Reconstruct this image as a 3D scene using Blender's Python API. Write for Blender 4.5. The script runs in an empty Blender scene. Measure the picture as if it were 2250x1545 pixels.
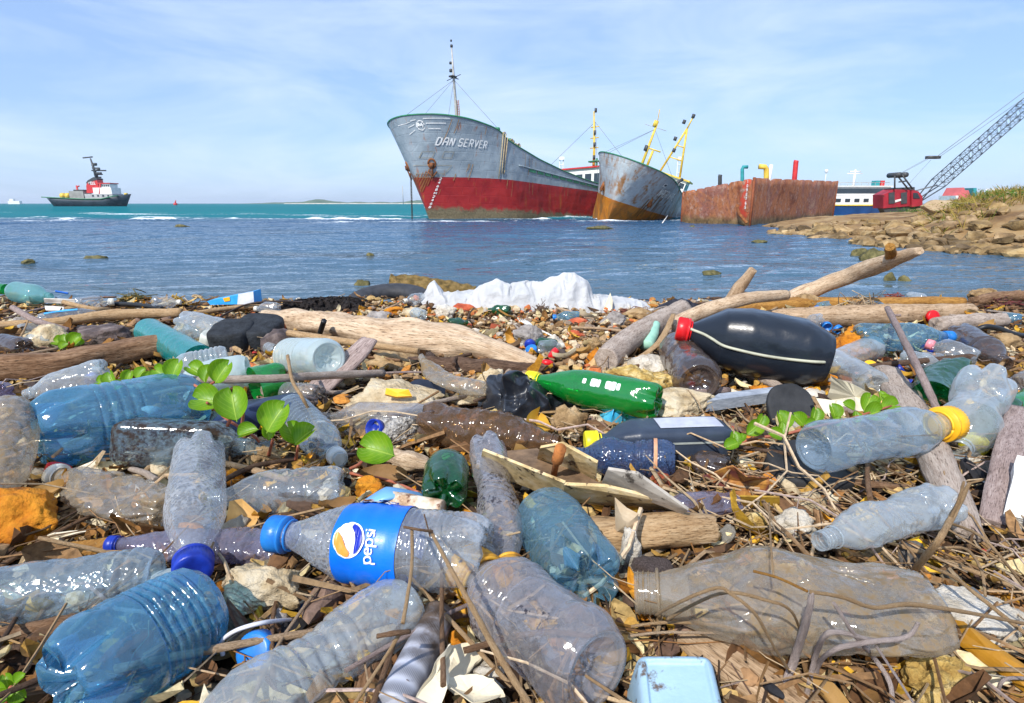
import bpy, math, random
import numpy as np
from mathutils import Vector, Matrix, noise as mn
R = math.radians
rnd = random.Random(7)
SC = bpy.context.scene
# ---------------------------------------------------------------- camera, sky, sun
CZ = 1.2; F = 1250.0; TH = math.atan(325.5/F)
cam = bpy.data.cameras.new('camera'); cam.sensor_width = 36; cam.lens = 20.0
cam.clip_start = .02; cam.clip_end = 20000
co = bpy.data.objects.new('camera', cam); SC.collection.objects.link(co)
co.location = (0, 0, CZ); co.rotation_euler = (R(90)-TH, 0, 0); SC.camera = co
SUN_EL = R(44); SUN_AZ = R(208)       # azimuth clockwise from +Y (north)
sd = Vector((math.sin(SUN_AZ)*math.cos(SUN_EL), math.cos(SUN_AZ)*math.cos(SUN_EL), math.sin(SUN_EL)))
sl = bpy.data.lights.new('sun', 'SUN'); sl.energy = 4.6; sl.angle = R(.6); sl.color = (1, .945, .86)
so = bpy.data.objects.new('sun', sl); SC.collection.objects.link(so)
so.rotation_euler = sd.to_track_quat('Z', 'Y').to_euler()
W = bpy.data.worlds.new('World'); SC.world = W; W.use_nodes = True
nt = W.node_tree; nt.nodes.clear()
def N(t, ty, **k):
    n = t.nodes.new(ty)
    for a, b in k.items():
        if a in n.inputs: n.inputs[a].default_value = b
        else: setattr(n, a, b)
    return n
wo = N(nt, 'ShaderNodeOutputWorld'); bg = N(nt, 'ShaderNodeBackground', Strength=.115)
sky = N(nt, 'ShaderNodeTexSky', sky_type='NISHITA', sun_disc=False, sun_elevation=SUN_EL, sun_rotation=SUN_AZ, altitude=0, air_density=1.0, dust_density=.6, ozone_density=2.5)
tc = N(nt, 'ShaderNodeTexCoord'); mp = N(nt, 'ShaderNodeMapping'); mp.inputs['Scale'].default_value = (1.3, 1.0, 5.5); mp.inputs['Rotation'].default_value = (.0, .22, .3)
n1 = N(nt, 'ShaderNodeTexNoise', Scale=1.9, Detail=6.0, Roughness=.58, Distortion=.5)
r1 = N(nt, 'ShaderNodeValToRGB'); r1.color_ramp.elements[0].position = .40; r1.color_ramp.elements[1].position = .78
r1.color_ramp.elements[0].color = (0, 0, 0, 1); r1.color_ramp.elements[1].color = (.85, .85, .85, 1)
mx = N(nt, 'ShaderNodeMixRGB'); mx.inputs[2].default_value = (8.6, 9.0, 9.8, 1)
even = N(nt, 'ShaderNodeMixRGB'); even.inputs[0].default_value = .5; even.inputs[2].default_value = (4.0, 5.75, 9.0, 1)
tint = N(nt, 'ShaderNodeMixRGB', blend_type='MULTIPLY'); tint.inputs[0].default_value = 1; tint.inputs[2].default_value = (.84, .96, 1.17, 1)
L = nt.links.new
L(tc.outputs['Generated'], mp.inputs[0]); L(mp.outputs[0], n1.inputs[0]); L(n1.outputs[0], r1.inputs[0])
L(sky.outputs[0], tint.inputs[1]); L(tint.outputs[0], mx.inputs[1]); L(r1.outputs[0], mx.inputs[0]); L(mx.outputs[0], even.inputs[1]); L(even.outputs[0], bg.inputs[0]); L(bg.outputs[0], wo.inputs[0])
SC.view_settings.view_transform = 'Standard'; SC.view_settings.look = 'None'; SC.view_settings.exposure = .25
SC.cycles.max_bounces = 8; SC.cycles.diffuse_bounces = 3; SC.cycles.glossy_bounces = 3; SC.cycles.transmission_bounces = 4
SC.cycles.transparent_max_bounces = 20; SC.cycles.use_denoising = True; SC.cycles.sample_clamp_indirect = 6

# ---------------------------------------------------------------- helpers
GZ = .87                                  # height of the beach above the water
def ray(px, py):
    a = (px-1125)/F; b = (772.5-py)/F
    return Vector((a, math.cos(TH)+b*math.sin(TH), -math.sin(TH)+b*math.cos(TH)))
def G(px, py, z=GZ):                      # where a sight line meets the level z
    d = ray(px, py); t = (z-CZ)/d.z
    return Vector((0, 0, CZ))+d*t
def AT(px, py, D):                        # a point D metres out along a sight line
    d = ray(px, py); return Vector((0, 0, CZ))+d*(D/d.y)
def pxm(p):                               # metres per photo pixel at p
    return ((p.y)*math.cos(TH)-(p.z-CZ)*math.sin(TH))/F
def rgb(*c):
    if len(c) == 1: c = c[0]
    return (c[0], c[1], c[2], 1)
MATS = {}
def newmat(name):
    m = bpy.data.materials.new(name); m.use_nodes = True; m.node_tree.nodes.clear()
    return m, m.node_tree
def ramp(t, src, cols, interp='LINEAR'):
    r = t.nodes.new('ShaderNodeValToRGB'); e = r.color_ramp.elements; r.color_ramp.interpolation = interp
    while len(e) < len(cols): e.new(.5)
    for i, (p, c) in enumerate(cols):
        e[i].position = p; e[i].color = rgb(c) if hasattr(c, '__len__') else (c, c, c, 1)
    t.links.new(src, r.inputs[0]); return r.outputs[0]
def coords(t, scale=(1, 1, 1), rand=True, kind='Object'):
    c = N(t, 'ShaderNodeTexCoord'); out = c.outputs[kind]
    m = N(t, 'ShaderNodeMapping'); m.inputs['Scale'].default_value = scale; t.links.new(out, m.inputs[0])
    if rand:
        oi = N(t, 'ShaderNodeObjectInfo'); mu = N(t, 'ShaderNodeMath', operation='MULTIPLY'); mu.inputs[1].default_value = 13.7
        t.links.new(oi.outputs['Random'], mu.inputs[0])
        cb = N(t, 'ShaderNodeCombineXYZ')
        for i in range(3): t.links.new(mu.outputs[0], cb.inputs[i])
        t.links.new(cb.outputs[0], m.inputs['Location'])
    return m.outputs[0]
def mixc(t, f, a, b, bt='MIX'):
    m = N(t, 'ShaderNodeMixRGB', blend_type=bt)
    for i, v in enumerate((f, a, b)):
        if isinstance(v, (int, float)): m.inputs[i].default_value = v if i == 0 else (v, v, v, 1)
        elif isinstance(v, tuple): m.inputs[i].default_value = rgb(v)
        else: t.links.new(v, m.inputs[i])
    return m.outputs[0]
def math_(t, op, a, b=None, clamp=False):
    m = N(t, 'ShaderNodeMath', operation=op); m.use_clamp = clamp
    for i, v in enumerate((a, b)):
        if v is None: continue
        if isinstance(v, (int, float)): m.inputs[i].default_value = v
        else: t.links.new(v, m.inputs[i])
    return m.outputs[0]
def noise(t, co_, scale, detail=5, rough=.6, dist=0):
    n = N(t, 'ShaderNodeTexNoise', Scale=scale, Detail=detail, Roughness=rough, Distortion=dist)
    t.links.new(co_, n.inputs[0]); return n.outputs[0]
def mat(name, cols, scale=30, rough=.75, bump=.4, bscale=None, stretch=(1, 1, 1), metal=0, spec=.4, attr=None, dist=0, spots=None, bdist=.002, coat=0, voro=0, transl=0):
    """opaque surface whose own colours vary by noise; spots = (colour, scale, threshold)"""
    if name in MATS: return MATS[name]
    m, t = newmat(name); MATS[name] = m
    c = coords(t, stretch)
    n = noise(t, c, scale, dist=dist)
    if isinstance(cols[0], (int, float)): cols = [(.35, tuple(x*.78 for x in cols)), (.65, tuple(min(1, x*1.15) for x in cols))]
    col = ramp(t, n, cols)
    if attr:
        a = N(t, 'ShaderNodeAttribute', attribute_name=attr); col = mixc(t, 1.0, a.outputs['Color'], col, 'MULTIPLY')
    if spots:
        for sp in (spots if isinstance(spots[0], (list, tuple)) and isinstance(spots[0][0], (list, tuple)) else [spots]):
            s = noise(t, c, sp[1], 8, .7); f = ramp(t, s, [(sp[2], 0), (sp[2]+.06, 1)]); col = mixc(t, f, col, tuple(sp[0]))
    p = N(t, 'ShaderNodeBsdfPrincipled', Roughness=rough, Metallic=metal); p.inputs['Specular IOR Level'].default_value = spec
    p.inputs['Coat Weight'].default_value = coat
    t.links.new(col, p.inputs['Base Color'])
    if bump:
        b = N(t, 'ShaderNodeBump', Strength=bump, Distance=bdist)
        h = noise(t, c, bscale or scale*3, 8, .65, dist)
        if voro:
            v = N(t, 'ShaderNodeTexVoronoi', Scale=voro); t.links.new(c, v.inputs[0]); h = math_(t, 'ADD', h, math_(t, 'MULTIPLY', v.outputs[0], .9))
        t.links.new(h, b.inputs['Height']); t.links.new(b.outputs[0], p.inputs['Normal'])
    o = N(t, 'ShaderNodeOutputMaterial'); sh = p.outputs[0]
    if transl:
        tr = N(t, 'ShaderNodeBsdfTranslucent'); t.links.new(col, tr.inputs[0]); ms = N(t, 'ShaderNodeMixShader'); ms.inputs[0].default_value = transl
        t.links.new(sh, ms.inputs[1]); t.links.new(tr.outputs[0], ms.inputs[2]); sh = ms.outputs[0]
    t.links.new(sh, o.inputs[0]); return m
def thing(name, label, cat, loc=(0, 0, 0), group=None, rot=None):
    o = bpy.data.objects.new(name, None); SC.collection.objects.link(o); o.empty_display_size = .05
    o.location = loc; o['label'] = label; o['category'] = cat
    if rot is not None: o.rotation_euler = rot
    if group: o['group'] = group
    return o
def tag(o, label=None, cat=None, group=None, kind=None):
    if label: o['label'] = label
    if cat: o['category'] = cat
    if group: o['group'] = group
    if kind: o['kind'] = kind
    return o
def mobj(name, V, Fc, m, parent=None, smooth=True, loc=None, cols=None, local=True, label=None):
    """ONE mesh object. V in world coordinates unless local; origin moved to loc/parent."""
    V = np.asarray(V, dtype=float).reshape(-1, 3)
    if parent is not None and not local:
        q = parent
        while q is not None: V = V-np.array(q.location); q = q.parent
    if parent is None:
        if loc is None: loc = V.mean(axis=0); loc[2] = V[:, 2].min()
        V = V-np.array(loc)
    me = bpy.data.meshes.new(name)
    me.from_pydata(V.tolist(), [], [tuple(int(i) for i in f) for f in Fc]); me.materials.append(m)
    if smooth: me.shade_smooth()
    if cols is not None:
        a = me.color_attributes.new('col', 'FLOAT_COLOR', 'POINT')
        cc = np.ones((len(V), 4)); cc[:, :3] = cols; a.data.foreach_set('color', cc.ravel())
    o = bpy.data.objects.new(name, me); SC.collection.objects.link(o)
    if parent is not None: o.parent = parent
    else: o.location = loc
    if label: o['label'] = label
    return o
class MB:
    def __init__(s): s.V = []; s.F = []; s.n = 0; s.C = []
    def add(s, V, Fc, col=None):
        V = np.asarray(V, float).reshape(-1, 3)
        s.V.append(V); s.F += [tuple(int(i)+s.n for i in f) for f in Fc]; s.n += len(V)
        if col is not None: s.C.append(np.tile(np.array(col[:3], float), (len(V), 1)))
        return s
    def box(s, c, d, rz=0, tap=1, Mx=None):
        V, Fc = box(c, d, rz, tap); 
        if Mx is not None: V = xf(V, Mx)
        return s.add(V, Fc)
    def tube(s, pts, r, seg=8, **k): V, Fc = tube(pts, r, seg, **k); return s.add(V, Fc)
    def obj(s, name, m, parent=None, **k):
        return mobj(name, np.concatenate(s.V), s.F, m, parent, cols=np.concatenate(s.C) if s.C else None, **k)
def xf(V, Mx):
    A = np.array(Mx); return np.asarray(V)@A[:3, :3].T+A[:3, 3]
def box(c, d, rz=0, tap=1):
    V = []
    for z in (-.5, .5):
        k = tap if z > 0 else 1
        for x, y in ((-.5, -.5), (.5, -.5), (.5, .5), (-.5, .5)): V.append((x*d[0]*k, y*d[1]*k, z*d[2]))
    V = np.array(V); ca, sa = math.cos(rz), math.sin(rz)
    V = np.stack([V[:, 0]*ca-V[:, 1]*sa, V[:, 0]*sa+V[:, 1]*ca, V[:, 2]], 1)+np.array(c)
    return V, [(3, 2, 1, 0), (4, 5, 6, 7), (0, 1, 5, 4), (1, 2, 6, 5), (2, 3, 7, 6), (3, 0, 4, 7)]
def rings(Rg, close=True, cap0=True, cap1=True):
    """Rg: array (n, m, 3) of rings -> verts, faces"""
    Rg = np.asarray(Rg); n, m = Rg.shape[:2]; Fc = []
    for i in range(n-1):
        for j in range(m if close else m-1):
            k = (j+1) % m; Fc.append((i*m+j, i*m+k, (i+1)*m+k, (i+1)*m+j))
    V = Rg.reshape(-1, 3)
    if cap0: Fc.append(tuple(range(m-1, -1, -1)))
    if cap1: Fc.append(tuple((n-1)*m+j for j in range(m)))
    return V, Fc
def smoothpath(pts, n):
    P = [Vector(p) for p in pts]
    if len(P) < 3: return [P[0].lerp(P[1], i/(n-1)) for i in range(n)]
    out = []
    for i in range(n):
        u = i/(n-1)*(len(P)-1); k = min(int(u), len(P)-2); f = u-k
        p0 = P[max(k-1, 0)]; p1 = P[k]; p2 = P[k+1]; p3 = P[min(k+2, len(P)-1)]
        out.append(.5*((2*p1)+(p2-p0)*f+(2*p0-5*p1+4*p2-p3)*f*f+(3*p1-p0-3*p2+p3)*f**3))
    return out
def frames(P):
    P = [Vector(p) for p in P]; T = []
    for i in range(len(P)): T.append((P[min(i+1, len(P)-1)]-P[max(i-1, 0)]).normalized())
    up = Vector((0, 0, 1)) if abs(T[0].z) < .9 else Vector((1, 0, 0))
    out = []; x = T[0].cross(up).normalized()
    for t_ in T:
        x = (x-t_*x.dot(t_)).normalized(); out.append((x, x.cross(t_), t_))   # x sideways, y up-ish
    return out
def tube(pts, r, seg=8, n=None, lump=0, seed=0, flat=1.0, knots=0, lf=6.0):
    """tapered tube along pts; r number or list (interpolated)"""
    P = smoothpath(pts, n) if n else [Vector(p) for p in pts]
    m = len(P); rr = np.interp(np.linspace(0, 1, m), np.linspace(0, 1, len(r)), r) if hasattr(r, '__len__') else [r]*m
    fr = frames(P); Rg = []
    for i, (p, (x, y, t_)) in enumerate(zip(P, fr)):
        ring = []
        for j in range(seg):
            a = 2*math.pi*j/seg; k = 1
            if lump:
                q = mn.noise(Vector((math.cos(a)*1.3+seed, math.sin(a)*1.3, i*lf/m*2+seed*3.1))); k += lump*q*1.6
                q2 = mn.noise(Vector((math.cos(a)*4+seed, math.sin(a)*4+9, i*lf/m*4))); k += lump*.6*q2
            ring.append(p+x*math.cos(a)*rr[i]*k+y*math.sin(a)*rr[i]*k*flat)
        Rg.append(ring)
    return rings(np.array([[tuple(v) for v in g] for g in Rg]))
# ---------------------------------------------------------------- water
def build_water():
    rows = np.concatenate([3.2*np.power(95/3.2, np.linspace(0, 1, 420)), np.geomspace(98, 9000, 26)])
    nc = 300; V = []
    u = np.linspace(-1, 1, nc)
    for y in rows:
        x = u*(y*1.25+6)
        z = np.zeros(nc)
        if y < 95:
            for (k, dx, dy, A, ph) in WAVES:
                z += A*np.sin(k*(x*dx+y*dy)+ph+1.7*np.sin(x*.31*k**.3+ph)+1.3*np.sin(y*.23*k**.4+2*ph))
            z *= min(1, (95-y)/25)*(0.45+.55*min(1, y/14))
            # the line of breaking waves on the reef
            for (y0, a0, w0) in ((43.5+0, .20, .7), (38.2, .07, .5), (52., .13, .7)):
                yy = y0+1.1*np.sin(x*.21+y0)+.5*np.sin(x*.83+1)
                amp = .72*a0*np.clip(.45+.5*np.sin(x*.37+y0*2)+.4*np.sin(x*1.1+y0)+.5*np.sin(x*2.9+1), .38, 1.3)
                z += amp*np.exp(-((y-yy)/w0)**2)
        V.append(np.stack([x, np.full(nc, y), z], 1))
    V = np.array(V); v, f = rings(V, close=False, cap0=False, cap1=False)
    m, t = newmat('sea_water')
    g = N(t, 'ShaderNodeNewGeometry'); sx = N(t, 'ShaderNodeSeparateXYZ'); t.links.new(g.outputs['Position'], sx.inputs[0])
    pos = g.outputs['Position']
    mpp = N(t, 'ShaderNodeMapping'); mpp.inputs['Scale'].default_value = (.05, .25, 1); t.links.new(pos, mpp.inputs[0])
    nz = noise(t, mpp.outputs[0], 1.0, 5, .6)
    yy = math_(t, 'ADD', sx.outputs[1], math_(t, 'MULTIPLY', math_(t, 'SUBTRACT', nz, .5), 9))
    f1 = math_(t, 'DIVIDE', yy, 100, clamp=True)
    base = ramp(t, f1, [(0.05, (.07, .10, .11)), (.09, (.055, .115, .17)), (.2, (.035, .10, .18)), (.37, (.025, .078, .16)), (.42, (.01, .06, .13)), (.50, (.004, .13, .17)), (.75, (.003, .15, .175)), (1, (.003, .14, .17))])
    # shallow patches over the flats close to the shore and by the headland
    mp2 = N(t, 'ShaderNodeMapping'); mp2.inputs['Scale'].default_value = (.14, .5, 1); t.links.new(pos, mp2.inputs[0])
    n2 = noise(t, mp2.outputs[0], 1.0, 6, .65)
    near = ramp(t, math_(t, 'DIVIDE', sx.outputs[1], 60), [(.2, 1), (.7, .35), (.74, 0)])
    patch = math_(t, 'MULTIPLY', ramp(t, n2, [(.54, 0), (.68, .75)]), near)
    base = mixc(t, patch, base, (.045, .045, .03))
    # white water
    mp3 = N(t, 'ShaderNodeMapping'); mp3.inputs['Scale'].default_value = (1.6, 5, 1); t.links.new(pos, mp3.inputs[0])
    n3 = noise(t, mp3.outputs[0], 1.7, 8, .7)
    hh = math_(t, 'MULTIPLY', math_(t, 'MULTIPLY', sx.outputs[2], 3.6), ramp(t, math_(t, 'DIVIDE', sx.outputs[1], 60), [(.5, .2), (.58, 1)]))
    fo = ramp(t, math_(t, 'MULTIPLY', math_(t, 'ADD', hh, math_(t, 'MULTIPLY', n3, 1.4)), .5), [(.49, 0), (.56, 1)])
    mp4 = N(t, 'ShaderNodeMapping'); mp4.inputs['Scale'].default_value = (.05, .22, 1); t.links.new(pos, mp4.inputs[0])
    n4 = noise(t, mp4.outputs[0], 2.2, 8, .75); far = ramp(t, math_(t, 'DIVIDE', sx.outputs[1], 400), [(.13, 0), (.16, 1)])
    caps = math_(t, 'MULTIPLY', ramp(t, n4, [(.68, 0), (.74, .8)]), far)
    foam = math_(t, 'MAXIMUM', fo, caps)
    col = mixc(t, foam, base, (.82, .86, .88))
    mb = N(t, 'ShaderNodeMapping'); mb.inputs['Scale'].default_value = (1.1, 2.6, 1); mb.inputs['Rotation'].default_value = (0, 0, .12); t.links.new(pos, mb.inputs[0])
    h1 = noise(t, mb.outputs[0], 1.6, 3, .55, .4); h2 = noise(t, mb.outputs[0], .45, 4, .6, .3)
    h = math_(t, 'ADD', math_(t, 'MULTIPLY', h1, .35), h2)
    b = N(t, 'ShaderNodeBump', Strength=1.0, Distance=.36); t.links.new(h, b.inputs['Height'])
    di = N(t, 'ShaderNodeBsdfDiffuse'); t.links.new(col, di.inputs[0]); t.links.new(b.outputs[0], di.inputs[1])
    gl = N(t, 'ShaderNodeBsdfGlossy'); t.links.new(b.outputs[0], gl.inputs['Normal'])
    t.links.new(math_(t, 'ADD', math_(t, 'MULTIPLY', foam, .6), .045), gl.inputs['Roughness'])
    fr = N(t, 'ShaderNodeFresnel', IOR=1.33); t.links.new(b.outputs[0], fr.inputs['Normal'])
    rough_sea = ramp(t, math_(t, 'DIVIDE', yy, 100), [(.06, 1.0), (.2, .95), (.44, .85), (.49, .3), (1, .24)])
    k = math_(t, 'MULTIPLY', math_(t, 'MULTIPLY', math_(t, 'ADD', fr.outputs[0], math_(t, 'MULTIPLY', rough_sea, .10)), rough_sea), math_(t, 'SUBTRACT', 1.0, foam))
    ms = N(t, 'ShaderNodeMixShader'); t.links.new(k, ms.inputs[0]); t.links.new(di.outputs[0], ms.inputs[1]); t.links.new(gl.outputs[0], ms.inputs[2])
    o = N(t, 'ShaderNodeOutputMaterial'); t.links.new(ms.outputs[0], o.inputs[0])
    w = mobj('sea', v, f, m, loc=(0, 0, 0)); tag(w, 'choppy sea, dark blue inside the reef and turquoise outside it', kind='structure')
rw = random.Random(3); WAVES = []
for i in range(16):
    lam = .35*1.27**i*1.0; a = rw.uniform(-.45, .45)
    WAVES.append((2*math.pi/lam, math.sin(a), math.cos(a), .0052*lam**.75, rw.uniform(0, 6.28)))
build_water()
# sea bed and beach: one sheet that dips under the water
def ground_z(x, y):
    z = GZ-.012
    z += .012*mn.noise(Vector((x*3.1, y*3.1, 0)))+.008*mn.noise(Vector((x*9, y*9, 4)))
    cy = 1.98+.10*mn.noise(Vector((x*1.3, 0, 7)))
    if y > cy: z -= (y-cy)*.42+.03
    if y < .1: z += 0
    return max(z, -1.5)
def build_ground():
    ys = np.concatenate([np.linspace(-3, .1, 12), np.linspace(.14, 2.6, 230), np.geomspace(2.65, 9000, 60)])
    xs = np.concatenate([-np.geomspace(9000, 3.2, 25), np.linspace(-3.1, 3.1, 420), np.geomspace(3.2, 9000, 25)])
    V = [[(x, y, ground_z(x, y)) for x in xs] for y in ys]
    v, f = rings(np.array(V), close=False, cap0=False, cap1=False)
    m = mat('dark_beach_soil', [(.3, (.022, .013, .008)), (.5, (.075, .045, .025)), (.7, (.17, .11, .06))], 60, .95, .9, 220, bdist=.006)
    o = mobj('beach', v, f, m, loc=(0, 0, 0)); tag(o, kind='structure'); o['label'] = 'dark sandy soil of the littered beach'
build_ground()
# far land on the horizon
def build_far():
    V = []; n = 220; D = 1500
    for i in range(n):
        px = 520+(980-520)*i/(n-1)
        e = min(1, (i/n)*5)*min(1, (1-i/n)*7)
        h = 7*e*(.35+.65*abs(mn.noise(Vector((px*.02, 0, 0)))))+e*1.5*abs(mn.noise(Vector((px*.2, 3, 0))))
        h += 8*math.exp(-((px-685)/30)**2)+5*math.exp(-((px-905)/28)**2)
        x = (px-1125)/1292*D
        V.append([(x, D, -1), (x, D+20, h*.55+.6), (x, D+60, h+.8), (x, D+160, -1)])
    v, f = rings(np.array(V), close=False, cap0=False, cap1=False)
    m = mat('far_scrub', [(.35, (.05, .10, .06)), (.6, (.10, .15, .09))], .05, .9, 0)
    tag(mobj('far_hills', v, f, m), 'low wooded headland on the horizon', kind='structure')
    V = []
    for i in range(60):
        px = 640+(1000-640)*i/59; x = (px-1125)/1250*1450
        V.append([(x, 1450, -.5), (x, 1453, 1.6+.6*mn.noise(Vector((i*.7, 0, 0)))), (x, 1470, -.5)])
    v, f = rings(np.array(V), close=False, cap0=False, cap1=False)
    tag(mobj('far_beach', v, f, mat('far_sand', (.55, .5, .4), .1, .9, 0)), 'pale sand strip below the far headland', kind='structure')
build_far()

# ---------------------------------------------------------------- ships
def hull_mat(name, main, main2, boot, boot2, zb, growth=None, zg=.9, rust=.5, rcol=(.30, .10, .02), patches=None, zslope=0):
    m, t = newmat(name)
    c = N(t, 'ShaderNodeTexCoord').outputs['Object']; sx = N(t, 'ShaderNodeSeparateXYZ'); t.links.new(c, sx.inputs[0])
    n = noise(t, c, .55, 6, .6); n2 = noise(t, c, 3.5, 6, .7)
    col = mixc(t, ramp(t, n, [(.35, 0), (.62, 1)]), main, main2)
    col = mixc(t, ramp(t, n2, [(.42, 0), (.75, .35)]), col, tuple(x*.65 for x in main))
    b2 = mixc(t, ramp(t, n, [(.4, 0), (.6, 1)]), boot, boot2)
    zz = math_(t, 'ADD', sx.outputs[2], math_(t, 'MULTIPLY', math_(t, 'SUBTRACT', n2, .5), .06))
    if zslope: zz = math_(t, 'ADD', zz, math_(t, 'MULTIPLY', sx.outputs[0], zslope))
    f = math_(t, 'LESS_THAN', zz, zb)
    # rust streaks: stretched down the plates
    mp = N(t, 'ShaderNodeMapping'); mp.inputs['Scale'].default_value = (1.6, 1.6, .16); t.links.new(c, mp.inputs[0])
    ns = noise(t, mp.outputs[0], 1.6, 8, .68)
    st = ramp(t, ns, [(.62-.16*rust, 0), (.70-.10*rust, .9)])
    col = mixc(t, f, col, b2)
    if patches is not None:
        np_ = noise(t, c, .9, 7, .7, .6); low = ramp(t, math_(t, 'DIVIDE', zz, 8.0), [(.0, 1), (.45, .35), (.9, 0)])
        pf = ramp(t, math_(t, 'ADD', np_, math_(t, 'MULTIPLY', low, .22)), [(.65, 0), (.74, 1)])
        col = mixc(t, pf, col, patches)
    col = mixc(t, math_(t, 'MULTIPLY', st, ramp(t, noise(t, c, .8, 3), [(.42, 0), (.56, .85)])), col, rcol)
    if growth is not None:
        zg2 = math_(t, 'ADD', sx.outputs[2], math_(t, 'MULTIPLY', math_(t, 'SUBTRACT', noise(t, c, 1.1, 7, .75), .5), 1.6))
        if zslope: zg2 = math_(t, 'ADD', zg2, math_(t, 'MULTIPLY', sx.outputs[0], zslope*1.0))
        gf = ramp(t, zg2, [(0, 1), (1, 0)]); gf = ramp(t, math_(t, 'DIVIDE', zg2, 10), [((zg-.12)/10, 1), ((zg+.15)/10, 0)])
        gcol = ramp(t, noise(t, c, 9, 8, .8), [(.35, tuple(x*.35 for x in growth)), (.6, growth), (.75, tuple(min(1, x*1.9) for x in growth))])
        col = mixc(t, gf, col, gcol)
    # plate seams
    br = N(t, 'ShaderNodeTexBrick'); br.inputs['Scale'].default_value = .42; br.inputs['Mortar Size'].default_value = .012; br.inputs['Mortar Smooth'].default_value = .6
    cb = N(t, 'ShaderNodeCombineXYZ'); t.links.new(sx.outputs[0], cb.inputs[0]); t.links.new(sx.outputs[2], cb.inputs[1]); t.links.new(cb.outputs[0], br.inputs[0])
    bp = N(t, 'ShaderNodeBump', Strength=.8, Distance=.10)
    hh = math_(t, 'ADD', math_(t, 'MULTIPLY', noise(t, c, .55, 2, .45), 3.2), math_(t, 'MULTIPLY', br.outputs['Fac'], -.10))
    t.links.new(hh, bp.inputs['Height'])
    p = N(t, 'ShaderNodeBsdfPrincipled', Roughness=.55); p.inputs['Specular IOR Level'].default_value = .35
    t.links.new(col, p.inputs['Base Color']); t.links.new(bp.outputs[0], p.inputs['Normal'])
    o = N(t, 'ShaderNodeOutputMaterial'); t.links.new(p.outputs[0], o.inputs[0]); return m
class Hull:
    """local axes: +X forward, +Y port, +Z up; s = metres aft of the stem foot"""
    def __init__(h, Ln, B, rake, Htab, ed=6, ew=8, pd=2.4, pw=1.35, flare=1.5, keel=-1.5):
        h.L, h.B, h.rake, h.ed, h.ew, h.pd, h.pw, h.fl, h.keel = Ln, B, rake, ed, ew, pd, pw, flare, keel
        h.hs = [a for a, b in Htab]; h.hz = [b for a, b in Htab]
    def H(h, s): return float(np.interp(s, h.hs, h.hz))
    def pt(h, t, k, side=1, off=0):
        e = min(1, t); sd_ = -h.rake+(h.L+h.rake)*t; sw = h.L*t
        ud = min(1, (sd_+h.rake)/h.ed); uw = min(1, sw/h.ew)
        bd = h.B*(1-(1-ud)**h.pd)**(1/1.9); bw = h.B*.97*(1-(1-uw)**h.pw)
        if t > .9: q = 1-((t-.9)/.1)**3*.3; bd *= q; bw *= q
        kk = max(k, 0); s = sw+(sd_-sw)*kk**.9; y = bw+(bd-bw)*kk**h.fl
        Hs = h.H(sd_); z = k*Hs if k >= 0 else -k*h.keel
        if k < 0: y *= (1+k*.25)
        return Vector((-s, side*(y+off), z))
    def surf(h, t, z, side=1, off=.04):          # point at height z
        sd_ = -h.rake+(h.L+h.rake)*t; k = z/h.H(sd_)
        a = h.pt(t, k, side); d1 = h.pt(t+.002, k, side)-h.pt(max(t-.002, 0), k, side); d2 = h.pt(t, k+.01, side)-h.pt(t, k-.01, side)
        n = d1.cross(d2).normalized()
        if n.y*side < 0: n = -n
        return a+n*off
    def t_of_x(h, xl, z, side=1):                # find t where local -x == xl at height z
        lo, hi = 0, 1
        for _ in range(40):
            m_ = (lo+hi)/2; sd_ = -h.rake+(h.L+h.rake)*m_
            if -h.pt(m_, z/h.H(sd_), side).x < xl: lo = m_
            else: hi = m_
        return lo
    def mesh(h, nt_=110, nk=26):
        T = np.concatenate([(np.linspace(0, 1, 70)**2)*.35, np.linspace(.36, 1, nt_-70)]); K = np.concatenate([[-1], np.linspace(-.15, 1, nk)])
        mb = MB()
        for side in (1, -1):
            Rg = [[tuple(h.pt(t_, k, side)) for k in K] for t_ in T]
            v, f = rings(np.array(Rg), close=False, cap0=False, cap1=False)
            if side < 0: f = [tuple(reversed(q)) for q in f]
            mb.add(v, f)
        # transom
        a = [tuple(h.pt(1, k, 1)) for k in K]+[tuple(h.pt(1, k, -1)) for k in reversed(K)]
        mb.add(a, [tuple(range(len(a)))]); return mb
    def deck(h, drop):
        T = np.concatenate([(np.linspace(0, 1, 40)**2)*.35, np.linspace(.36, 1, 40)])
        Rg = []
        for t_ in T:
            sd_ = -h.rake+(h.L+h.rake)*t_; k = 1-drop/h.H(sd_); a = h.pt(t_, k, 1, -.05); b = h.pt(t_, k, -1, -.05)
            Rg.append([tuple(a), (a.x, 0, a.z), tuple(b)])
        return rings(np.array(Rg), close=False, cap0=False, cap1=False)
    def rail(h, side, r=.06, t0=0, t1=1, n=90):
        return [h.pt(t_, 1, side) for t_ in (np.linspace(0, 1, n)**1.8*(t1-t0)+t0)]
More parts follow.
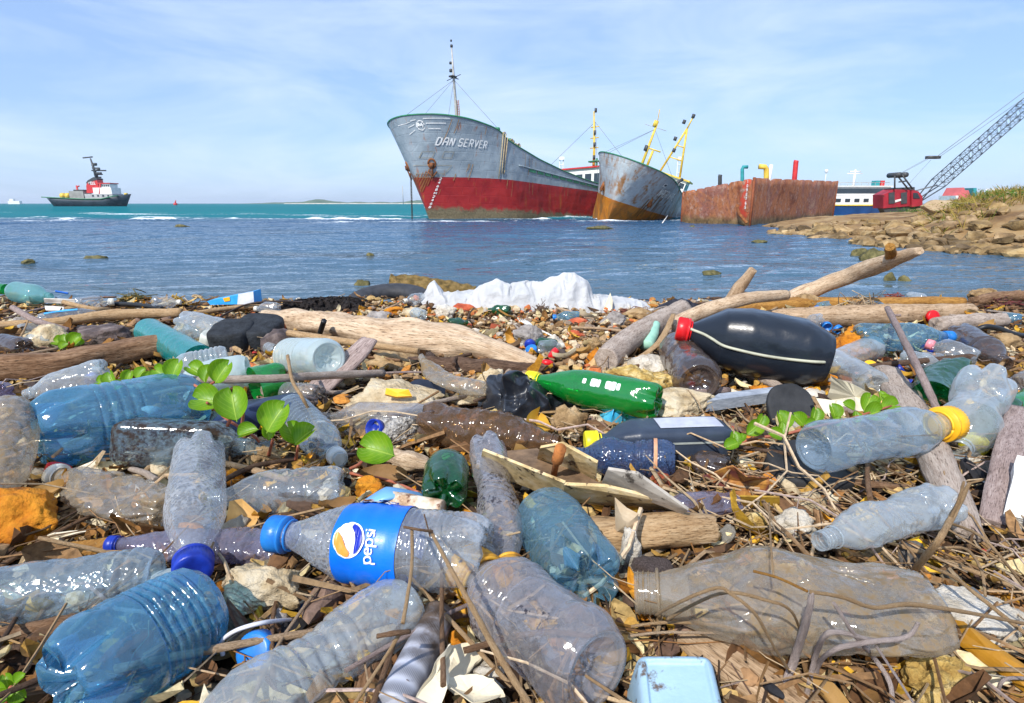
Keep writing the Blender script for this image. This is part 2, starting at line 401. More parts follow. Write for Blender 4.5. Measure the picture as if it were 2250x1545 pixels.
# stroke lettering: ribbons in a 0..1 box, mapped onto any surface
def arc(cx, cy, rx, ry, a0, a1, n=12): return [(cx+rx*math.cos(R(a0+(a1-a0)*i/n)), cy+ry*math.sin(R(a0+(a1-a0)*i/n))) for i in range(n+1)]
GL = {'D': [[(0, 0), (0, 1), (.45, 1)]+arc(.4, .5, .28, .5, 85, -85, 8)+[(0, 0)]], 'A': [[(0, 0), (0, .75), (.15, 1), (.55, 1), (.7, .75), (.7, 0)], [(0, .45), (.7, .45)]],
 'N': [[(0, 0), (0, 1)], [(0, 1), (.65, 0)], [(.65, 0), (.65, 1)]], 'S': [[(.68, .85), (.55, 1), (.15, 1), (0, .85), (0, .62), (.15, .52), (.55, .48), (.68, .36), (.68, .15), (.55, 0), (.13, 0), (0, .15)]],
 'E': [[(.62, 1), (0, 1), (0, 0), (.62, 0)], [(0, .52), (.52, .52)]], 'R': [[(0, 0), (0, 1), (.5, 1), (.66, .85), (.66, .62), (.5, .48), (0, .48)], [(.35, .48), (.68, 0)]],
 'V': [[(0, 1), (.35, 0), (.7, 1)]], 'M': [[(0, 0), (0, 1)], [(0, 1), (.4, .35)], [(.4, .35), (.8, 1)], [(.8, 1), (.8, 0)]], 'W': [[(0, 1), (.2, 0)], [(.2, 0), (.4, .7)], [(.4, .7), (.6, 0)], [(.6, 0), (.8, 1)]],
 'G': [[(.65, .85), (.5, 1), (.15, 1), (0, .85), (0, .15), (.15, 0), (.5, 0), (.65, .15), (.65, .45), (.38, .45)]], 'I': [[(.1, 0), (.1, 1)]], 'K': [[(0, 0), (0, 1)], [(.62, 1), (.05, .45)], [(.2, .6), (.66, 0)]],
 'O': [arc(.35, .5, .35, .5, 0, 360, 16)], '2': [[(0, .8), (.15, 1), (.5, 1), (.65, .8), (.6, .55), (0, 0), (.66, 0)]], '4': [[(.5, 0), (.5, 1), (0, .35), (.68, .35)]], '6': [[(.6, .95), (.2, .8), (0, .4), (.1, .08), (.5, 0), (.65, .25), (.5, .5), (.05, .45)]],
 '8': [arc(.33, .74, .28, .26, 0, 360, 10), arc(.33, .25, .33, .26, 0, 360, 10)], '3': [[(0, .85), (.2, 1), (.5, .95), (.6, .72), (.3, .54), (.62, .35), (.6, .1), (.2, 0), (0, .15)]], '7': [[(0, 1), (.65, 1), (.25, 0)]], '5': [[(.6, 1), (.05, 1), (.05, .55), (.45, .6), (.65, .3), (.45, 0), (0, .08)]], '9': [[(.05, .05), (.45, .2), (.65, .6), (.55, .95), (.15, 1), (0, .75), (.15, .5), (.6, .55)]],
 'p': [[(0, -.45), (0, .7)], arc(.33, .35, .33, .35, 180, -180, 18)], 'e': [[(.02, .37), (.64, .37)]+arc(.33, .35, .33, .35, 5, 318, 18)], 's': [arc(.25, .53, .2, .17, 35, 250, 10)+arc(.25, .18, .22, .18, 90, -150, 10)], 'i': [[(.1, 0), (.1, .68)], [(.1, .88), (.1, 1.0)]],
 'L': [[(0, 1), (0, 0), (.6, 0)]], 'T': [[(0, 1), (.7, 1)], [(.35, 1), (.35, 0)]], '-': [[(0, .5), (.5, .5)]], '0': [arc(.33, .5, .33, .5, 0, 360, 14)], 'Z': [[(0, 1), (.65, 1), (0, 0), (.65, 0)]], ' ': []}
ADV = {'I': .35, 'M': 1.05, 'W': 1.05, 'i': .35, 's': .62, ' ': .45}
def ribbon(mb, pts, w, fn, step=.08, closed=False):
    P = []
    for a, b in zip(pts[:-1], pts[1:]):
        n = max(1, int(math.hypot(b[0]-a[0], b[1]-a[1])/step))
        for i in range(n): P.append((a[0]+(b[0]-a[0])*i/n, a[1]+(b[1]-a[1])*i/n))
    P.append(pts[-1]); Rg = []
    for i, p in enumerate(P):
        a = P[max(i-1, 0)]; b = P[min(i+1, len(P)-1)]; dx, dy = b[0]-a[0], b[1]-a[1]; l = math.hypot(dx, dy) or 1
        nx, ny = -dy/l*w/2, dx/l*w/2; Rg.append([tuple(fn(p[0]+nx, p[1]+ny)), tuple(fn(p[0]-nx, p[1]-ny))])
    v, f = rings(np.array(Rg), close=False, cap0=False, cap1=False); mb.add(v, f)
def text(mb, s, fn, h, w, stroke, gap=1.0, only=None):
    """fn(u, v) in metres; h letter height, w letter width for 1.0"""
    x = 0
    for ch in s:
        for st in GL[ch]:
            ribbon(mb, [(x+p[0]*w, p[1]*h) for p in st], stroke, fn, step=h*.12)
        x += (ADV.get(ch, .95))*w*gap
    return x
M_mast = lambda: mat('pale_steel', (.42, .42, .40), 4, .5, .1)
M_yel = lambda: mat('yellow_paint_rusty', [(.3, (.55, .36, .04)), (.6, (.75, .55, .08))], 3, .5, .1, spots=((.22, .08, .02), 5, .6))
M_dark = lambda: mat('dark_steel', (.05, .055, .06), 4, .5, .1)
M_white = lambda: mat('white_paint_weathered', [(.3, (.62, .62, .6)), (.6, (.8, .8, .78))], 1.2, .5, .05, spots=((.35, .17, .07), 2.5, .68))
M_glass = lambda: mat('dark_window_glass', (.03, .045, .06), 1, .1, 0, spec=.6)
M_red = lambda: mat('red_paint', [(.3, (.42, .02, .025)), (.6, (.6, .04, .04))], 2, .45, .1)
M_green = lambda: mat('green_paint', [(.3, (.02, .13, .06)), (.6, (.05, .24, .12))], 2, .5, .1)
M_rust = lambda: mat('rust_brown', [(.3, (.10, .03, .012)), (.55, (.26, .09, .025)), (.7, (.36, .16, .05))], 4, .85, .3)
M_lett = lambda: mat('white_lettering', [(.35, (.55, .56, .55)), (.6, (.78, .79, .78))], 3, .6, 0)
M_wire = lambda: mat('grey_wire', (.16, .17, .18), 1, .6, 0)
M_rope = lambda: mat('rope_tan', (.42, .34, .2), 8, .9, .3)
def lattice(mb, a, b, w0, w1, n, r=.05, side=None):
    """square lattice girder from a to b"""
    a, b = Vector(a), Vector(b); t_ = (b-a).normalized(); x = t_.cross(Vector((0, 0, 1))).normalized() if side is None else Vector(side); y = x.cross(t_)
    C4 = ((1, 1), (-1, 1), (-1, -1), (1, -1)); P = []
    for i in range(n+1):
        f = i/n; c = a.lerp(b, f); w = (w0+(w1-w0)*f)/2; P.append([c+x*w*i_+y*w*j_ for i_, j_ in C4])
    for k in range(4): mb.tube([P[0][k], P[-1][k]], r, 6)
    for i in range(n):
        for k in range(4):
            k2 = (k+1) % 4; mb.tube([P[i][k], P[i+1][k2]] if (i+k) % 2 else [P[i][k2], P[i+1][k]], r*.5, 4); mb.tube([P[i][k], P[i][k2]], r*.5, 4)

def wheelhouse(root, x0, ln, wd, z0, tiers, roof, wnd=5, glass=M_glass, wall=M_white):
    """stack of deckhouses; tiers = [(len, width, height)]"""
    z = z0; xc = x0; 
    for i, (l, w, h_) in enumerate(tiers):
        mb = MB(); mb.box((xc, 0, z+h_/2), (l, w, h_)); wl = mb.obj('wall', wall(), root, smooth=False)
        nb = max(2, int(l/1.3))
        for sd_ in (1, -1):
            for j in range(nb):
                g = MB(); g.box((xc-l/2+l*(j+.5)/nb, sd_*w/2, z+h_*.62), (l/nb*.62, .06, h_*.34)); g.obj('window', glass(), root, smooth=False)
        for j in range(wnd):
            g = MB(); g.box((xc+l/2, -w/2+w*(j+.5)/wnd, z+h_*.62), (.06, w/wnd*.7, h_*.36)); g.obj('window', glass(), root, smooth=False)
        z += h_
        mb = MB(); mb.box((xc, 0, z+.07), (l+.5, w+.5, .14)); mb.obj('roof' if i == len(tiers)-1 else 'deck', roof if i == len(tiers)-1 else wall(), root, smooth=False)
        z += .14; xc -= .3
    return z
# --- the big grey and red coaster
def ship_one():
    foot = G(944, 482, 0); be = R(50); a = Vector((math.cos(be), math.sin(be), 0))
    root = thing('cargo_ship', 'largest ship, grey over dark red, with a tall mast on its high bow', 'cargo ship', foot, rot=(0, 0, 0))
    fw = -a; yaw = math.atan2(fw.y, fw.x); root.rotation_euler = (Matrix.Rotation(yaw, 3, 'Z')@Matrix.Rotation(R(-3.2), 3, 'Y')@Matrix.Rotation(R(2), 3, 'X')).to_euler()
    h = Hull(34, 4.7, 2.6, [(-2.6, 7.15), (-1.5, 7.1), (0, 6.95), (2.2, 6.6), (3.0, 6.4), (3.7, 5.95), (5, 5.6), (7.8, 4.95), (11.1, 4.4), (14.8, 3.95), (20, 3.6), (34, 3.9)], ed=6.4, ew=6, pd=2.7, pw=1.6, flare=1.5, keel=-2)
    hm = hull_mat('grey_red_hull', (.22, .27, .31), (.29, .35, .39), (.26, .012, .016), (.34, .02, .02), 3.05, (.21, .17, .10), .8, .3)
    h.mesh().obj('hull', hm, root)
    v, f = h.deck(.95); mobj('deck', v, f, M_green(), root)
    mb = MB()
    for s_ in (1, -1): mb.tube(h.rail(s_), .055, 6)
    mb.obj('rail', M_green(), root)
    # name on both bows, badge on the stem
    def on(side, x0, z0, sgn, slope=0):
        def fn(u, v_):
            z = z0+v_-slope*u; t_ = h.t_of_x(x0+sgn*u, z, side); return h.surf(t_, z, side, .05)
        return fn
    mb = MB(); text(mb, 'DAN SERVER', on(1, -1.1, 5.2, 1, .03), .47, .30, .075, 1.15); mb.obj('lettering', M_lett(), root)
    mb = MB(); text(mb, 'DAN SERVER', on(-1, 3.6, 5.6, -1), .6, .36, .11, 1.12); mb.obj('lettering', M_lett(), root)
    fb = lambda u, v_: (lambda z: h.surf(h.t_of_x(-1.9+abs(u), z, 1 if u >= 0 else -1), z, 1 if u >= 0 else -1, .05))(7.0+v_)
    def bow(u, v_):                        # arc length around the blunt stem
        z = 6.45+v_; sd_ = 1 if u >= 0 else -1; t_ = 0; acc = 0; p = h.surf(0, z, sd_, .05)
        while acc < abs(u) and t_ < .3:
            t_ += .0012; q = h.surf(t_, z, sd_, .05); acc += (q-p).length; p = q
        return p
    mb = MB(); ribbon(mb, arc(1.5, 0, .3, .3, 0, 360, 24), .06, bow); 
    for st in GL['M']: ribbon(mb, [(1.5-.15+p[0]*.38, -.17+p[1]*.34) for p in st], .06, bow)
    for k, (l, dz) in enumerate(((1.9, .42), (1.5, .12), (1.0, -.22))):
        ribbon(mb, [(1.5+.35+.1*k, dz), (1.5+.4+l, dz)], .05, bow, .2); ribbon(mb, [(1.5-.35-.1*k, dz-.05), (1.5-.4-l*.7, dz-.3)], .05, bow, .2)
    mb.obj('bow_badge', M_lett(), root)
    for sd_ in (1, -1):
        mb = MB()
        for k in range(9):
            z = 2.85-k*.25; fn = on(sd_, -.25 if sd_ > 0 else -.3, z, 1 if sd_ > 0 else -1); text(mb, '2468M'[k % 5], fn, .15, .14, .035)
        mb.obj('draught_marks', M_lett(), root)
    # anchor pipes with rust, frames, chain
    for sd_ in (1, -1):
        mb = MB(); c = h.surf(h.t_of_x(-.9, 3.95, sd_), 3.95, sd_, .02)
        n = (h.surf(h.t_of_x(-.9, 3.95, sd_), 3.95, sd_, 1.)-c).normalized(); tx = n.cross(Vector((0, 0, 1))).normalized(); ty = tx.cross(n)
        pts = [c+(tx*math.cos(q)*.27+ty*math.sin(q)*.34) for q in np.linspace(0, 2*math.pi, 17)]
        mb.tube(pts, .07, 6); mb.obj('anchor_pipe', M_rust(), root)
        mb = MB(); mb.tube([c+ty*.05+n*.02, c-ty*.25+n*.16], [.2, .12], 8); mb.tube([c-ty*.2+n*.14, c-ty*1.0+n*.1], .06, 6)
        mb.tube([c-ty*.55-tx*.35+n*.1, c-ty*.95+n*.14, c-ty*.55+tx*.35+n*.1], .06, 6); mb.obj('anchor', mat('anchor_rust', [(.3, (.05, .02, .01)), (.6, (.2, .07, .02))], 5), root)
        mb = MB(); rs = random.Random(4)
        for k in range(7):
            xo = -.9+(k-3)*.10; zt = 3.6-abs(k-3)*.12; ln = (1.9-abs(k-3)*.45)*rs.uniform(.7, 1.1)
            ribbon(mb, [(0, 0), (0, -ln)], .035+.03*rs.random(), on(sd_, xo, zt, 1), .2)
        mb.obj('rust_streak', mat('rust_streak', [(.3, (.16, .05, .015)), (.6, (.28, .11, .03))], 6), root)
    mb = MB(); fr = on(1, 0, 0, 1)
    for (x0, z0, x1, z1) in ((-1.5, 4.35, -1.0, 4.75), (-.55, 4.35, -.05, 4.75)): ribbon(mb, [(x0, z0), (x1, z0), (x1, z1), (x0, z1), (x0, z0)], .035, fr)
    ribbon(mb, [(-1.6, 3.85), (.1, 3.85), (-.1, 3.3), (-1.35, 3.3), (-1.6, 3.85)], .04, fr); ribbon(mb, [(-1.3, 3.3), (-1.3, 3.05), (-.2, 3.05), (-.2, 3.3)], .035, fr)
    mb.obj('weld_frame', mat('frame_line', (.25, .24, .2), 4, .6, 0), root)
    rs = random.Random(8)
    for k in range(26):
        x = rs.uniform(-1.5, 17); Hh = h.H(x); z = rs.choice([Hh-.15, Hh-.2, 3.3, 3.1, 4.0, rs.uniform(2, 5)]); ln = rs.uniform(.3, 1.5); mb = MB(); z = min(z, Hh-.15)
        ribbon(mb, [(0, 0), (.02, -ln*.5), (0, -ln)], rs.uniform(.02, .05), on(1, x, z, 1), .15); mb.obj('rust_streak', mat('rust_streak_thin', [(.3, (.20, .09, .03)), (.6, (.34, .2, .09))], 6), root)
    # rubbing strake and freeing ports
    mb = MB(); mb.tube([h.surf(h.t_of_x(x, 4.25-.055*(x-4.4), 1), 4.25-.055*(x-4.4), 1, .03) for x in np.linspace(5.2, 30, 60)], .06, 6); mb.obj('strake', mat('hull_grey_plain', (.24, .3, .34), 2), root)
    for k in range(16):
        x = 6.5+k*1.05; fn = on(1, x, 3.98-.05*(x-6.5), 1, .05); mb = MB(); ribbon(mb, [(0, 0), (.85, 0)], .22, fn, .3); mb.obj('freeing_port', M_green(), root)
    mb = MB()
    for k in range(3): mb.tube([h.pt(h.t_of_x(3.2+.2*k, 6.2), 1, 1)+Vector((0, .1, .1)), on(1, 3.2+.2*k, 4.4-.5*k, 1)(0, 0)+Vector((0, .05, 0)), on(1, 3.25+.2*k, 3.1+.3*k, 1)(0, 0)+Vector((0, .05, 0))], .035, 6)
    mb.obj('hanging_rope', M_rope(), root)
    for k in range(3):
        mb = MB(); rs = random.Random(k); c = h.pt(h.t_of_x(3.5+k*.75, 6), 1, 1)+Vector((0, -.3, .05))
        for j in range(9):
            q = c+Vector((rs.uniform(-.25, .25), rs.uniform(-.2, .2), rs.uniform(-.05, .2))); mb.tube([q+Vector((.16*math.cos(w), .05*math.sin(w*2), .12*math.sin(w))) for w in np.linspace(0, 6.1, 9)], .04, 5)
        mb.obj('rope_coil', M_rope(), root)
    for k, x in enumerate((3.2, 4.4, 4.7)):
        mb = MB(); c = h.pt(h.t_of_x(x, 6), 1, 1)+Vector((0, -.45, -.1)); mb.tube([c, c+Vector((0, 0, .3)), c+Vector((0, 0, .36)), c+Vector((0, 0, .5))], [.14, .14, .24, .2], 10); mb.obj('bollard', M_green(), root)
    # mast with crosstree, ladder and stays
    mast = thing_child('mast', root); b0 = Vector((-3.3, 0, 5.3)); tp = b0+Vector((1.1, .35, 7.7))
    P = lambda f: b0.lerp(tp, f)
    mb = MB(); mb.tube([P(0), P(.42), P(.75), P(1)], [.15, .12, .09, .05], 8); mb.obj('mast_pole', M_mast(), mast)
    mb = MB(); o_ = Vector((.0, .22, 0)); mb.tube([P(0)+o_, P(.5)+o_*.8], .03, 5); mb.tube([P(0)+o_*1.8, P(.5)+o_*1.5], .03, 5)
    for k in range(22): mb.tube([P(.02+k*.022)+o_, P(.02+k*.022)+o_*1.8], .015, 4)
    mb.obj('ladder', M_rust(), mast)
    mb = MB(); c = P(.71); mb.tube([c+Vector((0, -.75, -.1)), c+Vector((0, .75, .1))], .03, 5); mb.tube([c+Vector((-.5, 0, 0)), c+Vector((.5, 0, 0))], .04, 5); mb.box(c+Vector((.1, 0, .05)), (.5, .4, .1)); mb.obj('crosstree', M_dark(), mast)
    for q, sz in ((P(.76)+Vector((.12, -.15, 0)), .2), (P(.83)+Vector((.12, -.13, 0)), .16), (P(.98), .17), (P(1.03), .12)):
        mb = MB(); mb.tube([q, q+Vector((0, 0, sz)), q+Vector((0, 0, sz*1.2))], [sz*.6, sz*.6, sz*.2], 8); mb.obj('lamp', M_dark(), mast)
    mb = MB()
    for q in (h.pt(h.t_of_x(-2.2, 7.5), 1, 1), h.pt(h.t_of_x(-1.2, 7.5), 1, 1), h.pt(h.t_of_x(3.2, 6.5), 1, 1), h.pt(h.t_of_x(-1., 7.5), 1, -1)): mb.tube([P(.69), q], .014, 4)
    mb.obj('stay_wire', M_wire(), mast)
    # hatch, deckhouse and after mast
    mb = MB(); mb.box((-12, 0, 3.3), (12, 5.6, .7)); mb.obj('hatch', M_green(), root, smooth=False)
    top = wheelhouse(root, -23.5, 0, 0, 3.0, [(7, 6.4, 2.7)], M_red(), 6)
    mb = MB(); 
    text(mb, 'IMO', lambda u, v_: Vector((-19.94, -.1+u, 4.1+v_)), .35, .3, .07); text(mb, '7114', lambda u, v_: Vector((-19.94, -.4+u, 3.6+v_)), .35, .3, .07) if '1' in GL else None
    mb.obj('house_lettering', M_dark(), root)
    m2 = thing_child('after_mast', root); c = Vector((-23.5, 0, top)); mb = MB(); mb.tube([c, c+Vector((0, 0, 2.4)), c+Vector((.3, 0, 6.0))], [.16, .13, .07], 8)
    for k in (2.4, 3.4, 4.5): mb.tube([c+Vector((0, -.5, k)), c+Vector((0, .5, k))], .06, 5)
    mb.obj('mast_pole', M_yel(), m2)
    for k in (1.2, 2.5, 3.7, 5.9):
        mb = MB(); mb.tube([c+Vector((.2, .15, k)), c+Vector((.2, .15, k+.4))], .15, 6); mb.obj('lamp', M_dark(), m2)
    mb = MB(); mb.box(c+Vector((.7, .8, .9)), (.5, 1.8, .15)); mb.tube([c+Vector((.7, .8, 0)), c+Vector((.7, .8, 1.2))], .12, 8); mb.obj('radar', M_green(), m2)
    mb = MB(); mb.tube([c+Vector((0, 0, 5)), Vector((-18., -4, 4.4))], .02, 4); mb.tube([c+Vector((0, 0, 5)), Vector((-18., 4, 4.4))], .02, 4); mb.tube([c+Vector((0, 0, 5)), Vector((-31, 3, 4))], .02, 4); mb.obj('stay_wire', M_wire(), m2)
    # anchor chain hanging on the far bow
    c0 = AT(903, 390, foot.y-1.0); c1 = c0.copy(); mb = MB()
    for k in range(34):
        f = k/33; q = c0.lerp(Vector((c0.x-.05, c0.y, -.4)), f); ax = Vector((.05, 0, 0)) if k % 2 else Vector((0, .05, 0)); mb.tube([q+ax+Vector((0, 0, .09)), q+ax-Vector((0, 0, .09)), q-ax-Vector((0, 0, .09)), q-ax+Vector((0, 0, .09)), q+ax+Vector((0, 0, .09))], .017, 4)
    tag(mb.obj('anchor_chain', mat('chain_dark', (.04, .03, .025), 5)), 'dark anchor chain hanging from the bow of the large grey ship into the sea', 'chain')
    return root
def thing_child(name, parent):
    o = bpy.data.objects.new(name, None); SC.collection.objects.link(o); o.parent = parent; o.empty_display_size = .1; return o
GL['1'] = [[(.1, .75), (.35, 1), (.35, 0)]]
ship_one()
def scatter(name, label, n, tmpl, pos, size, cols, m, seed, flatz=None, tilt=.3, zmax=.014, smooth=False, aspect=None):
    """many small pieces merged: tmpl list of (V, F); pos(rs) -> x, y"""
    rs = np.random.default_rng(seed); Vs, Fs, Cs = [], [], []; off = 0
    X = pos(rs, n); n = len(X); S_ = size(rs, n); ids = rs.integers(0, len(tmpl), n); rz = rs.uniform(0, 2*np.pi, n); tx = rs.normal(0, tilt, n); ty = rs.normal(0, tilt, n)
    zz = rs.uniform(0, 1, n)**1.5*zmax; ci = rs.integers(0, len(cols), n); br = rs.uniform(.7, 1.25, n); cols = np.array(cols)
    gz = np.array([ground_z(x, y) for x, y in X])
    for k, (V, Fc) in enumerate(tmpl):
        I = np.where(ids == k)[0]; Fc_ = [tuple(f) for f in Fc]; nv = len(V)
        for i in I:
            c, s = math.cos(rz[i]), math.sin(rz[i]); v = V*S_[i]
            v = np.stack([v[:, 0], v[:, 1]-v[:, 2]*tx[i], v[:, 2]+v[:, 1]*tx[i]], 1); v = np.stack([v[:, 0]-v[:, 2]*ty[i], v[:, 1], v[:, 2]+v[:, 0]*ty[i]], 1)
            v = np.stack([v[:, 0]*c-v[:, 1]*s+X[i, 0], v[:, 0]*s+v[:, 1]*c+X[i, 1], v[:, 2]+gz[i]+zz[i]+.003], 1); Vs.append(v)
            Fs += [tuple(q+off for q in f) for f in Fc_]; off += nv; Cs.append(np.tile(cols[ci[i]]*br[i], (nv, 1)))
    o = mobj(name, np.concatenate(Vs), Fs, m, loc=(0, 0, 0), cols=np.concatenate(Cs), smooth=smooth); tag(o, label, kind='stuff'); return o
def ship_two():
    foot = G(1333, 486, 0); be = R(68)
    root = thing('cargo_ship', 'tilted smaller grey ship with orange rust on its bow, left of the barge', 'cargo ship', foot+Vector((0, 0, -.25)))
    yaw = math.atan2(-math.sin(be), -math.cos(be))
    root.rotation_euler = (Matrix.Rotation(yaw, 3, 'Z')@Matrix.Rotation(R(-2), 3, 'Y')@Matrix.Rotation(R(-19), 3, 'X')).to_euler()
    h = Hull(26, 3.0, 1.3, [(-1.3, 4.5), (0, 4.45), (2, 4.3), (6, 3.9), (10, 3.6), (26, 3.6)], ed=5.5, ew=7, pd=2.4, pw=1.25, flare=1.3, keel=-2.5)
    hm = hull_mat('grey_rusty_hull', (.32, .38, .42), (.42, .48, .50), (.55, .20, .012), (.30, .09, .015), 1.75, None, 0, 1.0, (.26, .11, .02), patches=(.26, .12, .02))
    h.mesh().obj('hull', hm, root); v, f = h.deck(.8); mobj('deck', v, f, M_green(), root)
    mb = MB()
    for s_ in (1, -1): mb.tube(h.rail(s_), .045, 6)
    mb.obj('rail', M_green(), root)
    def on(side, x0, z0):
        def fn(u, v_):
            z = z0+v_; return h.surf(h.t_of_x(x0+u, z, side), z, side, .04)
        return fn
    mb = MB(); text(mb, 'NAGRI WAVE', on(1, 1.9, 2.95), .50, .36, .085, 1.1); mb.obj('lettering', mat('faded_lettering', (.8, .8, .74), 5), root)
    for sd_, x0 in ((1, 1.5), (-1, 1.0)):
        mb = MB(); ribbon(mb, [(0, 0), (.45, 0)], .26, on(sd_, x0, 3.75), .1); mb.obj('fairlead', M_white(), root)
        mb = MB(); ribbon(mb, [(.08, 0), (.36, 0)], .14, lambda u, v_, o=on(sd_, x0, 3.75): o(u, v_)+Vector((0, sd_*.03, 0)), .1); mb.obj('fairlead_hole', M_dark(), root)
    for sd_, x0 in ((1, 2.0), (-1, .75)):
        c = on(sd_, x0, 2.3)(0, 0); mb = MB(); mb.tube([c+Vector((0, 0, .5)), c, c-Vector((0, 0, .25))], [.1, .16, .2], 8); mb.tube([c+Vector((0, 0, .1))+Vector((.25, 0, 0)), c+Vector((.1, 0, -.3)), c-Vector((.25, 0, -.1))], .06, 6); mb.obj('anchor', M_rust(), root)
    for k in range(26):
        mb = MB(); x = random.Random(k).uniform(.4, 11); zt = random.Random(k+50).uniform(1.6, 3.6); ln = random.Random(k+9).uniform(.5, 1.5)
        ribbon(mb, [(0, 0), (.15*ln, -ln)], .05+.08*random.Random(k+5).random(), on(1, x, zt), .3)
        mb.obj('rust_streak', mat('rust_streak_dark', [(.3, (.10, .045, .01)), (.6, (.30, .14, .02))], 3), root)
    m = thing_child('mast', root); c = Vector((-3.6, .1, 3.4)); tp = c+Vector((.3, .0, 4.1)); mb = MB(); mb.tube([c, tp], [.12, .08], 8); mb.tube([tp, tp+Vector((0, -.2, .9))], .03, 5)
    mb.obj('mast_pole', M_yel(), m); mb = MB(); q = c.lerp(tp, .93); mb.tube([q+Vector((0, -.8, .0)), q+Vector((0, .8, 0))], .02, 5); mb.obj('crosstree', M_mast(), m)
    for f_ in (.52, .94): mb = MB(); q = c.lerp(tp, f_); mb.tube([q+Vector((0, -.1, 0)), q+Vector((0, -.1, .4))], .17, 7); mb.obj('lamp', M_yel() if f_ > .9 else M_dark(), m)
    mb = MB(); mb.tube([c.lerp(tp, .9), Vector((-.5, -2.2, 4.35))], .012, 4); mb.tube([c.lerp(tp, .9), Vector((-2.5, -2.7, 4.2))], .012, 4); mb.tube([c.lerp(tp, .9), Vector((-8, 2.7, 3.7))], .012, 4); mb.obj('stay_wire', M_wire(), m)
    mb = MB(); mb.tube([Vector((-8.3, 2.4, 3.4)), Vector((-8.3, 2.4, 4.4)), Vector((-8.6, 2.6, 4.7))], .14, 8); mb.box((-9.2, 2.3, 3.9), (.9, .7, .6)); mb.obj('windlass', M_dark(), root)
    top = wheelhouse(root, -18.5, 0, 0, 2.5, [(4, 4.6, 1.0), (3, 4.0, 1.3)], M_yel(), 6)
    m = thing_child('frame_mast', root); c = Vector((-18.5, .1, top)); mb = MB(); ap = c+Vector((.2, -.1, 4.3))
    mb.tube([c+Vector((0, -1.0, 0)), ap], .10, 6); mb.tube([c+Vector((0, 1.0, 0)), ap], .10, 6); mb.tube([ap, ap+Vector((0, .1, 1.0))], .07, 6)
    for k in (.35, .62): mb.tube([c+Vector((0, -1.0, 0)).lerp(Vector((.2, -.1, 4.3)), k), c+Vector((0, 1.0, 0)).lerp(Vector((.2, -.1, 4.3)), k)], .06, 6)
    mb.obj('mast_frame', M_yel(), m)
    for q in (ap+Vector((0, -.5, .3)), ap+Vector((0, .1, 1.0)), c+Vector((.1, -.8, 3)), c+Vector((.1, -.5, 2))): mb = MB(); mb.tube([q, q+Vector((0, 0, .35))], .16, 7); mb.obj('lamp', M_dark(), m)
    mb = MB(); mb.tube([c+Vector((1, -2.2, 0)), c+Vector((1, -2.2, 1.5))], .12, 8); mb.box(c+Vector((1, -2.2, 1.6)), (.3, 1.4, .12)); mb.obj('radar', M_yel(), root)
ship_two()
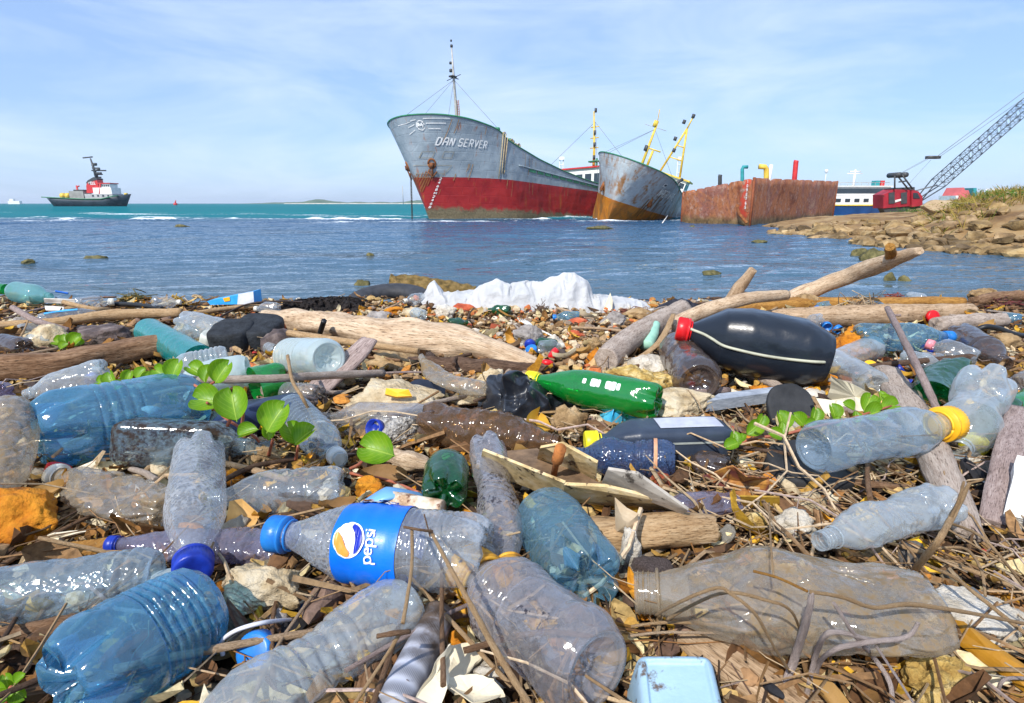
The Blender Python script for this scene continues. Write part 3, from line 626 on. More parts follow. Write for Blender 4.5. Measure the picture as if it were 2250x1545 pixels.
def barge():
    A, B_, C_ = G(1497, 488, 0), G(1647, 496, 0), G(1829, 480, 0)
    zA, zB, zC = 1.2+22*A.y/1250+.05, 1.2+52*B_.y/1250, 1.2+45*C_.y/1250
    root = thing('barge', 'rust red open barge with a sharp corner bow and ragged top edge', 'barge', B_)
    D_ = A+(C_-B_)
    quad = [(A, zA), (B_, zB), (C_, zC), (D_, zC)]
    m, t = newmat('barge_rust')
    c = coords(t, rand=False); sx = N(t, 'ShaderNodeSeparateXYZ'); t.links.new(c, sx.inputs[0])
    n = noise(t, c, .34, 8, .7, .8); n2 = noise(t, c, 2.2, 8, .75)
    col = ramp(t, n, [(.3, (.07, .022, .012)), (.41, (.22, .06, .02)), (.49, (.38, .14, .05)), (.57, (.24, .085, .06)), (.68, (.40, .23, .15))])
    col = mixc(t, ramp(t, n2, [(.52, 0), (.66, .85)]), col, (.40, .28, .23)); col = mixc(t, ramp(t, noise(t, c, 6, 6, .8), [(.52, 0), (.6, .7)]), col, (.09, .03, .015))
    red = math_(t, 'MULTIPLY', ramp(t, math_(t, 'ADD', math_(t, 'MULTIPLY', math_(t, 'ABSOLUTE', math_(t, 'ADD', sx.outputs[1], -.6)), .8), math_(t, 'MULTIPLY', n2, 1.5)), [(.86, .9), (1.0, 0)]), ramp(t, math_(t, 'LESS_THAN', sx.outputs[0], .05), [(0, 0), (1, 1)]))
    col = mixc(t, red, col, (.5, .045, .02))
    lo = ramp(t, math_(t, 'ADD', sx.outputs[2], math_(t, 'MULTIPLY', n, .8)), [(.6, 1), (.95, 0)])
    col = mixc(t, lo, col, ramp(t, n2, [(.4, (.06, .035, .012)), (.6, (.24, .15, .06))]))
    p = N(t, 'ShaderNodeBsdfPrincipled', Roughness=.8); t.links.new(col, p.inputs['Base Color'])
    b = N(t, 'ShaderNodeBump', Strength=.6, Distance=.06); t.links.new(n2, b.inputs['Height']); t.links.new(b.outputs[0], p.inputs['Normal'])
    o = N(t, 'ShaderNodeOutputMaterial'); t.links.new(p.outputs[0], o.inputs[0])
    mb = MB()
    for i in range(4):
        (P, zp), (Q, zq) = quad[i], quad[(i+1) % 4]; nn = 60; Rg = []
        out = Vector((Q.y-P.y, P.x-Q.x, 0)).normalized()
        for k in range(nn+1):
            f = k/nn; q = P.lerp(Q, f); zt = zp+(zq-zp)*f-.16*max(0, mn.noise(Vector((f*17+i, 0, 0))))*2.4*(1 if i < 2 else .3)
            if k in (0, nn): zt = zp if k == 0 else zq
            col_ = []
            for j in range(10):
                g = j/9; d = .10*mn.noise(Vector((f*5+i*7, g*2, 3))); 
                if k in (0, nn): d = 0
                col_.append(tuple(q+out*(d-.10*(1-g)**2+(.05*g))+Vector((0, 0, -.6+(zt+.6)*g))))
            for j in (1, 0): col_.append(tuple(Vector(col_[9])-out*.14-Vector((0, 0, .0 if j else 1.2))))
            Rg.append(col_)
        v, f_ = rings(np.array(Rg), close=False, cap0=False, cap1=False); mb.add(v, f_)
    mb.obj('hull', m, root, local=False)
    cargo = MB(); ins = [q[0].lerp((A+C_)/2, .03)+Vector((0, 0, .9)) for q in quad]; cargo.add([tuple(x) for x in ins], [(0, 1, 2, 3)]); cargo.obj('deck', M_rust(), root, local=False, smooth=False)
    mb = MB(); e = (A-B_).normalized(); mb.tube([B_+e*.9+Vector((-.25, -.1, 1.1)), B_+e*.55+Vector((-.3, -.1, .6)), B_+Vector((-.25, -.2, .15))], .09, 6); mb.obj('bow_chain', M_rust(), root, local=False)
    mb = MB()
    for i in range(4):
        (P, zp), (Q, zq) = quad[i], quad[(i+1) % 4]; mb.tube([P+Vector((0, 0, -.4)), P+Vector((0, 0, zp+.03))], .07, 6)
    mb.obj('corner_post', mat('rust_red_post', (.22, .06, .02), 5), root, local=False)
    # rust numbers by the corner
    mb = MB(); 
    for k in range(7):
        z = zB-.25-k*.23; text(mb, '1098765'[k], lambda u, v_, z=z: B_+e*(.38-u)+Vector((-.14, -.06, 0))+Vector((0, 0, z+v_)), .15, .13, .035)
    mb.obj('draught_marks', M_lett(), root, local=False)
    mb = MB(); 
    for k in range(4): mb.box(A.lerp(B_, .45+.07*k)+Vector((1.6, .5, zA+.1-.05*k)), (.9, .5, .35), .3*k)
    mb.obj('scrap_heap', M_rust(), root, local=False)
    # the pipes standing in it
    def pipe(pts, r, m_, lab):
        b_ = pts[0]; mb_ = MB(); mb_.tube(pts, r, 10); o_ = mb_.obj('vent_pipe', m_); tag(o_, lab, 'pipe')
    Dp = 38
    pipe([AT(1631, 420, Dp)-Vector((0, 0, .9)), AT(1631, 392, Dp), AT(1631, 372, Dp), AT(1633, 367, Dp), AT(1643, 367, Dp)], .11, mat('teal_paint', (.03, .28, .3), 3), 'teal bent vent pipe rising behind the barge corner')
    Dp = 40
    pipe([AT(1684, 425, Dp)-Vector((0, 0, .9)), AT(1684, 395, Dp), AT(1684, 372, Dp), AT(1681, 367, Dp), AT(1668, 366, Dp)], .17, M_yel(), 'yellow bent vent pipe standing in the rusty barge')
    pipe([AT(1743, 425, Dp)-Vector((0, 0, .9)), AT(1745, 400, Dp), AT(1749, 356, Dp), AT(1750, 353, Dp)], .16, M_red(), 'dark red straight pipe standing in the rusty barge')
    pipe([AT(1689, 425, 43)-Vector((0, 0, 1)), AT(1690, 395, 43), AT(1695, 362, 43)], .12, M_white(), 'white post leaning behind the yellow vent pipe')
    pipe([AT(1583, 425, 41)-Vector((0, 0, 1)), AT(1582, 400, 41), AT(1582, 388, 41), AT(1583, 384, 41)], .13, M_dark(), 'short black bollard post on the far side of the barge')
barge()
def crane():
    D = 48; c = AT(1985, 462, D); s = D/1250; root = thing('crawler_crane', 'dark red crane with a long black lattice boom on the headland', 'crane', (c.x, c.y, .35))
    rp = lambda px, py, dd=0: AT(px, py, D+dd)
    mb = MB(); w = 3.0
    def pr(pts, d0, d1):   # prism through depth
        a = [tuple(rp(x, y, d0)) for x, y in pts]; b = [tuple(AT(x, y, D+d0)+Vector((0, d1-d0, 0))) for x, y in pts]; n = len(pts)
        return a+b, [tuple(range(n-1, -1, -1)), tuple(range(n, 2*n))]+[(i, (i+1) % n, n+(i+1) % n, n+i) for i in range(n)]
    def prism(nm, pts, d0, d1, m_, par=root): v, f = pr(pts, d0, d1); return mobj(nm, v, f, m_, par, smooth=False, local=False)
    prism('machinery_house', [(1941, 428), (1941, 458), (2012, 452), (2012, 418), (1965, 416)], -.4, 1.0, mat('crane_red', [(.3, (.20, .012, .02)), (.6, (.36, .02, .035))], 1.2, .5, .1, spots=((.08, .03, .02), 2.5, .62)))
    prism('cab', [(2003, 420), (2003, 455), (2027, 452), (2027, 432), (2018, 420)], -.6, .6, mat('crane_red', [(.3, (.20, .012, .02)), (.6, (.36, .02, .035))], 1.2, .5, .1, spots=((.08, .03, .02), 2.5, .62)))
    prism('window', [(2007, 424), (2007, 436), (2022, 436), (2016, 424)], -.66, -.62, M_glass())
    for x in (1953, 1980): prism('door_opening', [(x, 424), (x, 448), (x+13, 447), (x+13, 422)], -.46, -.42, M_dark())
    prism('panel_stripe', [(1967, 440), (1967, 445), (1980, 441), (1980, 437)], -.46, -.43, M_white())
    prism('roof', [(1962, 417), (1962, 413), (2010, 411), (2010, 418)], -.3, .8, M_dark())
    for dd in (-.3, .7): prism('crawler_track', [(1940, 458), (1945, 468), (2020, 468), (2026, 455), (2020, 452)], dd, dd+.7, M_dark())
    g = thing_child('gantry', root)
    for dd in (-.6, .6):
        mb = MB()
        for a, b in (((1995, 415), (1970, 384)), ((2005, 415), (1982, 384)), ((1966, 415), (1966, 386)), ((1975, 400), (1990, 398))): mb.tube([rp(*a, dd), rp(*b, dd)], .06, 6)
        mb.obj('gantry_frame', M_dark(), g, local=False)
    for x in (1965, 1979):
        mb = MB(); q = rp(x, 385); mb.tube([q+Vector((0, -.7, 0)), q+Vector((0, .7, 0))], .2, 8); mb.obj('sheave', M_dark(), g, local=False)
    bm = thing_child('boom', root); mb = MB(); P0, P1 = rp(2015, 443), rp(2400, 105); lattice(mb, P0.lerp(P1, .13), P1, .82, .82, 32, .032, (0, 1, 0))
    q = P0.lerp(P1, .13); x = Vector((0, 1, 0)); y = x.cross((P1-P0).normalized())
    for i_, j_ in ((1, 1), (-1, 1), (-1, -1), (1, -1)): mb.tube([P0+x*i_*.4, q+x*.41*i_+y*.41*j_], .045, 6)
    mb.obj('lattice', mat('boom_steel', (.035, .045, .06), 4, .5, 0), bm, local=False)
    mb = MB(); q = rp(2050, 346); mb.box(q, (1.0, .4, .22), 0); mb.obj('bridle_block', M_dark(), root, local=False)
    mb = MB()
    for dd in (-.4, .4):
        for k in (0, 6): mb.tube([rp(1972, 384+k*.3, dd), rp(2040, 347+k*.4, dd)], .012, 4)
        mb.tube([rp(2058, 345, dd), rp(2400, 90+0, dd)], .022, 4); mb.tube([rp(2058, 349, dd), rp(2400, 112, dd)], .018, 4)
    mb.tube([rp(1990, 412), rp(2045, 352)], .012, 4); mb.tube([rp(2000, 422), rp(2060, 407)], .05, 5); mb.obj('hoist_wire', M_wire(), root, local=False)
crane()
def ferry():
    D = 62; c = G(1890, 473, 0); c = Vector(((1890-1125)/1292*D, D, 0)); root = thing('passenger_ferry', 'white passenger ferry with dark window bands moored behind the barge', 'ferry', c)
    mb = MB(); Rg = []
    for i in range(12):
        f = i/11; x = 5.0-11*f; w = 1.9*min(1, (f*5)**.6+.02); Rg.append([(x, -w, 1.0), (x, -w*.8, -.2), (x, w*.8, -.2), (x, w, 1.0)])
    v, f = rings(np.array(Rg)); mb.add(v, f); mb.obj('hull', mat('ferry_blue', (.02, .08, .25), 1, .5, 0), root, smooth=False)
    mb = MB(); mb.box((-.6, 0, 1.02), (8.6, 3.9, .12)); mb.obj('rubbing_band', M_yel(), root, smooth=False)
    mb = MB(); mb.box((-1.2, 0, 1.5), (7.4, 3.6, .9)); mb.obj('wall', M_white(), root, smooth=False)
    mb = MB(); mb.box((-1.4, 0, 2.4), (6.6, 3.4, .85)); mb.obj('wall', M_white(), root, smooth=False)
    mb = MB(); mb.box((-1.4, -1.72, 2.45), (6.0, .05, .5)); mb.box((1.92, 0, 2.45), (.05, 3.0, .5)); mb.obj('window', M_glass(), root, smooth=False)
    for k in range(7): mb = MB(); mb.box((-4.3+k*.95, -1.82, 1.5), (.5, .05, .32)); mb.obj('window', M_glass(), root, smooth=False)
    mb = MB(); mb.box((-1.4, 0, 2.88), (6.9, 3.6, .1)); mb.obj('roof', M_white(), root, smooth=False)
    mb = MB()
    for k in range(10): mb.tube([(-4.6+k*.7, -1.6, 2.9), (-4.6+k*.7, -1.6, 3.25)], .02, 4)
    mb.tube([(-4.6, -1.6, 3.25), (1.8, -1.6, 3.25)], .025, 4); mb.obj('railing', M_mast(), root)
    for x, m_ in ((1.0, mat('teal_paint', (.03, .28, .3), 3)), (1.5, M_red())): mb = MB(); mb.box((x, -.5, 3.2), (.4, .8, .55)); mb.obj('deck_locker', m_, root, smooth=False)
    mb = MB(); mb.tube([(-1, 0, 2.9), (-1, 0, 4.6)], [.15, .08], 6); mb.tube([(-1.8, 0, 4.2), (-.2, 0, 4.2)], .05, 5); mb.box((-1, 0, 4.4), (1.1, .2, .12)); mb.obj('radar_mast', M_white(), root)
    mb = MB(); mb.tube([(-4, 0, 2.9), (-4, 0, 4.4)], .04, 5); mb.tube([(-4, 0, 4.3), (-4, 0, 4.6)], .16, 8); mb.obj('antenna', M_white(), root)
ferry()
def tug():
    D = 250; s = D/1292; c = Vector(((200-1125)/1292*D, D, 0)); root = thing('tugboat', 'dark tugboat with a red funnel and tall black mast out at sea', 'tugboat', c)
    X = lambda px: (px-200)*s
    Z = lambda py: (451-py)*s+.2
    Rg = []
    for i in range(24):
        f = i/23; px = 112+f*178; w = 4.6*min(1, (1-f)*5+.02)**.6*min(1, f*6+.45); top = np.interp(px, [112, 200, 240, 290], [433, 437, 437, 426]); 
        ins = 8*(1-f)*0; x0 = X(px); xb = X(125+f*150)
        Rg.append([(x0, -w, Z(top)), (x0*.5+xb*.5, -w*.97, Z((top+451)/2)), (xb, -w*.8, -.5), (xb, w*.8, -.5), (x0*.5+xb*.5, w*.97, Z((top+451)/2)), (x0, w, Z(top))])
    v, f = rings(np.array(Rg)); mobj('hull', v, f, mat('tug_black', [(.3, (.012, .02, .03)), (.6, (.03, .05, .07))], .3, .5, .1), root)
    mb = MB(); mb.tube([(X(px), -4.75 if px < 270 else -3, Z(np.interp(px, [112, 200, 240, 290], [433, 437, 437, 426]))+.05) for px in range(113, 280, 8)], .22, 6); mb.obj('fender', M_green(), root)
    bx = lambda nm, x0, x1, y0, y1, w, m_, **k: MB().box((X((x0+x1)/2), 0, (Z(y0)+Z(y1))/2), ((x1-x0)*s, w, (y1-y0)*s)).obj(nm, m_, root, smooth=False)
    bx('wall', 202, 262, 426, 438, 7, mat('tug_wall', (.42, .42, .42), .5)); bx('wall', 220, 260, 413, 426, 6, M_white()); bx('bridge', 234, 256, 405, 413, 5, M_white()); bx('roof', 232, 258, 403, 405, 5.6, M_red())
    for k in range(5): bx('window', 236+k*4, 239+k*4, 407, 411, 5.1, M_glass())
    for k in range(4): bx('window', 218+k*11, 222+k*11, 428, 432, 7.1, M_glass())
    mb = MB(); P = [(201, 424), (203, 408), (208, 400), (222, 394), (228, 396), (230, 424)]; n = len(P); V = [(X(a), y, Z(b)) for y in (-1.8, 1.8) for a, b in P]
    mb.add(V, [tuple(range(n-1, -1, -1)), tuple(range(n, 2*n))]+[(i, (i+1) % n, n+(i+1) % n, n+i) for i in range(n)]); mb.obj('funnel', M_red(), root, smooth=False)
    mb = MB(); P = [(203, 404), (208, 398), (222, 391), (229, 394), (228, 397), (210, 401)]; n = len(P); V = [(X(a), y, Z(b)) for y in (-1.9, 1.9) for a, b in P]
    mb.add(V, [tuple(range(n-1, -1, -1)), tuple(range(n, 2*n))]+[(i, (i+1) % n, n+(i+1) % n, n+i) for i in range(n)]); mb.obj('funnel_top', M_dark(), root, smooth=False)
    mb = MB(); 
    text(mb, 'WELL', lambda u, v_: Vector((X(209)+u, -1.86, Z(406)+v_)), 1.1, .8, .3, 1); mb.obj('funnel_lettering', M_lett(), root)
    mb = MB(); mb.tube([(X(238), -2.6, Z(403)), (X(230), -2.9, Z(435))], .35, 6); mb.obj('crane_arm', M_red(), root)
    m_ = thing_child('mast', root); mb = MB(); mb.tube([(X(223), 0, Z(394)), (X(216), 0, Z(352))], [.75, .25], 8); mb.obj('mast_pole', M_dark(), m_)
    mb = MB(); mb.tube([(X(200), 0, Z(351)), (X(221), 0, Z(349))], .28, 5); 
    for (a, b, y) in ((216, 226, 366), (214, 245, 377), (218, 236, 385), (216, 232, 372), (219, 232, 391)): mb.tube([(X(a), 0, Z(y)), (X(b), 0, Z(y))], .28, 5)
    for k, (a, y) in enumerate(((226, 383), (231, 383), (224, 364), (229, 375))): mb.box((X(a), 0, Z(y)), (1., 1, 1))
    mb.obj('yardarm', M_dark(), m_)
    for px_ in (142, 153): mb = MB(); mb.tube([(X(px_-4), 0, Z(430)), (X(px_+4), 0, Z(430))], 1.2, 8); mb.obj('towing_drum', M_yel(), root)
    mb = MB(); mb.tube([(X(176), 0, Z(436)), (X(175), 0, Z(408))], [.8, .25], 6); mb.tube([(X(175), 0, Z(412)), (X(181), 0, Z(409))], .3, 5); mb.obj('derrick', M_red(), root)
    bx('winch_house', 165, 196, 420, 436, 5, mat('tug_grey', (.3, .3, .28), .5)); bx('winch', 172, 192, 417, 422, 3, M_dark())
    mb = MB(); mb.tube([(X(280), 0, Z(428)), (X(280), 0, Z(424))], .7, 6); mb.obj('bollard', M_yel(), root)
tug()
def far_bits():
    D = 1100; x = (33-1125)/1292*D; mb = MB(); mb.box((x, D, 2.5), (22, 6, 6)); mb.box((x-4, D, 7), (7, 5, 5)); tag(mb.obj('far_ship', M_white(), smooth=False), 'tiny pale ship on the horizon, left of the tugboat', 'ship')
    D = 420; x = (385-1125)/1292*D; mb = MB(); mb.tube([(x, D, -.3), (x, D, 1.4), (x, D, 1.6)], [1.4, 1.2, .3], 10); mb.tube([(x, D, 1.4), (x+.6, D, 3.2)], [.5, .3], 6); tag(mb.obj('buoy', M_red()), 'small red buoy floating beyond the surf, right of the tugboat', 'buoy')
    D = 900; x = (886-1125)/1292*D; mb = MB(); mb.tube([(x, D, 0), (x, D, 27)], .6, 5); tag(mb.obj('radio_mast', M_mast()), 'thin distant mast on the low headland', 'mast')
    for k, (px, top, lab) in enumerate(((1232, 354, 'white harbour tower above the red roofed wheelhouse of the largest ship'), (1487, 354, 'white harbour tower beside the tilted yellow frame mast'))):
        D = 230; x = (px-1125)/1292*D; zt = 1.2+(447-top)*D/1250; mb = MB()
        for dx in (-.7, .7): mb.tube([(x+dx, D, 0), (x+dx, D, zt)], .28, 6)
        for z in np.linspace(4, zt, 6): mb.tube([(x-.7, D, z), (x+.7, D, z)], .2, 5)
        mb.box((x, D, zt-.4), (2.0, 1.4, 1.2)); tag(mb.obj('harbour_tower', M_white(), smooth=False), lab, 'tower')
    D = 200; 
    def prism(nm, pts, w, m_, par): 
        V = [(AT(a, b, D).x, D+y, AT(a, b, D).z) for y in (0, w) for a, b in pts]; n = len(pts); return mobj(nm, V, [tuple(range(n-1, -1, -1)), tuple(range(n, 2*n))]+[(i, (i+1) % n, n+(i+1) % n, n+i) for i in range(n)], m_, par, smooth=False, local=False)
    r_ = thing('far_ship', 'distant red and white ship behind the grassy headland', 'ship', (AT(2130, 440, D).x, D, 0))
    prism('hull', [(2098, 447), (2118, 412), (2121, 419), (2128, 418), (2138, 447)], 8, mat('faded_red', (.6, .12, .12), .2, .8, 0), r_); prism('wall', [(2100, 447), (2100, 430), (2106, 430), (2106, 447)], 8, M_white(), r_)
    prism('deckhouse', [(2137, 447), (2139, 413), (2146, 413), (2148, 447)], 7, mat('teal_paint', (.03, .28, .3), 3), r_)
    o = MB(); 
    D = 220; a = AT(2148, 447, D); b = AT(2215, 421, D); o.box(((a.x+b.x)/2, D, b.z/2), (b.x-a.x, 12, b.z)); o.box((a.x+6, D, b.z+.4), (4, 5, 1.4)); o.box((a.x+14, D, b.z+.2), (5, 5, .9)); tag(o.obj('harbour_shed', M_white(), smooth=False), 'white harbour shed beyond the grassy headland', 'building')
far_bits()
# ---------------------------------------------------------------- rocky headland on the right
SHX = [(1670, 497), (1760, 514), (1830, 524), (1900, 534), (2000, 542), (2100, 547), (2250, 554), (2600, 566), (3300, 590)]
SHP = [G(a, b, 0) for a, b in SHX]
def seg_d(p, a, b):
    ab = b-a; t_ = max(0, min(1, (p-a).dot(ab)/ab.dot(ab))); return (p-(a+ab*t_)).length
SHP = [G(1945, 468, 0), G(1838, 482, 0), G(1700, 492, 0)]+SHP
INP = SHP+[Vector((80, 14, 0)), Vector((80, 90, 0))]
def inside(x, y, P=INP):
    c = False; n = len(P)
    for i in range(n):
        a, b = P[i], P[i-1]
        if (a.y > y) != (b.y > y) and x < (b.x-a.x)*(y-a.y)/(b.y-a.y)+a.x: c = not c
    return c
def head_z(x, y):
    p = Vector((x, y, 0)); d = min(seg_d(p, a, b) for a, b in zip(SHP[:-1], SHP[1:]))
    if not inside(x, y): return max(-.8, -.35*d-.05)
    q = max(0, x-.68*y); top = .62+.30*min(q, 2.6)+.10*max(0, min(q-2.6, 6))
    z = top*(1-math.exp(-d/2.0)); z += .10*mn.noise(Vector((x*.6, y*.6, 0)))*min(1, d)+.05*mn.noise(Vector((x*2.2, y*2.2, 0)))
    return z
def headland():
    xs = np.concatenate([np.arange(9, 30, .16), np.linspace(30.5, 80, 30)]); ys = np.concatenate([np.arange(11, 34, .2), np.linspace(34.5, 85, 36)])
    V = [[(x, y, head_z(x, y)) for x in xs] for y in ys]; v, f = rings(np.array(V), close=False, cap0=False, cap1=False)
    m = mat('headland_earth', [(.3, (.13, .07, .03)), (.5, (.28, .17, .07)), (.7, (.38, .27, .14))], .9, .95, .8, 9, bdist=.08)
    tag(mobj('headland', v, f, m, loc=(0, 0, 0)), 'sandy earth of the headland', kind='structure')
headland()
def ico(sub=2):
    me = bpy.data.meshes.new('t'); import bmesh; bm = bmesh.new(); bmesh.ops.create_icosphere(bm, subdivisions=sub, radius=1); bm.to_mesh(me); bm.free()
    V = np.array([v.co[:] for v in me.vertices]); Fc = [tuple(p.vertices) for p in me.polygons]; bpy.data.meshes.remove(me); return V, Fc
ICO = {k: ico(k) for k in (1, 2, 3, 4, 5)}
def rockV(size, seed, sub=3, rough=.35, blocky=.5):
    V, Fc = ICO[sub]; rs = random.Random(seed); V = V.copy(); o = Vector((rs.uniform(-50, 50), rs.uniform(-50, 50), rs.uniform(-50, 50)))
    planes = [(Vector((rs.gauss(0, 1), rs.gauss(0, 1), rs.gauss(0, 1))).normalized(), rs.uniform(.55, .85)) for _ in range(int(3+9*blocky))]
    out = []
    for p in V:
        v = Vector(p)
        for n_, d in planes:
            e = v.dot(n_)
            if e > d: v = v-n_*(e-d)*.92
        k = 1+rough*mn.noise(v*1.6+o)*.6+rough*.35*mn.noise(v*4+o)+rough*.18*mn.noise(v*9+o)
        if sub >= 4: k += rough*.10*mn.noise(v*20+o)
        out.append(tuple(v*k))
    return np.array(out)*np.array(size)/2*1.12, Fc
def rot(V, rx=0, ry=0, rz=0): return xf(V, Matrix.Rotation(rz, 4, 'Z')@Matrix.Rotation(ry, 4, 'Y')@Matrix.Rotation(rx, 4, 'X'))
M_rip = mat('riprap_stone', [(.3, (.10, .065, .028)), (.5, (.28, .19, .09)), (.7, (.46, .35, .20))], 2.6, .9, 1, 12, bdist=.05, attr='col')
def boulders():
    rs = random.Random(21); k = 0; base = None
    while k < 285:
        if k < 175:
            px = rs.uniform(1690, 2250); f = rs.random()**1.2
            yb = np.interp(px, [a for a, b in SHX], [b for a, b in SHX]); yt = np.interp(px, [1690, 1800, 1900, 2000, 2100, 2250], [494, 484, 480, 482, 490, 500]); py = yb+(yt-yb)*f; z = .05+.45*f
        else:
            px = rs.uniform(1690, 2260); yb = np.interp(px, [a for a, b in SHX], [b for a, b in SHX]); py = yb+rs.uniform(-4, 2); z = .02
        p = G(px, py, z); z = max(head_z(p.x, p.y), -.05)
        s = rs.uniform(.2, .66)*(.8 if k >= 175 else 1)*(1.35 if rs.random() < .15 else 1); V, Fc = rockV((s, s*rs.uniform(.6, 1), s*rs.uniform(.4, .62)), 300+k, 2, .6, .9); V = rot(V, 0, 0, rs.uniform(0, 6))
        g = rs.uniform(.75, 1.2); wet = .5 if k >= 175 else 1
        o = mobj('boulder', V, Fc, M_rip, loc=(0, 0, 0), cols=(g*wet, g*.96*wet, g*rs.uniform(.8, 1)*wet), smooth=False); o.location = (p.x, p.y, z+.08*s)
        tag(o, 'grey brown boulder in the rubble bank edging the headland', 'boulder', 'boulders edging the headland'); k += 1
boulders()
def rubble():
    T = [rockV((1, rnd.uniform(.6, 1), rnd.uniform(.45, .7)), 950+i, 1 if i < 3 else 2, .5, .9) for i in range(8)]
    global ground_z; keep = ground_z; ground_z = lambda x, y: max(head_z(x, y), -.1)
    def pos(r, n):
        out = []
        while len(out) < n:
            px = r.uniform(1685, 2300); yb = float(np.interp(px, [a for a, b_ in SHX], [b_ for a, b_ in SHX])); yt = float(np.interp(px, [1690, 1800, 1900, 2000, 2100, 2300], [493, 482, 476, 476, 470, 480])); p = G(px, yb+(yt-yb)*r.uniform(-.05, 1)**1.3 if r.random() > .05 else yb, .15); out.append((p.x, p.y))
        return np.array(out)
    scatter('rubble', 'small broken stones filling the headland bank', 2600, T, pos, lambda r, n: .08+.2*r.uniform(0, 1, n)**2, [(.34, .25, .15), (.50, .42, .30), (.22, .15, .09), (.42, .36, .28), (.15, .11, .07), (.55, .48, .36)], mat('rubble_stone', [(.3, (.55, .55, .55)), (.7, (1.2, 1.2, 1.2))], 9, .9, .8, 40, attr='col', bdist=.02), 31, zmax=.16)
    ground_z = keep
def big_slabs():
    for (px, py, w, h_, lab, sd_) in ((2060, 476, 70, 26, 'broad flat sand coloured slab on top of the headland bank', 3), (1855, 488, 34, 22, 'largest pale boulder near the tip of the headland', 5), (1704, 499, 30, 12, 'low dark green wet stone at the very tip of the headland', 9)):
        z = .55 if px > 1800 else .1; p = G(px, py+h_*.4, z); s = pxm(p)
        V, Fc = rockV((w*s*1.1, w*s*.7, h_*s*1.3), sd_, 3, .2, .8); o = mobj('boulder', V, Fc, mat('pale_slab', [(.3, (.30, .21, .12)), (.6, (.46, .35, .22))], 1.5, .9, .5, 12, bdist=.03) if sd_ != 9 else mat('wet_stone', [(.3, (.07, .08, .05)), (.6, (.16, .17, .11))], 2), loc=(0, 0, 0), smooth=False)
        o.location = (p.x, p.y, head_z(p.x, p.y)+h_*s*.4); tag(o, lab, 'boulder')
big_slabs()
# rocks awash in the bay
def awash():
    M_moss = mat('mossy_rock', [(.3, (.03, .03, .012)), (.5, (.10, .09, .03)), (.68, (.20, .17, .07))], 9, .85, .8, 40, bdist=.02)
    for k, (px, py, w, h_, lab) in enumerate(((797, 625, 32, 16, 'small round dark mossy rock in the water, nearest the mossy log'), (813, 560, 16, 7, 'tiny dark rock awash far behind the round mossy rock'), (210, 565, 40, 6, 'flat brown rock just awash on the left side of the bay'), (60, 573, 26, 5, 'thin dark rock awash left of the flat brown one'),
            (1890, 551, 40, 14, 'dark slab rock just off the headland'), (1920, 563, 62, 22, 'mossy rock behind the raised tip of the driftwood branch'), (1953, 608, 22, 12, 'small dark rock showing under the driftwood branch tip'), (1988, 611, 26, 8, 'flat greenish rock right of the small dark one'), (1560, 598, 40, 6, 'barely awash weed covered rock in the middle of the bay'),
            (1668, 530, 30, 4, 'flat dark rock awash in front of the barge'), (1320, 500, 60, 5, 'long dark reef rock in front of the tilted ship'), (1520, 498, 24, 4, 'small reef rock at the foot of the tilted ship'), (400, 496, 30, 5, 'small black rock on the reef line, left of the largest ship'))):
        p = G(px, py+h_/2, 0); s = pxm(p); V, Fc = rockV((w*s, w*s*.7, h_*s*2.2), 60+k, 3, .5, .4); o = mobj('rock', V, Fc, M_moss, loc=(0, 0, 0)); o.location = (p.x, p.y, 0); tag(o, lab, 'rock')
    a, b = G(858, 640, .05), G(1040, 648, .05); b = Vector((b.x, b.y+.4, 0)); mb = MB(); s = pxm(a)
    v, f = tube([a+Vector((0, 0, .07)), a.lerp(b, .5)+Vector((0, 0, .05)), b+Vector((0, 0, .0))], [s*25, s*24, s*17], 28, 40, lump=.22, seed=5); mb.add(v, f)
    tag(mb.obj('mossy_log', mat('log_moss', [(.3, (.05, .035, .012)), (.48, (.17, .11, .03)), (.62, (.26, .17, .06)), (.72, (.10, .12, .03))], 14, .9, 1, 60, bdist=.02)), 'thick moss covered log lying in the shallows behind the white cloth', 'log')
    c = AT(1460, 482, 40); mb = MB(); mb.tube([G(1454, 489, 0)+Vector((0, 0, -.1)), AT(1467, 474, 40)], .035, 6); tag(mb.obj('stake', M_white()), 'thin white stake leaning in the water before the tilted ship', 'stake')
awash()
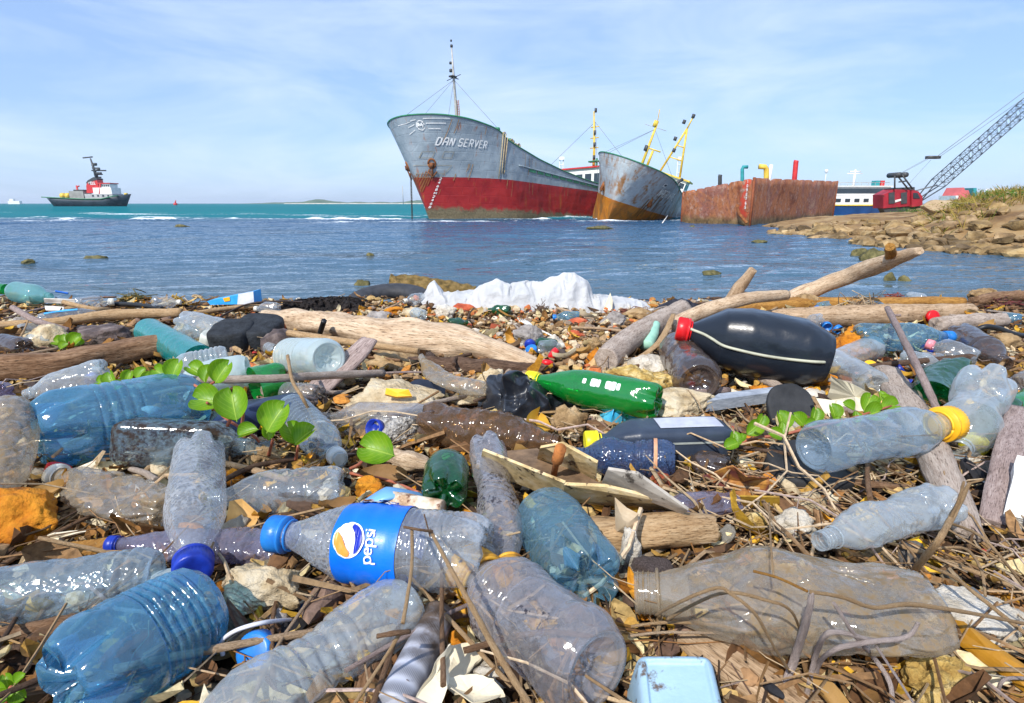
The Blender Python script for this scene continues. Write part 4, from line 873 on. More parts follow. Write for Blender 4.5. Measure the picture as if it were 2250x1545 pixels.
# scrub on the headland
def scrub():
    rs = random.Random(5); mb = MB(); mg = MB()
    for k in range(9000):
        px = rs.uniform(1990, 2330); 
        p = Vector((rs.uniform(11, 26), rs.uniform(15, 28), 0)); 
        if not inside(p.x, p.y): continue
        q = p.x-.68*p.y; dn = mn.noise(Vector((p.x*.5, p.y*.5, 9)))
        if q < .4 or dn < -.12 or p.y < 16.5: continue
        z = head_z(p.x, p.y); h_ = rs.uniform(.10, .40)*(1+dn)*min(1, .4+q*.25); a = rs.uniform(0, 6.28); w = .014
        lx, ly = rs.gauss(0, .09), rs.gauss(0, .09); c = (rs.uniform(.10, .30), rs.uniform(.15, .22), .03) if rs.random() < .45 else (.42, .31, .08)
        dx, dy = math.cos(a)*w, math.sin(a)*w
        mb.add([(p.x-dx, p.y-dy, z), (p.x+dx, p.y+dy, z), (p.x+lx+dx*.7, p.y+ly+dy, z+h_*.6), (p.x+lx*2, p.y+ly*2, z+h_)], [(0, 1, 2, 3)], c)
    tag(mb.obj('grass', mat('scrub_leaf', [(.2, (.8, .8, .8)), (.8, (1.1, 1.1, 1.1))], 5, .9, 0, attr='col', transl=.35), smooth=False), 'dry yellow green grass growing over the headland', kind='stuff')
    for k, (px, py, lab) in enumerate(((2215, 468, 'dark green low bush on the sunny flank of the headland'), (2010, 466, 'small green bush beside the crane on the headland'), (2130, 440, 'yellow green bush on the crest of the headland'))):
        D = (19, 33, 20)[k]; c = AT(px, py, D); c.z = head_z(c.x, c.y); rs = random.Random(k); r_ = thing('bush', lab, 'bush', c); mb = MB()
        for i in range(700):
            v_ = Vector((rs.gauss(0, .45), rs.gauss(0, .4), abs(rs.gauss(0, .12)))); s = rs.uniform(.02, .045); a = rs.uniform(0, 6.28); e = rs.uniform(-1, 1)
            u = Vector((math.cos(a), math.sin(a), e*.5))*s; w = Vector((-math.sin(a), math.cos(a), rs.uniform(-.6, .6)))*s*.7
            cc = (.05+.05*rs.random(), .14+.12*rs.random(), .02) if k != 2 else (.25+.1*rs.random(), .27, .04)
            mb.add([tuple(v_-u), tuple(v_+w), tuple(v_+u), tuple(v_-w)], [(0, 1, 2, 3)], cc)
        mb.obj('foliage', mat('scrub_leaf', (1, 1, 1)), r_, smooth=False)
        mb = MB()
        for i in range(9): mb.tube([(0, 0, -.05), (rs.gauss(0, .2), rs.gauss(0, .2), .12), (rs.gauss(0, .4), rs.gauss(0, .3), .16)], .01, 4)
        mb.obj('stem', M_rope(), r_)
scrub()
# ---------------------------------------------------------------- beach things: builders
def pet(name, tint, milk, dens=.3, dirt=.15, dcol=(.20, .13, .07), drops=0, rough=.085, cr=.5, speck=0):
    """thin plastic wall: see-through, a little milky, glossy, dirtier in patches, denser seen edge-on"""
    if name in MATS: return MATS[name]
    m, t = newmat(name); MATS[name] = m
    c = coords(t)
    n = noise(t, c, 16, 6, .7); nd = noise(t, c, 90, 6, .75)
    lw = N(t, 'ShaderNodeLayerWeight', Blend=.35)
    d = math_(t, 'ADD', math_(t, 'MULTIPLY', ramp(t, lw.outputs['Facing'], [(.4, 0), (1, 1)]), .55), dens+.04)
    d = math_(t, 'ADD', d, math_(t, 'MULTIPLY', math_(t, 'SUBTRACT', n, .5), .35), True)
    df = math_(t, 'MULTIPLY', ramp(t, math_(t, 'ADD', math_(t, 'MULTIPLY', n, .5), math_(t, 'MULTIPLY', nd, .5)), [(.53-.12*dirt, 0), (.66-.12*dirt, 1)]), min(1, dirt*1.8))
    col = mixc(t, df, milk, dcol)
    d = math_(t, 'MAXIMUM', d, math_(t, 'MULTIPLY', df, .85))
    if speck:
        sm = math_(t, 'MULTIPLY', ramp(t, noise(t, c, 13, 4), [(.50, 0), (.60, 1)]), ramp(t, noise(t, c, 230, 5, .7), [(.50, 0), (.56, 1)])); col = mixc(t, sm, col, (.035, .025, .03)); d = math_(t, 'MAXIMUM', d, math_(t, 'MULTIPLY', sm, .9*speck))
    b = N(t, 'ShaderNodeBump', Strength=cr, Distance=.004)
    h = math_(t, 'ADD', noise(t, c, 22, 4, .6, .8), math_(t, 'MULTIPLY', noise(t, c, 130, 4, .7), .12))
    if drops:
        v = N(t, 'ShaderNodeTexVoronoi', Scale=330, feature='SMOOTH_F1'); t.links.new(c, v.inputs[0])
        msk = ramp(t, noise(t, c, 11, 3), [(.40, 0), (.55, 1)])
        cell = math_(t, 'MULTIPLY', ramp(t, v.outputs['Distance'], [(.25, 1), (.6, 0)]), msk)
        h = math_(t, 'ADD', h, math_(t, 'MULTIPLY', cell, .30*drops)); d = math_(t, 'ADD', d, math_(t, 'MULTIPLY', math_(t, 'SUBTRACT', msk, cell), .22), True)
    t.links.new(h, b.inputs['Height'])
    tr = N(t, 'ShaderNodeBsdfTransparent'); tr.inputs[0].default_value = rgb(tint)
    di = N(t, 'ShaderNodeBsdfDiffuse'); tl = N(t, 'ShaderNodeBsdfTranslucent')
    for q in (di, tl): t.links.new(col, q.inputs[0]); t.links.new(b.outputs[0], q.inputs['Normal'])
    m1 = N(t, 'ShaderNodeMixShader'); m1.inputs[0].default_value = .38; t.links.new(di.outputs[0], m1.inputs[1]); t.links.new(tl.outputs[0], m1.inputs[2])
    m2 = N(t, 'ShaderNodeMixShader'); t.links.new(d, m2.inputs[0]); t.links.new(tr.outputs[0], m2.inputs[1]); t.links.new(m1.outputs[0], m2.inputs[2])
    gl = N(t, 'ShaderNodeBsdfGlossy', Roughness=rough); t.links.new(b.outputs[0], gl.inputs['Normal'])
    l2 = N(t, 'ShaderNodeLayerWeight', Blend=.5); t.links.new(b.outputs[0], l2.inputs['Normal'])
    fr = math_(t, 'ADD', math_(t, 'MULTIPLY', math_(t, 'POWER', l2.outputs['Facing'], 3.5), .65), .10)
    k = math_(t, 'MULTIPLY', fr, math_(t, 'SUBTRACT', 1.05, df), True)
    m3 = N(t, 'ShaderNodeMixShader'); t.links.new(k, m3.inputs[0]); t.links.new(m2.outputs[0], m3.inputs[1]); t.links.new(gl.outputs[0], m3.inputs[2])
    o = N(t, 'ShaderNodeOutputMaterial'); t.links.new(m3.outputs[0], o.inputs[0]); return m
PET = {
 'grimy': lambda: pet('pet_grimy', (.80, .88, .92), (.30, .42, .48), .34, .75, (.07, .045, .03), speck=1),
 'speck': lambda: pet('pet_speckled', (.88, .88, .91), (.66, .65, .69), .23, .22, speck=1),
 'clear': lambda: pet('pet_clear', (.93, .95, .97), (.70, .76, .80), .13, .10),
 'frost': lambda: pet('pet_frosted', (.86, .92, .95), (.74, .80, .83), .27, .18),
 'drops': lambda: pet('pet_condensation', (.90, .94, .96), (.66, .70, .76), .20, .08, drops=1),
 'dusty': lambda: pet('pet_dusty', (.90, .89, .87), (.60, .58, .57), .17, .42, (.20, .14, .09)),
 'beige': lambda: pet('pet_beige', (.90, .86, .78), (.66, .60, .50), .25, .55, (.34, .24, .13)),
 'brown': lambda: pet('pet_brown_dirty', (.72, .55, .38), (.30, .19, .11), .36, .6, (.13, .08, .045)),
 'smoke': lambda: pet('pet_smoky', (.55, .48, .42), (.18, .14, .13), .34, .3, (.13, .09, .06)),
 'blue': lambda: pet('pet_blue', (.45, .74, .92), (.14, .46, .72), .25, .06),
 'pblue': lambda: pet('pet_pale_blue', (.66, .85, .95), (.24, .52, .70), .18, .10),
 'bclear': lambda: pet('pet_blue_clear', (.80, .90, .96), (.54, .67, .77), .18, .12),
 'dblue': lambda: pet('pet_dark_blue', (.30, .42, .66), (.05, .10, .24), .45, .25, (.2, .1, .05), drops=1),
 'teal': lambda: pet('pet_teal', (.3, .8, .75), (.02, .40, .40), .45, .1),
 'aqua': lambda: pet('pet_aqua', (.6, .9, .88), (.30, .60, .60), .42, .08),
 'green': lambda: pet('pet_green', (.06, .62, .16), (.008, .36, .05), .55, .04, rough=.12),
 'dgreen': lambda: pet('pet_dark_green', (.05, .45, .14), (.006, .13, .035), .45, .15, rough=.08),
 'lav': lambda: pet('pet_lavender', (.68, .64, .78), (.38, .35, .48), .32, .4, (.13, .10, .11)),
 'milk': lambda: pet('pet_milky', (.85, .95, .94), (.66, .78, .78), .62, .05),
}
M_cap = {
 'blue': lambda: mat('cap_blue', [(.3, (.01, .09, .42)), (.6, (.02, .15, .6))], 60, .35, .1),
 'sky': lambda: mat('cap_bright_blue', [(.3, (.01, .13, .45)), (.6, (.02, .20, .6))], 60, .35, .1),
 'white': lambda: mat('cap_white', [(.3, (.45, .42, .34)), (.6, (.75, .74, .68))], 60, .5, .2, spots=((.25, .15, .06), 40, .62)),
 'yellow': lambda: mat('cap_yellow', [(.3, (.70, .58, .01)), (.6, (.85, .75, .02))], 50, .4, .1),
 'amber': lambda: mat('cap_amber', [(.3, (.75, .36, .01)), (.6, (.9, .48, .02))], 50, .4, .1),
 'mustard': lambda: mat('cap_dirty_orange', [(.3, (.18, .07, .01)), (.5, (.55, .27, .02)), (.7, (.7, .4, .04))], 70, .6, .3, spots=((.06, .03, .01), 60, .55)),
 'red': lambda: mat('cap_red', [(.3, (.5, .006, .01)), (.6, (.7, .015, .02))], 50, .35, .1),
 'pink': lambda: mat('cap_pink', [(.3, (.6, .16, .2)), (.6, (.75, .28, .32))], 50, .4, .1),
 'grime': lambda: mat('cap_yellow_grimy', [(.3, (.16, .12, .01)), (.5, (.6, .5, .02)), (.7, (.75, .65, .03))], 70, .5, .2),
 'navy': lambda: mat('cap_navy', [(.3, (.006, .012, .14)), (.6, (.012, .04, .38))], 60, .35, .1),
}
PROF = {   # (t along the body, radius); t=0 base shoulder start, 1 neck start
 'cola': [(0, 1), (.12, 1), (.3, .97), (.45, .99), (.58, 1), (.7, .93), (.82, .72), (.92, .48), (1, .34)],
 'water': [(0, 1), (.1, 1), (.62, 1), (.74, .96), (.86, .74), (.94, .48), (1, .36)],
 'waist': [(0, 1), (.15, 1), (.32, .93), (.42, .80), (.52, .84), (.66, 1), (.78, .95), (.88, .72), (.96, .45), (1, .36)],
 'juice': [(0, 1), (.12, .98), (.18, .92), (.55, .92), (.62, 1), (.78, .97), (.88, .8), (.96, .6), (1, .52)],
 'dome': [(0, 1), (.72, 1), (.86, .93), (.94, .76), (.985, .48), (1, .2)],
 'cup': [(0, .78), (1, 1)], 'tube': [(0, 1), (1, 1)],
 'jug': [(0, .9), (.1, 1), (.55, 1), (.75, .86), (.9, .5), (1, .25)],
 'flask': [(0, 1), (.1, 1), (.70, 1), (.86, .62), (.95, .34), (1, .3)],
 'box': [(0, 1), (.05, 1), (.72, 1), (.85, .75), (.96, .36), (1, .34)],
}
def bottle_surf(P0, P1, Rr, prof='cola', ribs=None, petal=5, bk='petal', crush=0, flat=0, bend=(0, 0), seed=1, sq=2.0, asp=1.0, spiral=0, neck=.11, roll=0, dia=0, lump=0):
    """returns rings function S(t, theta, off); t: 0 base plane .. 1 mouth"""
    P0, P1 = Vector(P0), Vector(P1); ax = P1-P0; Ln = ax.length; T = ax.normalized()
    upv = Vector((0, 0, 1)) if abs(T.z) < .95 else Vector((0, 1, 0)); X = T.cross(upv).normalized(); Y = X.cross(T)
    pr = PROF[prof]; ts = [a for a, b in pr]; rs_ = [b for a, b in pr]; tn = 1-neck if prof not in ('cup', 'tube', 'dome') else 1
    o = Vector((seed*3.7, seed*1.3, seed*.77)); bs = min(.3, .5*Rr/Ln)
    def S(t, th, off=0.0, radial=None):
        f = 1
        if t <= bs:
            q = t/bs; r = 1-(1-q)**2.2*.22
        if t > tn: r0 = rs_[-1]; r = r0*.97
        else: r0 = float(np.interp(max(0, (t-bs*.6)/(tn-bs*.6)), ts, rs_)); r = r0
        if t <= bs: r *= 1-(1-t/bs)**2*.20
        if ribs and ribs[0] < t < ribs[1]:
            r -= ribs[3]*1.7*(.5+.5*math.cos(2*math.pi*(t-ribs[0])/(ribs[1]-ribs[0])*ribs[2]+spiral*th))**2.5
        if dia and dia > 0 and t < .5 and t > .12: r -= .06*dia*(1-abs(math.sin(8*th+50*t)*math.sin(8*th-50*t))**.4)
        if bk == 'petal' and t < bs*2.6:
            w = (1-t/(bs*2.6)); r *= 1-.46*w**1.3*(.5+.5*math.cos(petal*th))**3
        if radial is not None: r = radial*(r0 if radial > .99 else 1)*rs_[0]
        c, s = math.cos(th), math.sin(th)
        if sq != 2: k = (abs(c)**sq+abs(s)**sq)**(-1/sq); cx, cy = c*k, s*k*asp
        else: cx, cy = c, s*asp
        if crush:
            body = min(1, max(0, (tn+.03-t)*5))*(1 if radial is None else radial)
            q = Vector((c*.9, s*.9, t*Ln/Rr*.55))+o; a = mn.noise(q*.8); b2 = 1-abs(mn.noise(q*1.7))*2; c3 = mn.noise(q*3.1)
            b4 = 1-abs(mn.noise(q*3.3+o))*2; r *= 1+crush*body*(a*1.2-max(0, b2-.35)*.8-max(0, b4-.5)*.45+.2*c3-.15)
        x, y = cx*r*Rr, cy*r*Rr
        if flat: fl = flat*min(1, max(0, (tn-t)*4))*(.75+.5*mn.noise(Vector((t*3+seed, 0, 0)))); y *= 1-fl; x *= 1+fl*.35
        cr_, sr_ = math.cos(roll), math.sin(roll); x, y = x*cr_-y*sr_, x*sr_+y*cr_
        bx = bend[0]*Rr*math.sin(math.pi*t); by = bend[1]*Rr*math.sin(math.pi*t)
        e = Vector((x, y, 0)); 
        if off: l = e.length or 1; e = e*(1+off/l)
        return P0+T*(t*Ln)+X*(e.x+bx)+Y*(e.y+by)
    S.T, S.X, S.Y, S.L, S.bs, S.tn, S.r0, S.R = T, X, Y, Ln, bs, tn, rs_[-1], Rr
    return S
def bottle(label, base, mouth, rpx, m='clear', cap=None, lift=(0, 0), cat='bottle', name='plastic_bottle', prof='cola', seg=44, n=None, opn=False, group=None, capl=1.0, ring=True, lab=None, capr=1.12, **k):
    if rpx > 60: seg = 84
    elif k.get('dia'): seg = 96
    if k.get('dia'): n = 150
    c = G((base[0]+mouth[0])/2, (base[1]+mouth[1])/2, GZ+.03+sum(lift)/2); Rr = rpx*pxm(c)
    if prof in ('box', 'flask') or k.get('asp', 1) != 1: hz = Rr*k.get('asp', 1)
    else: hz = Rr
    hz *= 1-.7*k.get('flat', 0)
    P0 = G(base[0], base[1], GZ+hz+lift[0]); P1 = G(mouth[0], mouth[1], GZ+hz*.85+lift[1])
    S = bottle_surf(P0, P1, Rr, prof, **k)
    bs = k.get('bk', 'petal'); pt_ = k.get('petal', 5); ro = k.get('roll', 0)
    th = np.linspace(0, 2*math.pi, seg, endpoint=False); Rg = []
    if prof != 'cup' or True:
        for rr_, dz in (((.03, .30), (.10, .32), (.16, .30), (.34, .26), (.52, .17), (.66, .07), (.76, .0)) if bs == 'petal' else ((.02, .30), (.08, .34), (.14, .22), (.22, .30), (.32, .26), (.42, .20), (.52, .14), (.60, .06), (.64, .02), (.68, .05), (.72, .0), (.80, -.03))):
            ring_ = []
            for a in th:
                ph = .5+.5*math.cos(pt_*a); ddz = dz
                if bs == 'petal' and rr_ > .2: ddz = dz*.5+ph**2*.62*min(1, rr_*1.4)
                elif bs != 'petal' and .1 < rr_ < .62: ddz = dz+.09*abs(math.sin(5*a+rr_*2))**.6*min(1, (rr_-.08)*5)*min(1, (.64-rr_)*9)
                p = S(0, a, 0, rr_); ring_.append(tuple(p+S.T*(ddz*Rr)))
            Rg.append(ring_)
    nn = n or int(np.clip(S.L/Rr*13, 40, 110))
    if k.get('ribs'): nn = max(nn, int(k['ribs'][2]*9/(k['ribs'][1]-k['ribs'][0])*1.0)); nn = min(nn, 170)
    T_ = np.concatenate([np.linspace(.002, S.bs*1.2, 9), np.linspace(S.bs*1.2, 1, nn)[1:]])
    for t_ in T_:
        Rg.append([tuple(S(t_, a)) for a in th])
    if opn:
        for t_ in (1.0, .93, .8): Rg.append([tuple(S(t_, a, -.0012)) for a in th])
    v, f = rings(np.array(Rg), True, True, False)
    root = thing(name, label, cat, P0.lerp(P1, .5)-Vector((0, 0, Rr)), group)
    mm = PET[m]() if isinstance(m, str) else m
    body = mobj('body', v, f, mm, root, local=False)
    if prof not in ('cup', 'tube', 'dome'):
        # threads and the support ring
        mb = MB(); rn = S.r0*Rr
        cc = S(S.tn, 0).lerp(S(S.tn, math.pi), .5); ce = S(1, 0).lerp(S(1, math.pi), .5)
        q = cc.lerp(ce, .12); 
        circ = lambda p, r, m_=24: [p+S.X*math.cos(a)*r+S.Y*math.sin(a)*r*(k.get('asp', 1) if prof == 'box0' else 1) for a in np.linspace(0, 2*math.pi, m_+1)]
        v, f = tube(circ(q, rn*1.12), rn*.09, 6); mb.add(v, f)
        if not cap:
            for w in (.45, .65, .85): v, f = tube(circ(cc.lerp(ce, w), rn*1.0), rn*.05, 5); mb.add(v, f)
        mb.obj('neck_ring', mm if not cap else (M_cap[cap]() if isinstance(cap, str) else cap), root, local=False)
        if cap:
            r_ = rn*capr*1.08; hh = r_*1.15*capl; s0 = cc.lerp(ce, .3); Rg = []
            for (dz, q) in ((0, 1), (hh*.06, 1.03), (hh*.14, 1.03), (hh*.16, .97), (hh*.2, .97), (hh*.22, 1.0), (hh*.92, .98), (hh, .9), (hh, .6), (hh*.985, .3), (hh*.985, .02)):
                Rg.append([tuple(s0+S.T*dz+(S.X*math.cos(a)+S.Y*math.sin(a))*r_*q*(1+(.025*math.cos(36*a) if .2 < dz/hh < .95 else 0))) for a in np.linspace(0, 2*math.pi, 72, endpoint=False)])
            v, f = rings(np.array(Rg), True, True, True); mobj('cap', v, f, M_cap[cap]() if isinstance(cap, str) else cap, root, local=False)
    if lab: lab(S, root)
    return root, S
def sleeve(S, t0, t1, m, name='label', off=.0006, th=None, n=14, wob=0):
    a0, a1 = th or (0, 2*math.pi); Rg = []
    for t_ in np.linspace(t0, t1, n):
        Rg.append([tuple(S(t_+wob*mn.noise(Vector((a*2, t0*9, 1))), a, off)) for a in np.linspace(a0, a1, 56)])
    return rings(np.array(Rg), False, False, False)
# ---- wood: coordinates along the grain are stored with the mesh
def wood(name, cols, rough=.85, bump=.8, sc=(2.2, 2.2, 2.0), spots=None, fine=8):
    if name in MATS: return MATS[name]
    m, t = newmat(name); MATS[name] = m
    a = N(t, 'ShaderNodeAttribute', attribute_name='col'); mp = N(t, 'ShaderNodeMapping'); mp.inputs['Scale'].default_value = sc; t.links.new(a.outputs['Vector'], mp.inputs[0])
    oi = N(t, 'ShaderNodeObjectInfo'); cb = N(t, 'ShaderNodeCombineXYZ'); mu = math_(t, 'MULTIPLY', oi.outputs['Random'], 17.0)
    for i in range(3): t.links.new(mu, cb.inputs[i])
    t.links.new(cb.outputs[0], mp.inputs['Location']); c = mp.outputs[0]
    n = noise(t, c, 1.6, 8, .72, .5); g = noise(t, c, fine, 4, .65, .3); n2 = noise(t, coords(t), 35, 7, .75)
    f = math_(t, 'ADD', math_(t, 'MULTIPLY', n, .45), math_(t, 'ADD', math_(t, 'MULTIPLY', g, .3), math_(t, 'MULTIPLY', n2, .25)))
    col = ramp(t, f, cols)
    col = mixc(t, ramp(t, g, [(.36, .85), (.42, 0)]), col, tuple(x*.35 for x in cols[0][1]))
    if spots: col = mixc(t, ramp(t, n2, [(spots[1], 0), (spots[1]+.08, 1)]), col, spots[0])
    p = N(t, 'ShaderNodeBsdfPrincipled', Roughness=rough); p.inputs['Specular IOR Level'].default_value = .25; t.links.new(col, p.inputs['Base Color'])
    b = N(t, 'ShaderNodeBump', Strength=bump, Distance=.006); t.links.new(f, b.inputs['Height']); t.links.new(b.outputs[0], p.inputs['Normal'])
    o = N(t, 'ShaderNodeOutputMaterial'); t.links.new(p.outputs[0], o.inputs[0]); return m
WOODC = {
 'root': [(.34, (.20, .15, .13)), (.47, (.42, .34, .31)), (.62, (.62, .53, .49))],
 'pale': [(.34, (.13, .075, .04)), (.46, (.36, .24, .14)), (.60, (.58, .43, .29))],
 'grey': [(.32, (.14, .10, .075)), (.47, (.34, .27, .22)), (.62, (.55, .47, .40))],
 'mauve': [(.34, (.10, .07, .06)), (.47, (.27, .20, .18)), (.62, (.46, .37, .34))],
 'brown': [(.34, (.035, .018, .01)), (.47, (.17, .09, .045)), (.62, (.36, .23, .14))],
 'dark': [(.34, (.02, .012, .008)), (.47, (.08, .045, .028)), (.62, (.20, .13, .09))],
 'amber': [(.34, (.08, .035, .01)), (.47, (.30, .14, .03)), (.62, (.52, .28, .07))],
 'tan': [(.34, (.16, .09, .04)), (.47, (.38, .24, .12)), (.62, (.58, .42, .25))],
 'bone': [(.34, (.17, .10, .055)), (.46, (.43, .30, .19)), (.58, (.64, .50, .35))],
}
M_wood = lambda k: wood('wood_'+k, WOODC[k])
def beam(pts, w, h=None, seg=16, n=None, lump=.1, seed=0, sq=2.0, roll=0, tilt0=0):
    """w, h half sizes (number or list); pts Vectors. returns V, F, C (grain coordinates)"""
    h = w if h is None else h; n = n or max(8, len(pts)*6)
    P = smoothpath(pts, n); fr = frames(P); L_ = np.cumsum([0]+[(P[i+1]-P[i]).length for i in range(n-1)])
    ii = lambda q: np.interp(np.linspace(0, 1, n), np.linspace(0, 1, len(q)), q) if hasattr(q, '__len__') else [q]*n
    W_, H_ = ii(w), ii(h); V = []; C = []; cr, sr = math.cos(roll), math.sin(roll)
    def ringat(i, k0, shift=0):
        p, (x, y, t_) = P[i], fr[i]
        for j in range(seg):
            a = 2*math.pi*(j+.5)/seg; c, s = math.cos(a), math.sin(a); k = 1 if sq == 2 else (abs(c)**sq+abs(s)**sq)**(-1/sq)
            q = Vector((c*1.2+seed, s*1.2+seed*2, L_[i]/max(W_)*.5)); k *= 1+lump*(1.5*mn.noise(q)+.6*mn.noise(Vector((c*3.5, s*3.5, L_[i]/max(W_)*.8+seed))))
            u, v_ = c*k*W_[i]*k0, s*k*H_[i]*k0; u, v_ = u*cr-v_*sr, u*sr+v_*cr
            rag = lump*mn.noise(Vector((c*4+seed, s*4, i*9.)))*max(W_)*1.6 if i in (0, n-1) else 0
            V.append(tuple(p+x*u+y*v_+t_*(shift+rag))); C.append((c*1.0*k0, s*1.0*k0, L_[i]/max(W_)*.16+(1-k0)*.6))
    ringat(0, .05); ringat(0, .55); ringat(0, .93)
    for i in range(n): ringat(i, 1)
    ringat(n-1, .93); ringat(n-1, .55); ringat(n-1, .05)
    v, f = rings(np.array(V).reshape(n+6, seg, 3)); return v, f, np.array(C)
def K(p, dz=0):      # (px, py, height above the beach in metres) -> point
    return G(p[0], p[1], GZ+(p[2] if len(p) > 2 else 0)+dz)
def woodobj(name, label, cat, pts, rpx, m='pale', hk=1, group=None, z=None, parent=None, **k):
    P = [K(p) for p in pts]; rl = rpx if hasattr(rpx, '__len__') else [rpx]
    W_ = [r*pxm(P[min(len(P)-1, int(round(i*(len(P)-1)/max(1, len(rl)-1))))]) for i, r in enumerate(rl)]
    if len(W_) == 1: W_ = W_*2
    H_ = [w*hk for w in W_]
    if z is None: P = [p+Vector((0, 0, max(H_)*.8)) if len(q) < 3 else p for p, q in zip(P, pts)]; 
    v, f, c = beam(P, W_, H_, **k)
    o = mobj(name, v, f, M_wood(m) if isinstance(m, str) else m, parent, cols=c, local=parent is None)
    if parent is None: tag(o, label, cat, group)
    return o
STONE = {
 'cream': lambda: mat('stone_cream', [(.3, (.34, .24, .12)), (.5, (.62, .50, .32)), (.7, (.74, .66, .50))], 30, .9, 1.0, 110, spots=((.10, .06, .03), 38, .62), bdist=.009),
 'white': lambda: mat('stone_white', [(.3, (.42, .36, .27)), (.5, (.66, .60, .50)), (.7, (.80, .77, .70))], 34, .9, 1.0, 130, spots=((.16, .11, .07), 55, .62), bdist=.009),
 'tan': lambda: mat('stone_tan', [(.3, (.16, .09, .035)), (.5, (.38, .25, .12)), (.7, (.55, .40, .23))], 30, .9, 1.0, 110, bdist=.009),
 'orange': lambda: mat('stone_orange', [(.3, (.22, .06, .004)), (.5, (.55, .19, .008)), (.7, (.68, .29, .02))], 34, .9, .9, 130, spots=((.08, .025, .008), 26, .64), bdist=.007),
 'red': lambda: mat('stone_brick_red', [(.3, (.30, .05, .02)), (.5, (.50, .10, .04)), (.7, (.60, .19, .09))], 45, .9, .8, 150, bdist=.007),
 'grey': lambda: mat('stone_grey', [(.3, (.12, .10, .09)), (.5, (.32, .29, .27)), (.7, (.52, .49, .46))], 40, .9, 1.0, 150, bdist=.007),
 'pumice': lambda: mat('stone_pumice', [(.3, (.18, .16, .14)), (.45, (.50, .47, .43)), (.7, (.72, .70, .66))], 140, .95, 1.0, 260, bdist=.009, voro=200),
 'dark': lambda: mat('stone_dark', [(.3, (.035, .024, .022)), (.5, (.11, .08, .075)), (.7, (.24, .19, .17))], 30, .75, .8, 120, bdist=.007),
 'foam': lambda: mat('yellow_foam', [(.3, (.22, .11, .02)), (.5, (.50, .34, .10)), (.7, (.70, .56, .28))], 60, .95, 1.0, 120, bdist=.006, voro=110),
 'poly': lambda: mat('white_polystyrene', [(.3, (.56, .54, .48)), (.6, (.80, .79, .75))], 90, .9, .6, 300, bdist=.002, voro=330),
}
def stone(label, px, py, w, h, m='cream', seed=1, rough=.35, blocky=.5, dep=.75, rz=0, lift=0, sub=4, cat='stone', group=None, name='stone', tilt=0):
    p = G(px, py+h*.30, GZ+lift); s = pxm(p); V, Fc = rockV((w*s, w*s*dep, h*s*1.12), seed, sub, rough*1.5, blocky)
    V = rot(V, 0, tilt, rz); o = mobj(name, V, Fc, STONE[m](), loc=(0, 0, 0)); o.location = (p.x, p.y, GZ+lift+h*s*.38); tag(o, label, cat, group); return o
def crumple(label, name, cat, top, bot, m, seed=1, dep=.12, amp=.012, fr_=18, nx=110, ny=44, an=(1, 1, 1)):
    """a crumpled sheet heaped on the beach. top/bot: outlines in photo pixels [(px, py)...]"""
    xs = [a for a, b in top]; rs = np.linspace(min(xs), max(xs), nx); V = []
    for j in range(ny):
        f = j/(ny-1); row = []
        for px in rs:
            yt = np.interp(px, xs, [b for a, b in top]); yb = np.interp(px, [a for a, b in bot], [b for a, b in bot])
            g0 = G(px, yb, GZ+.0); zt = AT(px, yt, g0.y+dep*.55).z-GZ
            prof_ = math.sin(math.pi*min(1, f*1.0))**.7 if f <= .5 else max(0, math.sin(math.pi*f))**.6
            x, y, z = g0.x*(1+dep*f/g0.y), g0.y+dep*f, GZ+.002+zt*prof_
            q = Vector((x*fr_*an[0], y*fr_*an[1], z*fr_*an[2]+seed)); r1_ = 1-2*abs(mn.noise(q)); r2_ = 1-2*abs(mn.noise(q*2.3)); k_ = amp*(r1_*.8+.45*r2_)*min(1, 6*f+.1)*min(1, 6*(1-f)+.1)
            d = Vector((mn.noise(q+Vector((9, 0, 0))), -.6, .5)); row.append(tuple(Vector((x, y, z))+d*k_))
        V.append(row)
    v, f = rings(np.array(V), False, False, False); o = mobj(name, v, f, m); tag(o, label, cat); return o
def slabobj(name, label, cat, pts, zs, th, m, group=None, curl=0, seed=0, sub=6, parent=None, ragged=0):
    """flat irregular plate: outline in pixels with heights zs; thickness th"""
    P = [G(a, b, GZ+z) for (a, b), z in zip(pts, zs if hasattr(zs, '__len__') else [zs]*len(pts))]
    Q = []; n0 = len(P)
    for i in range(n0):
        a, b = P[i], P[(i+1) % n0]
        for j in range(sub):
            q = a.lerp(b, j/sub); 
            if ragged and j: q = q+Vector((mn.noise(q*90+Vector((seed, 0, 0))), mn.noise(q*90+Vector((0, seed, 5))), 0))*ragged
            Q.append(q)
    c = sum(Q, Vector())/len(Q); nrm = Vector()
    for i in range(n0): nrm += (P[i]-c).cross(P[(i+1) % n0]-c)
    nrm.normalize(); nrm = nrm if nrm.z > 0 else -nrm; V = []; n = len(Q); ks = (1, .75, .5, .25, .02)
    for sgn in (0, 1):
        for k in (ks if sgn == 0 else ks):
            for q in Q:
                p = c.lerp(q, k); b_ = curl*(k**2)+.15*curl*mn.noise(p*30+Vector((seed, 0, 0))); V.append(tuple(p+nrm*(b_-(th if sgn else 0))))
    Fc = []; r = len(ks)
    for i in range(r-1):
        for j in range(n):
            k2 = (j+1) % n; Fc.append((i*n+j, i*n+k2, (i+1)*n+k2, (i+1)*n+j)); o_ = r*n; Fc.append((o_+i*n+k2, o_+i*n+j, o_+(i+1)*n+j, o_+(i+1)*n+k2))
    for j in range(n): k2 = (j+1) % n; Fc.append((k2, j, r*n+j, r*n+k2))
    V = np.array(V); C = (V-V.mean(axis=0))*np.array([30, 4, 30])
    o = mobj(name, V, Fc, m, parent, cols=C, smooth=False, local=parent is None)
    if parent is None: tag(o, label, cat, group)
    return o
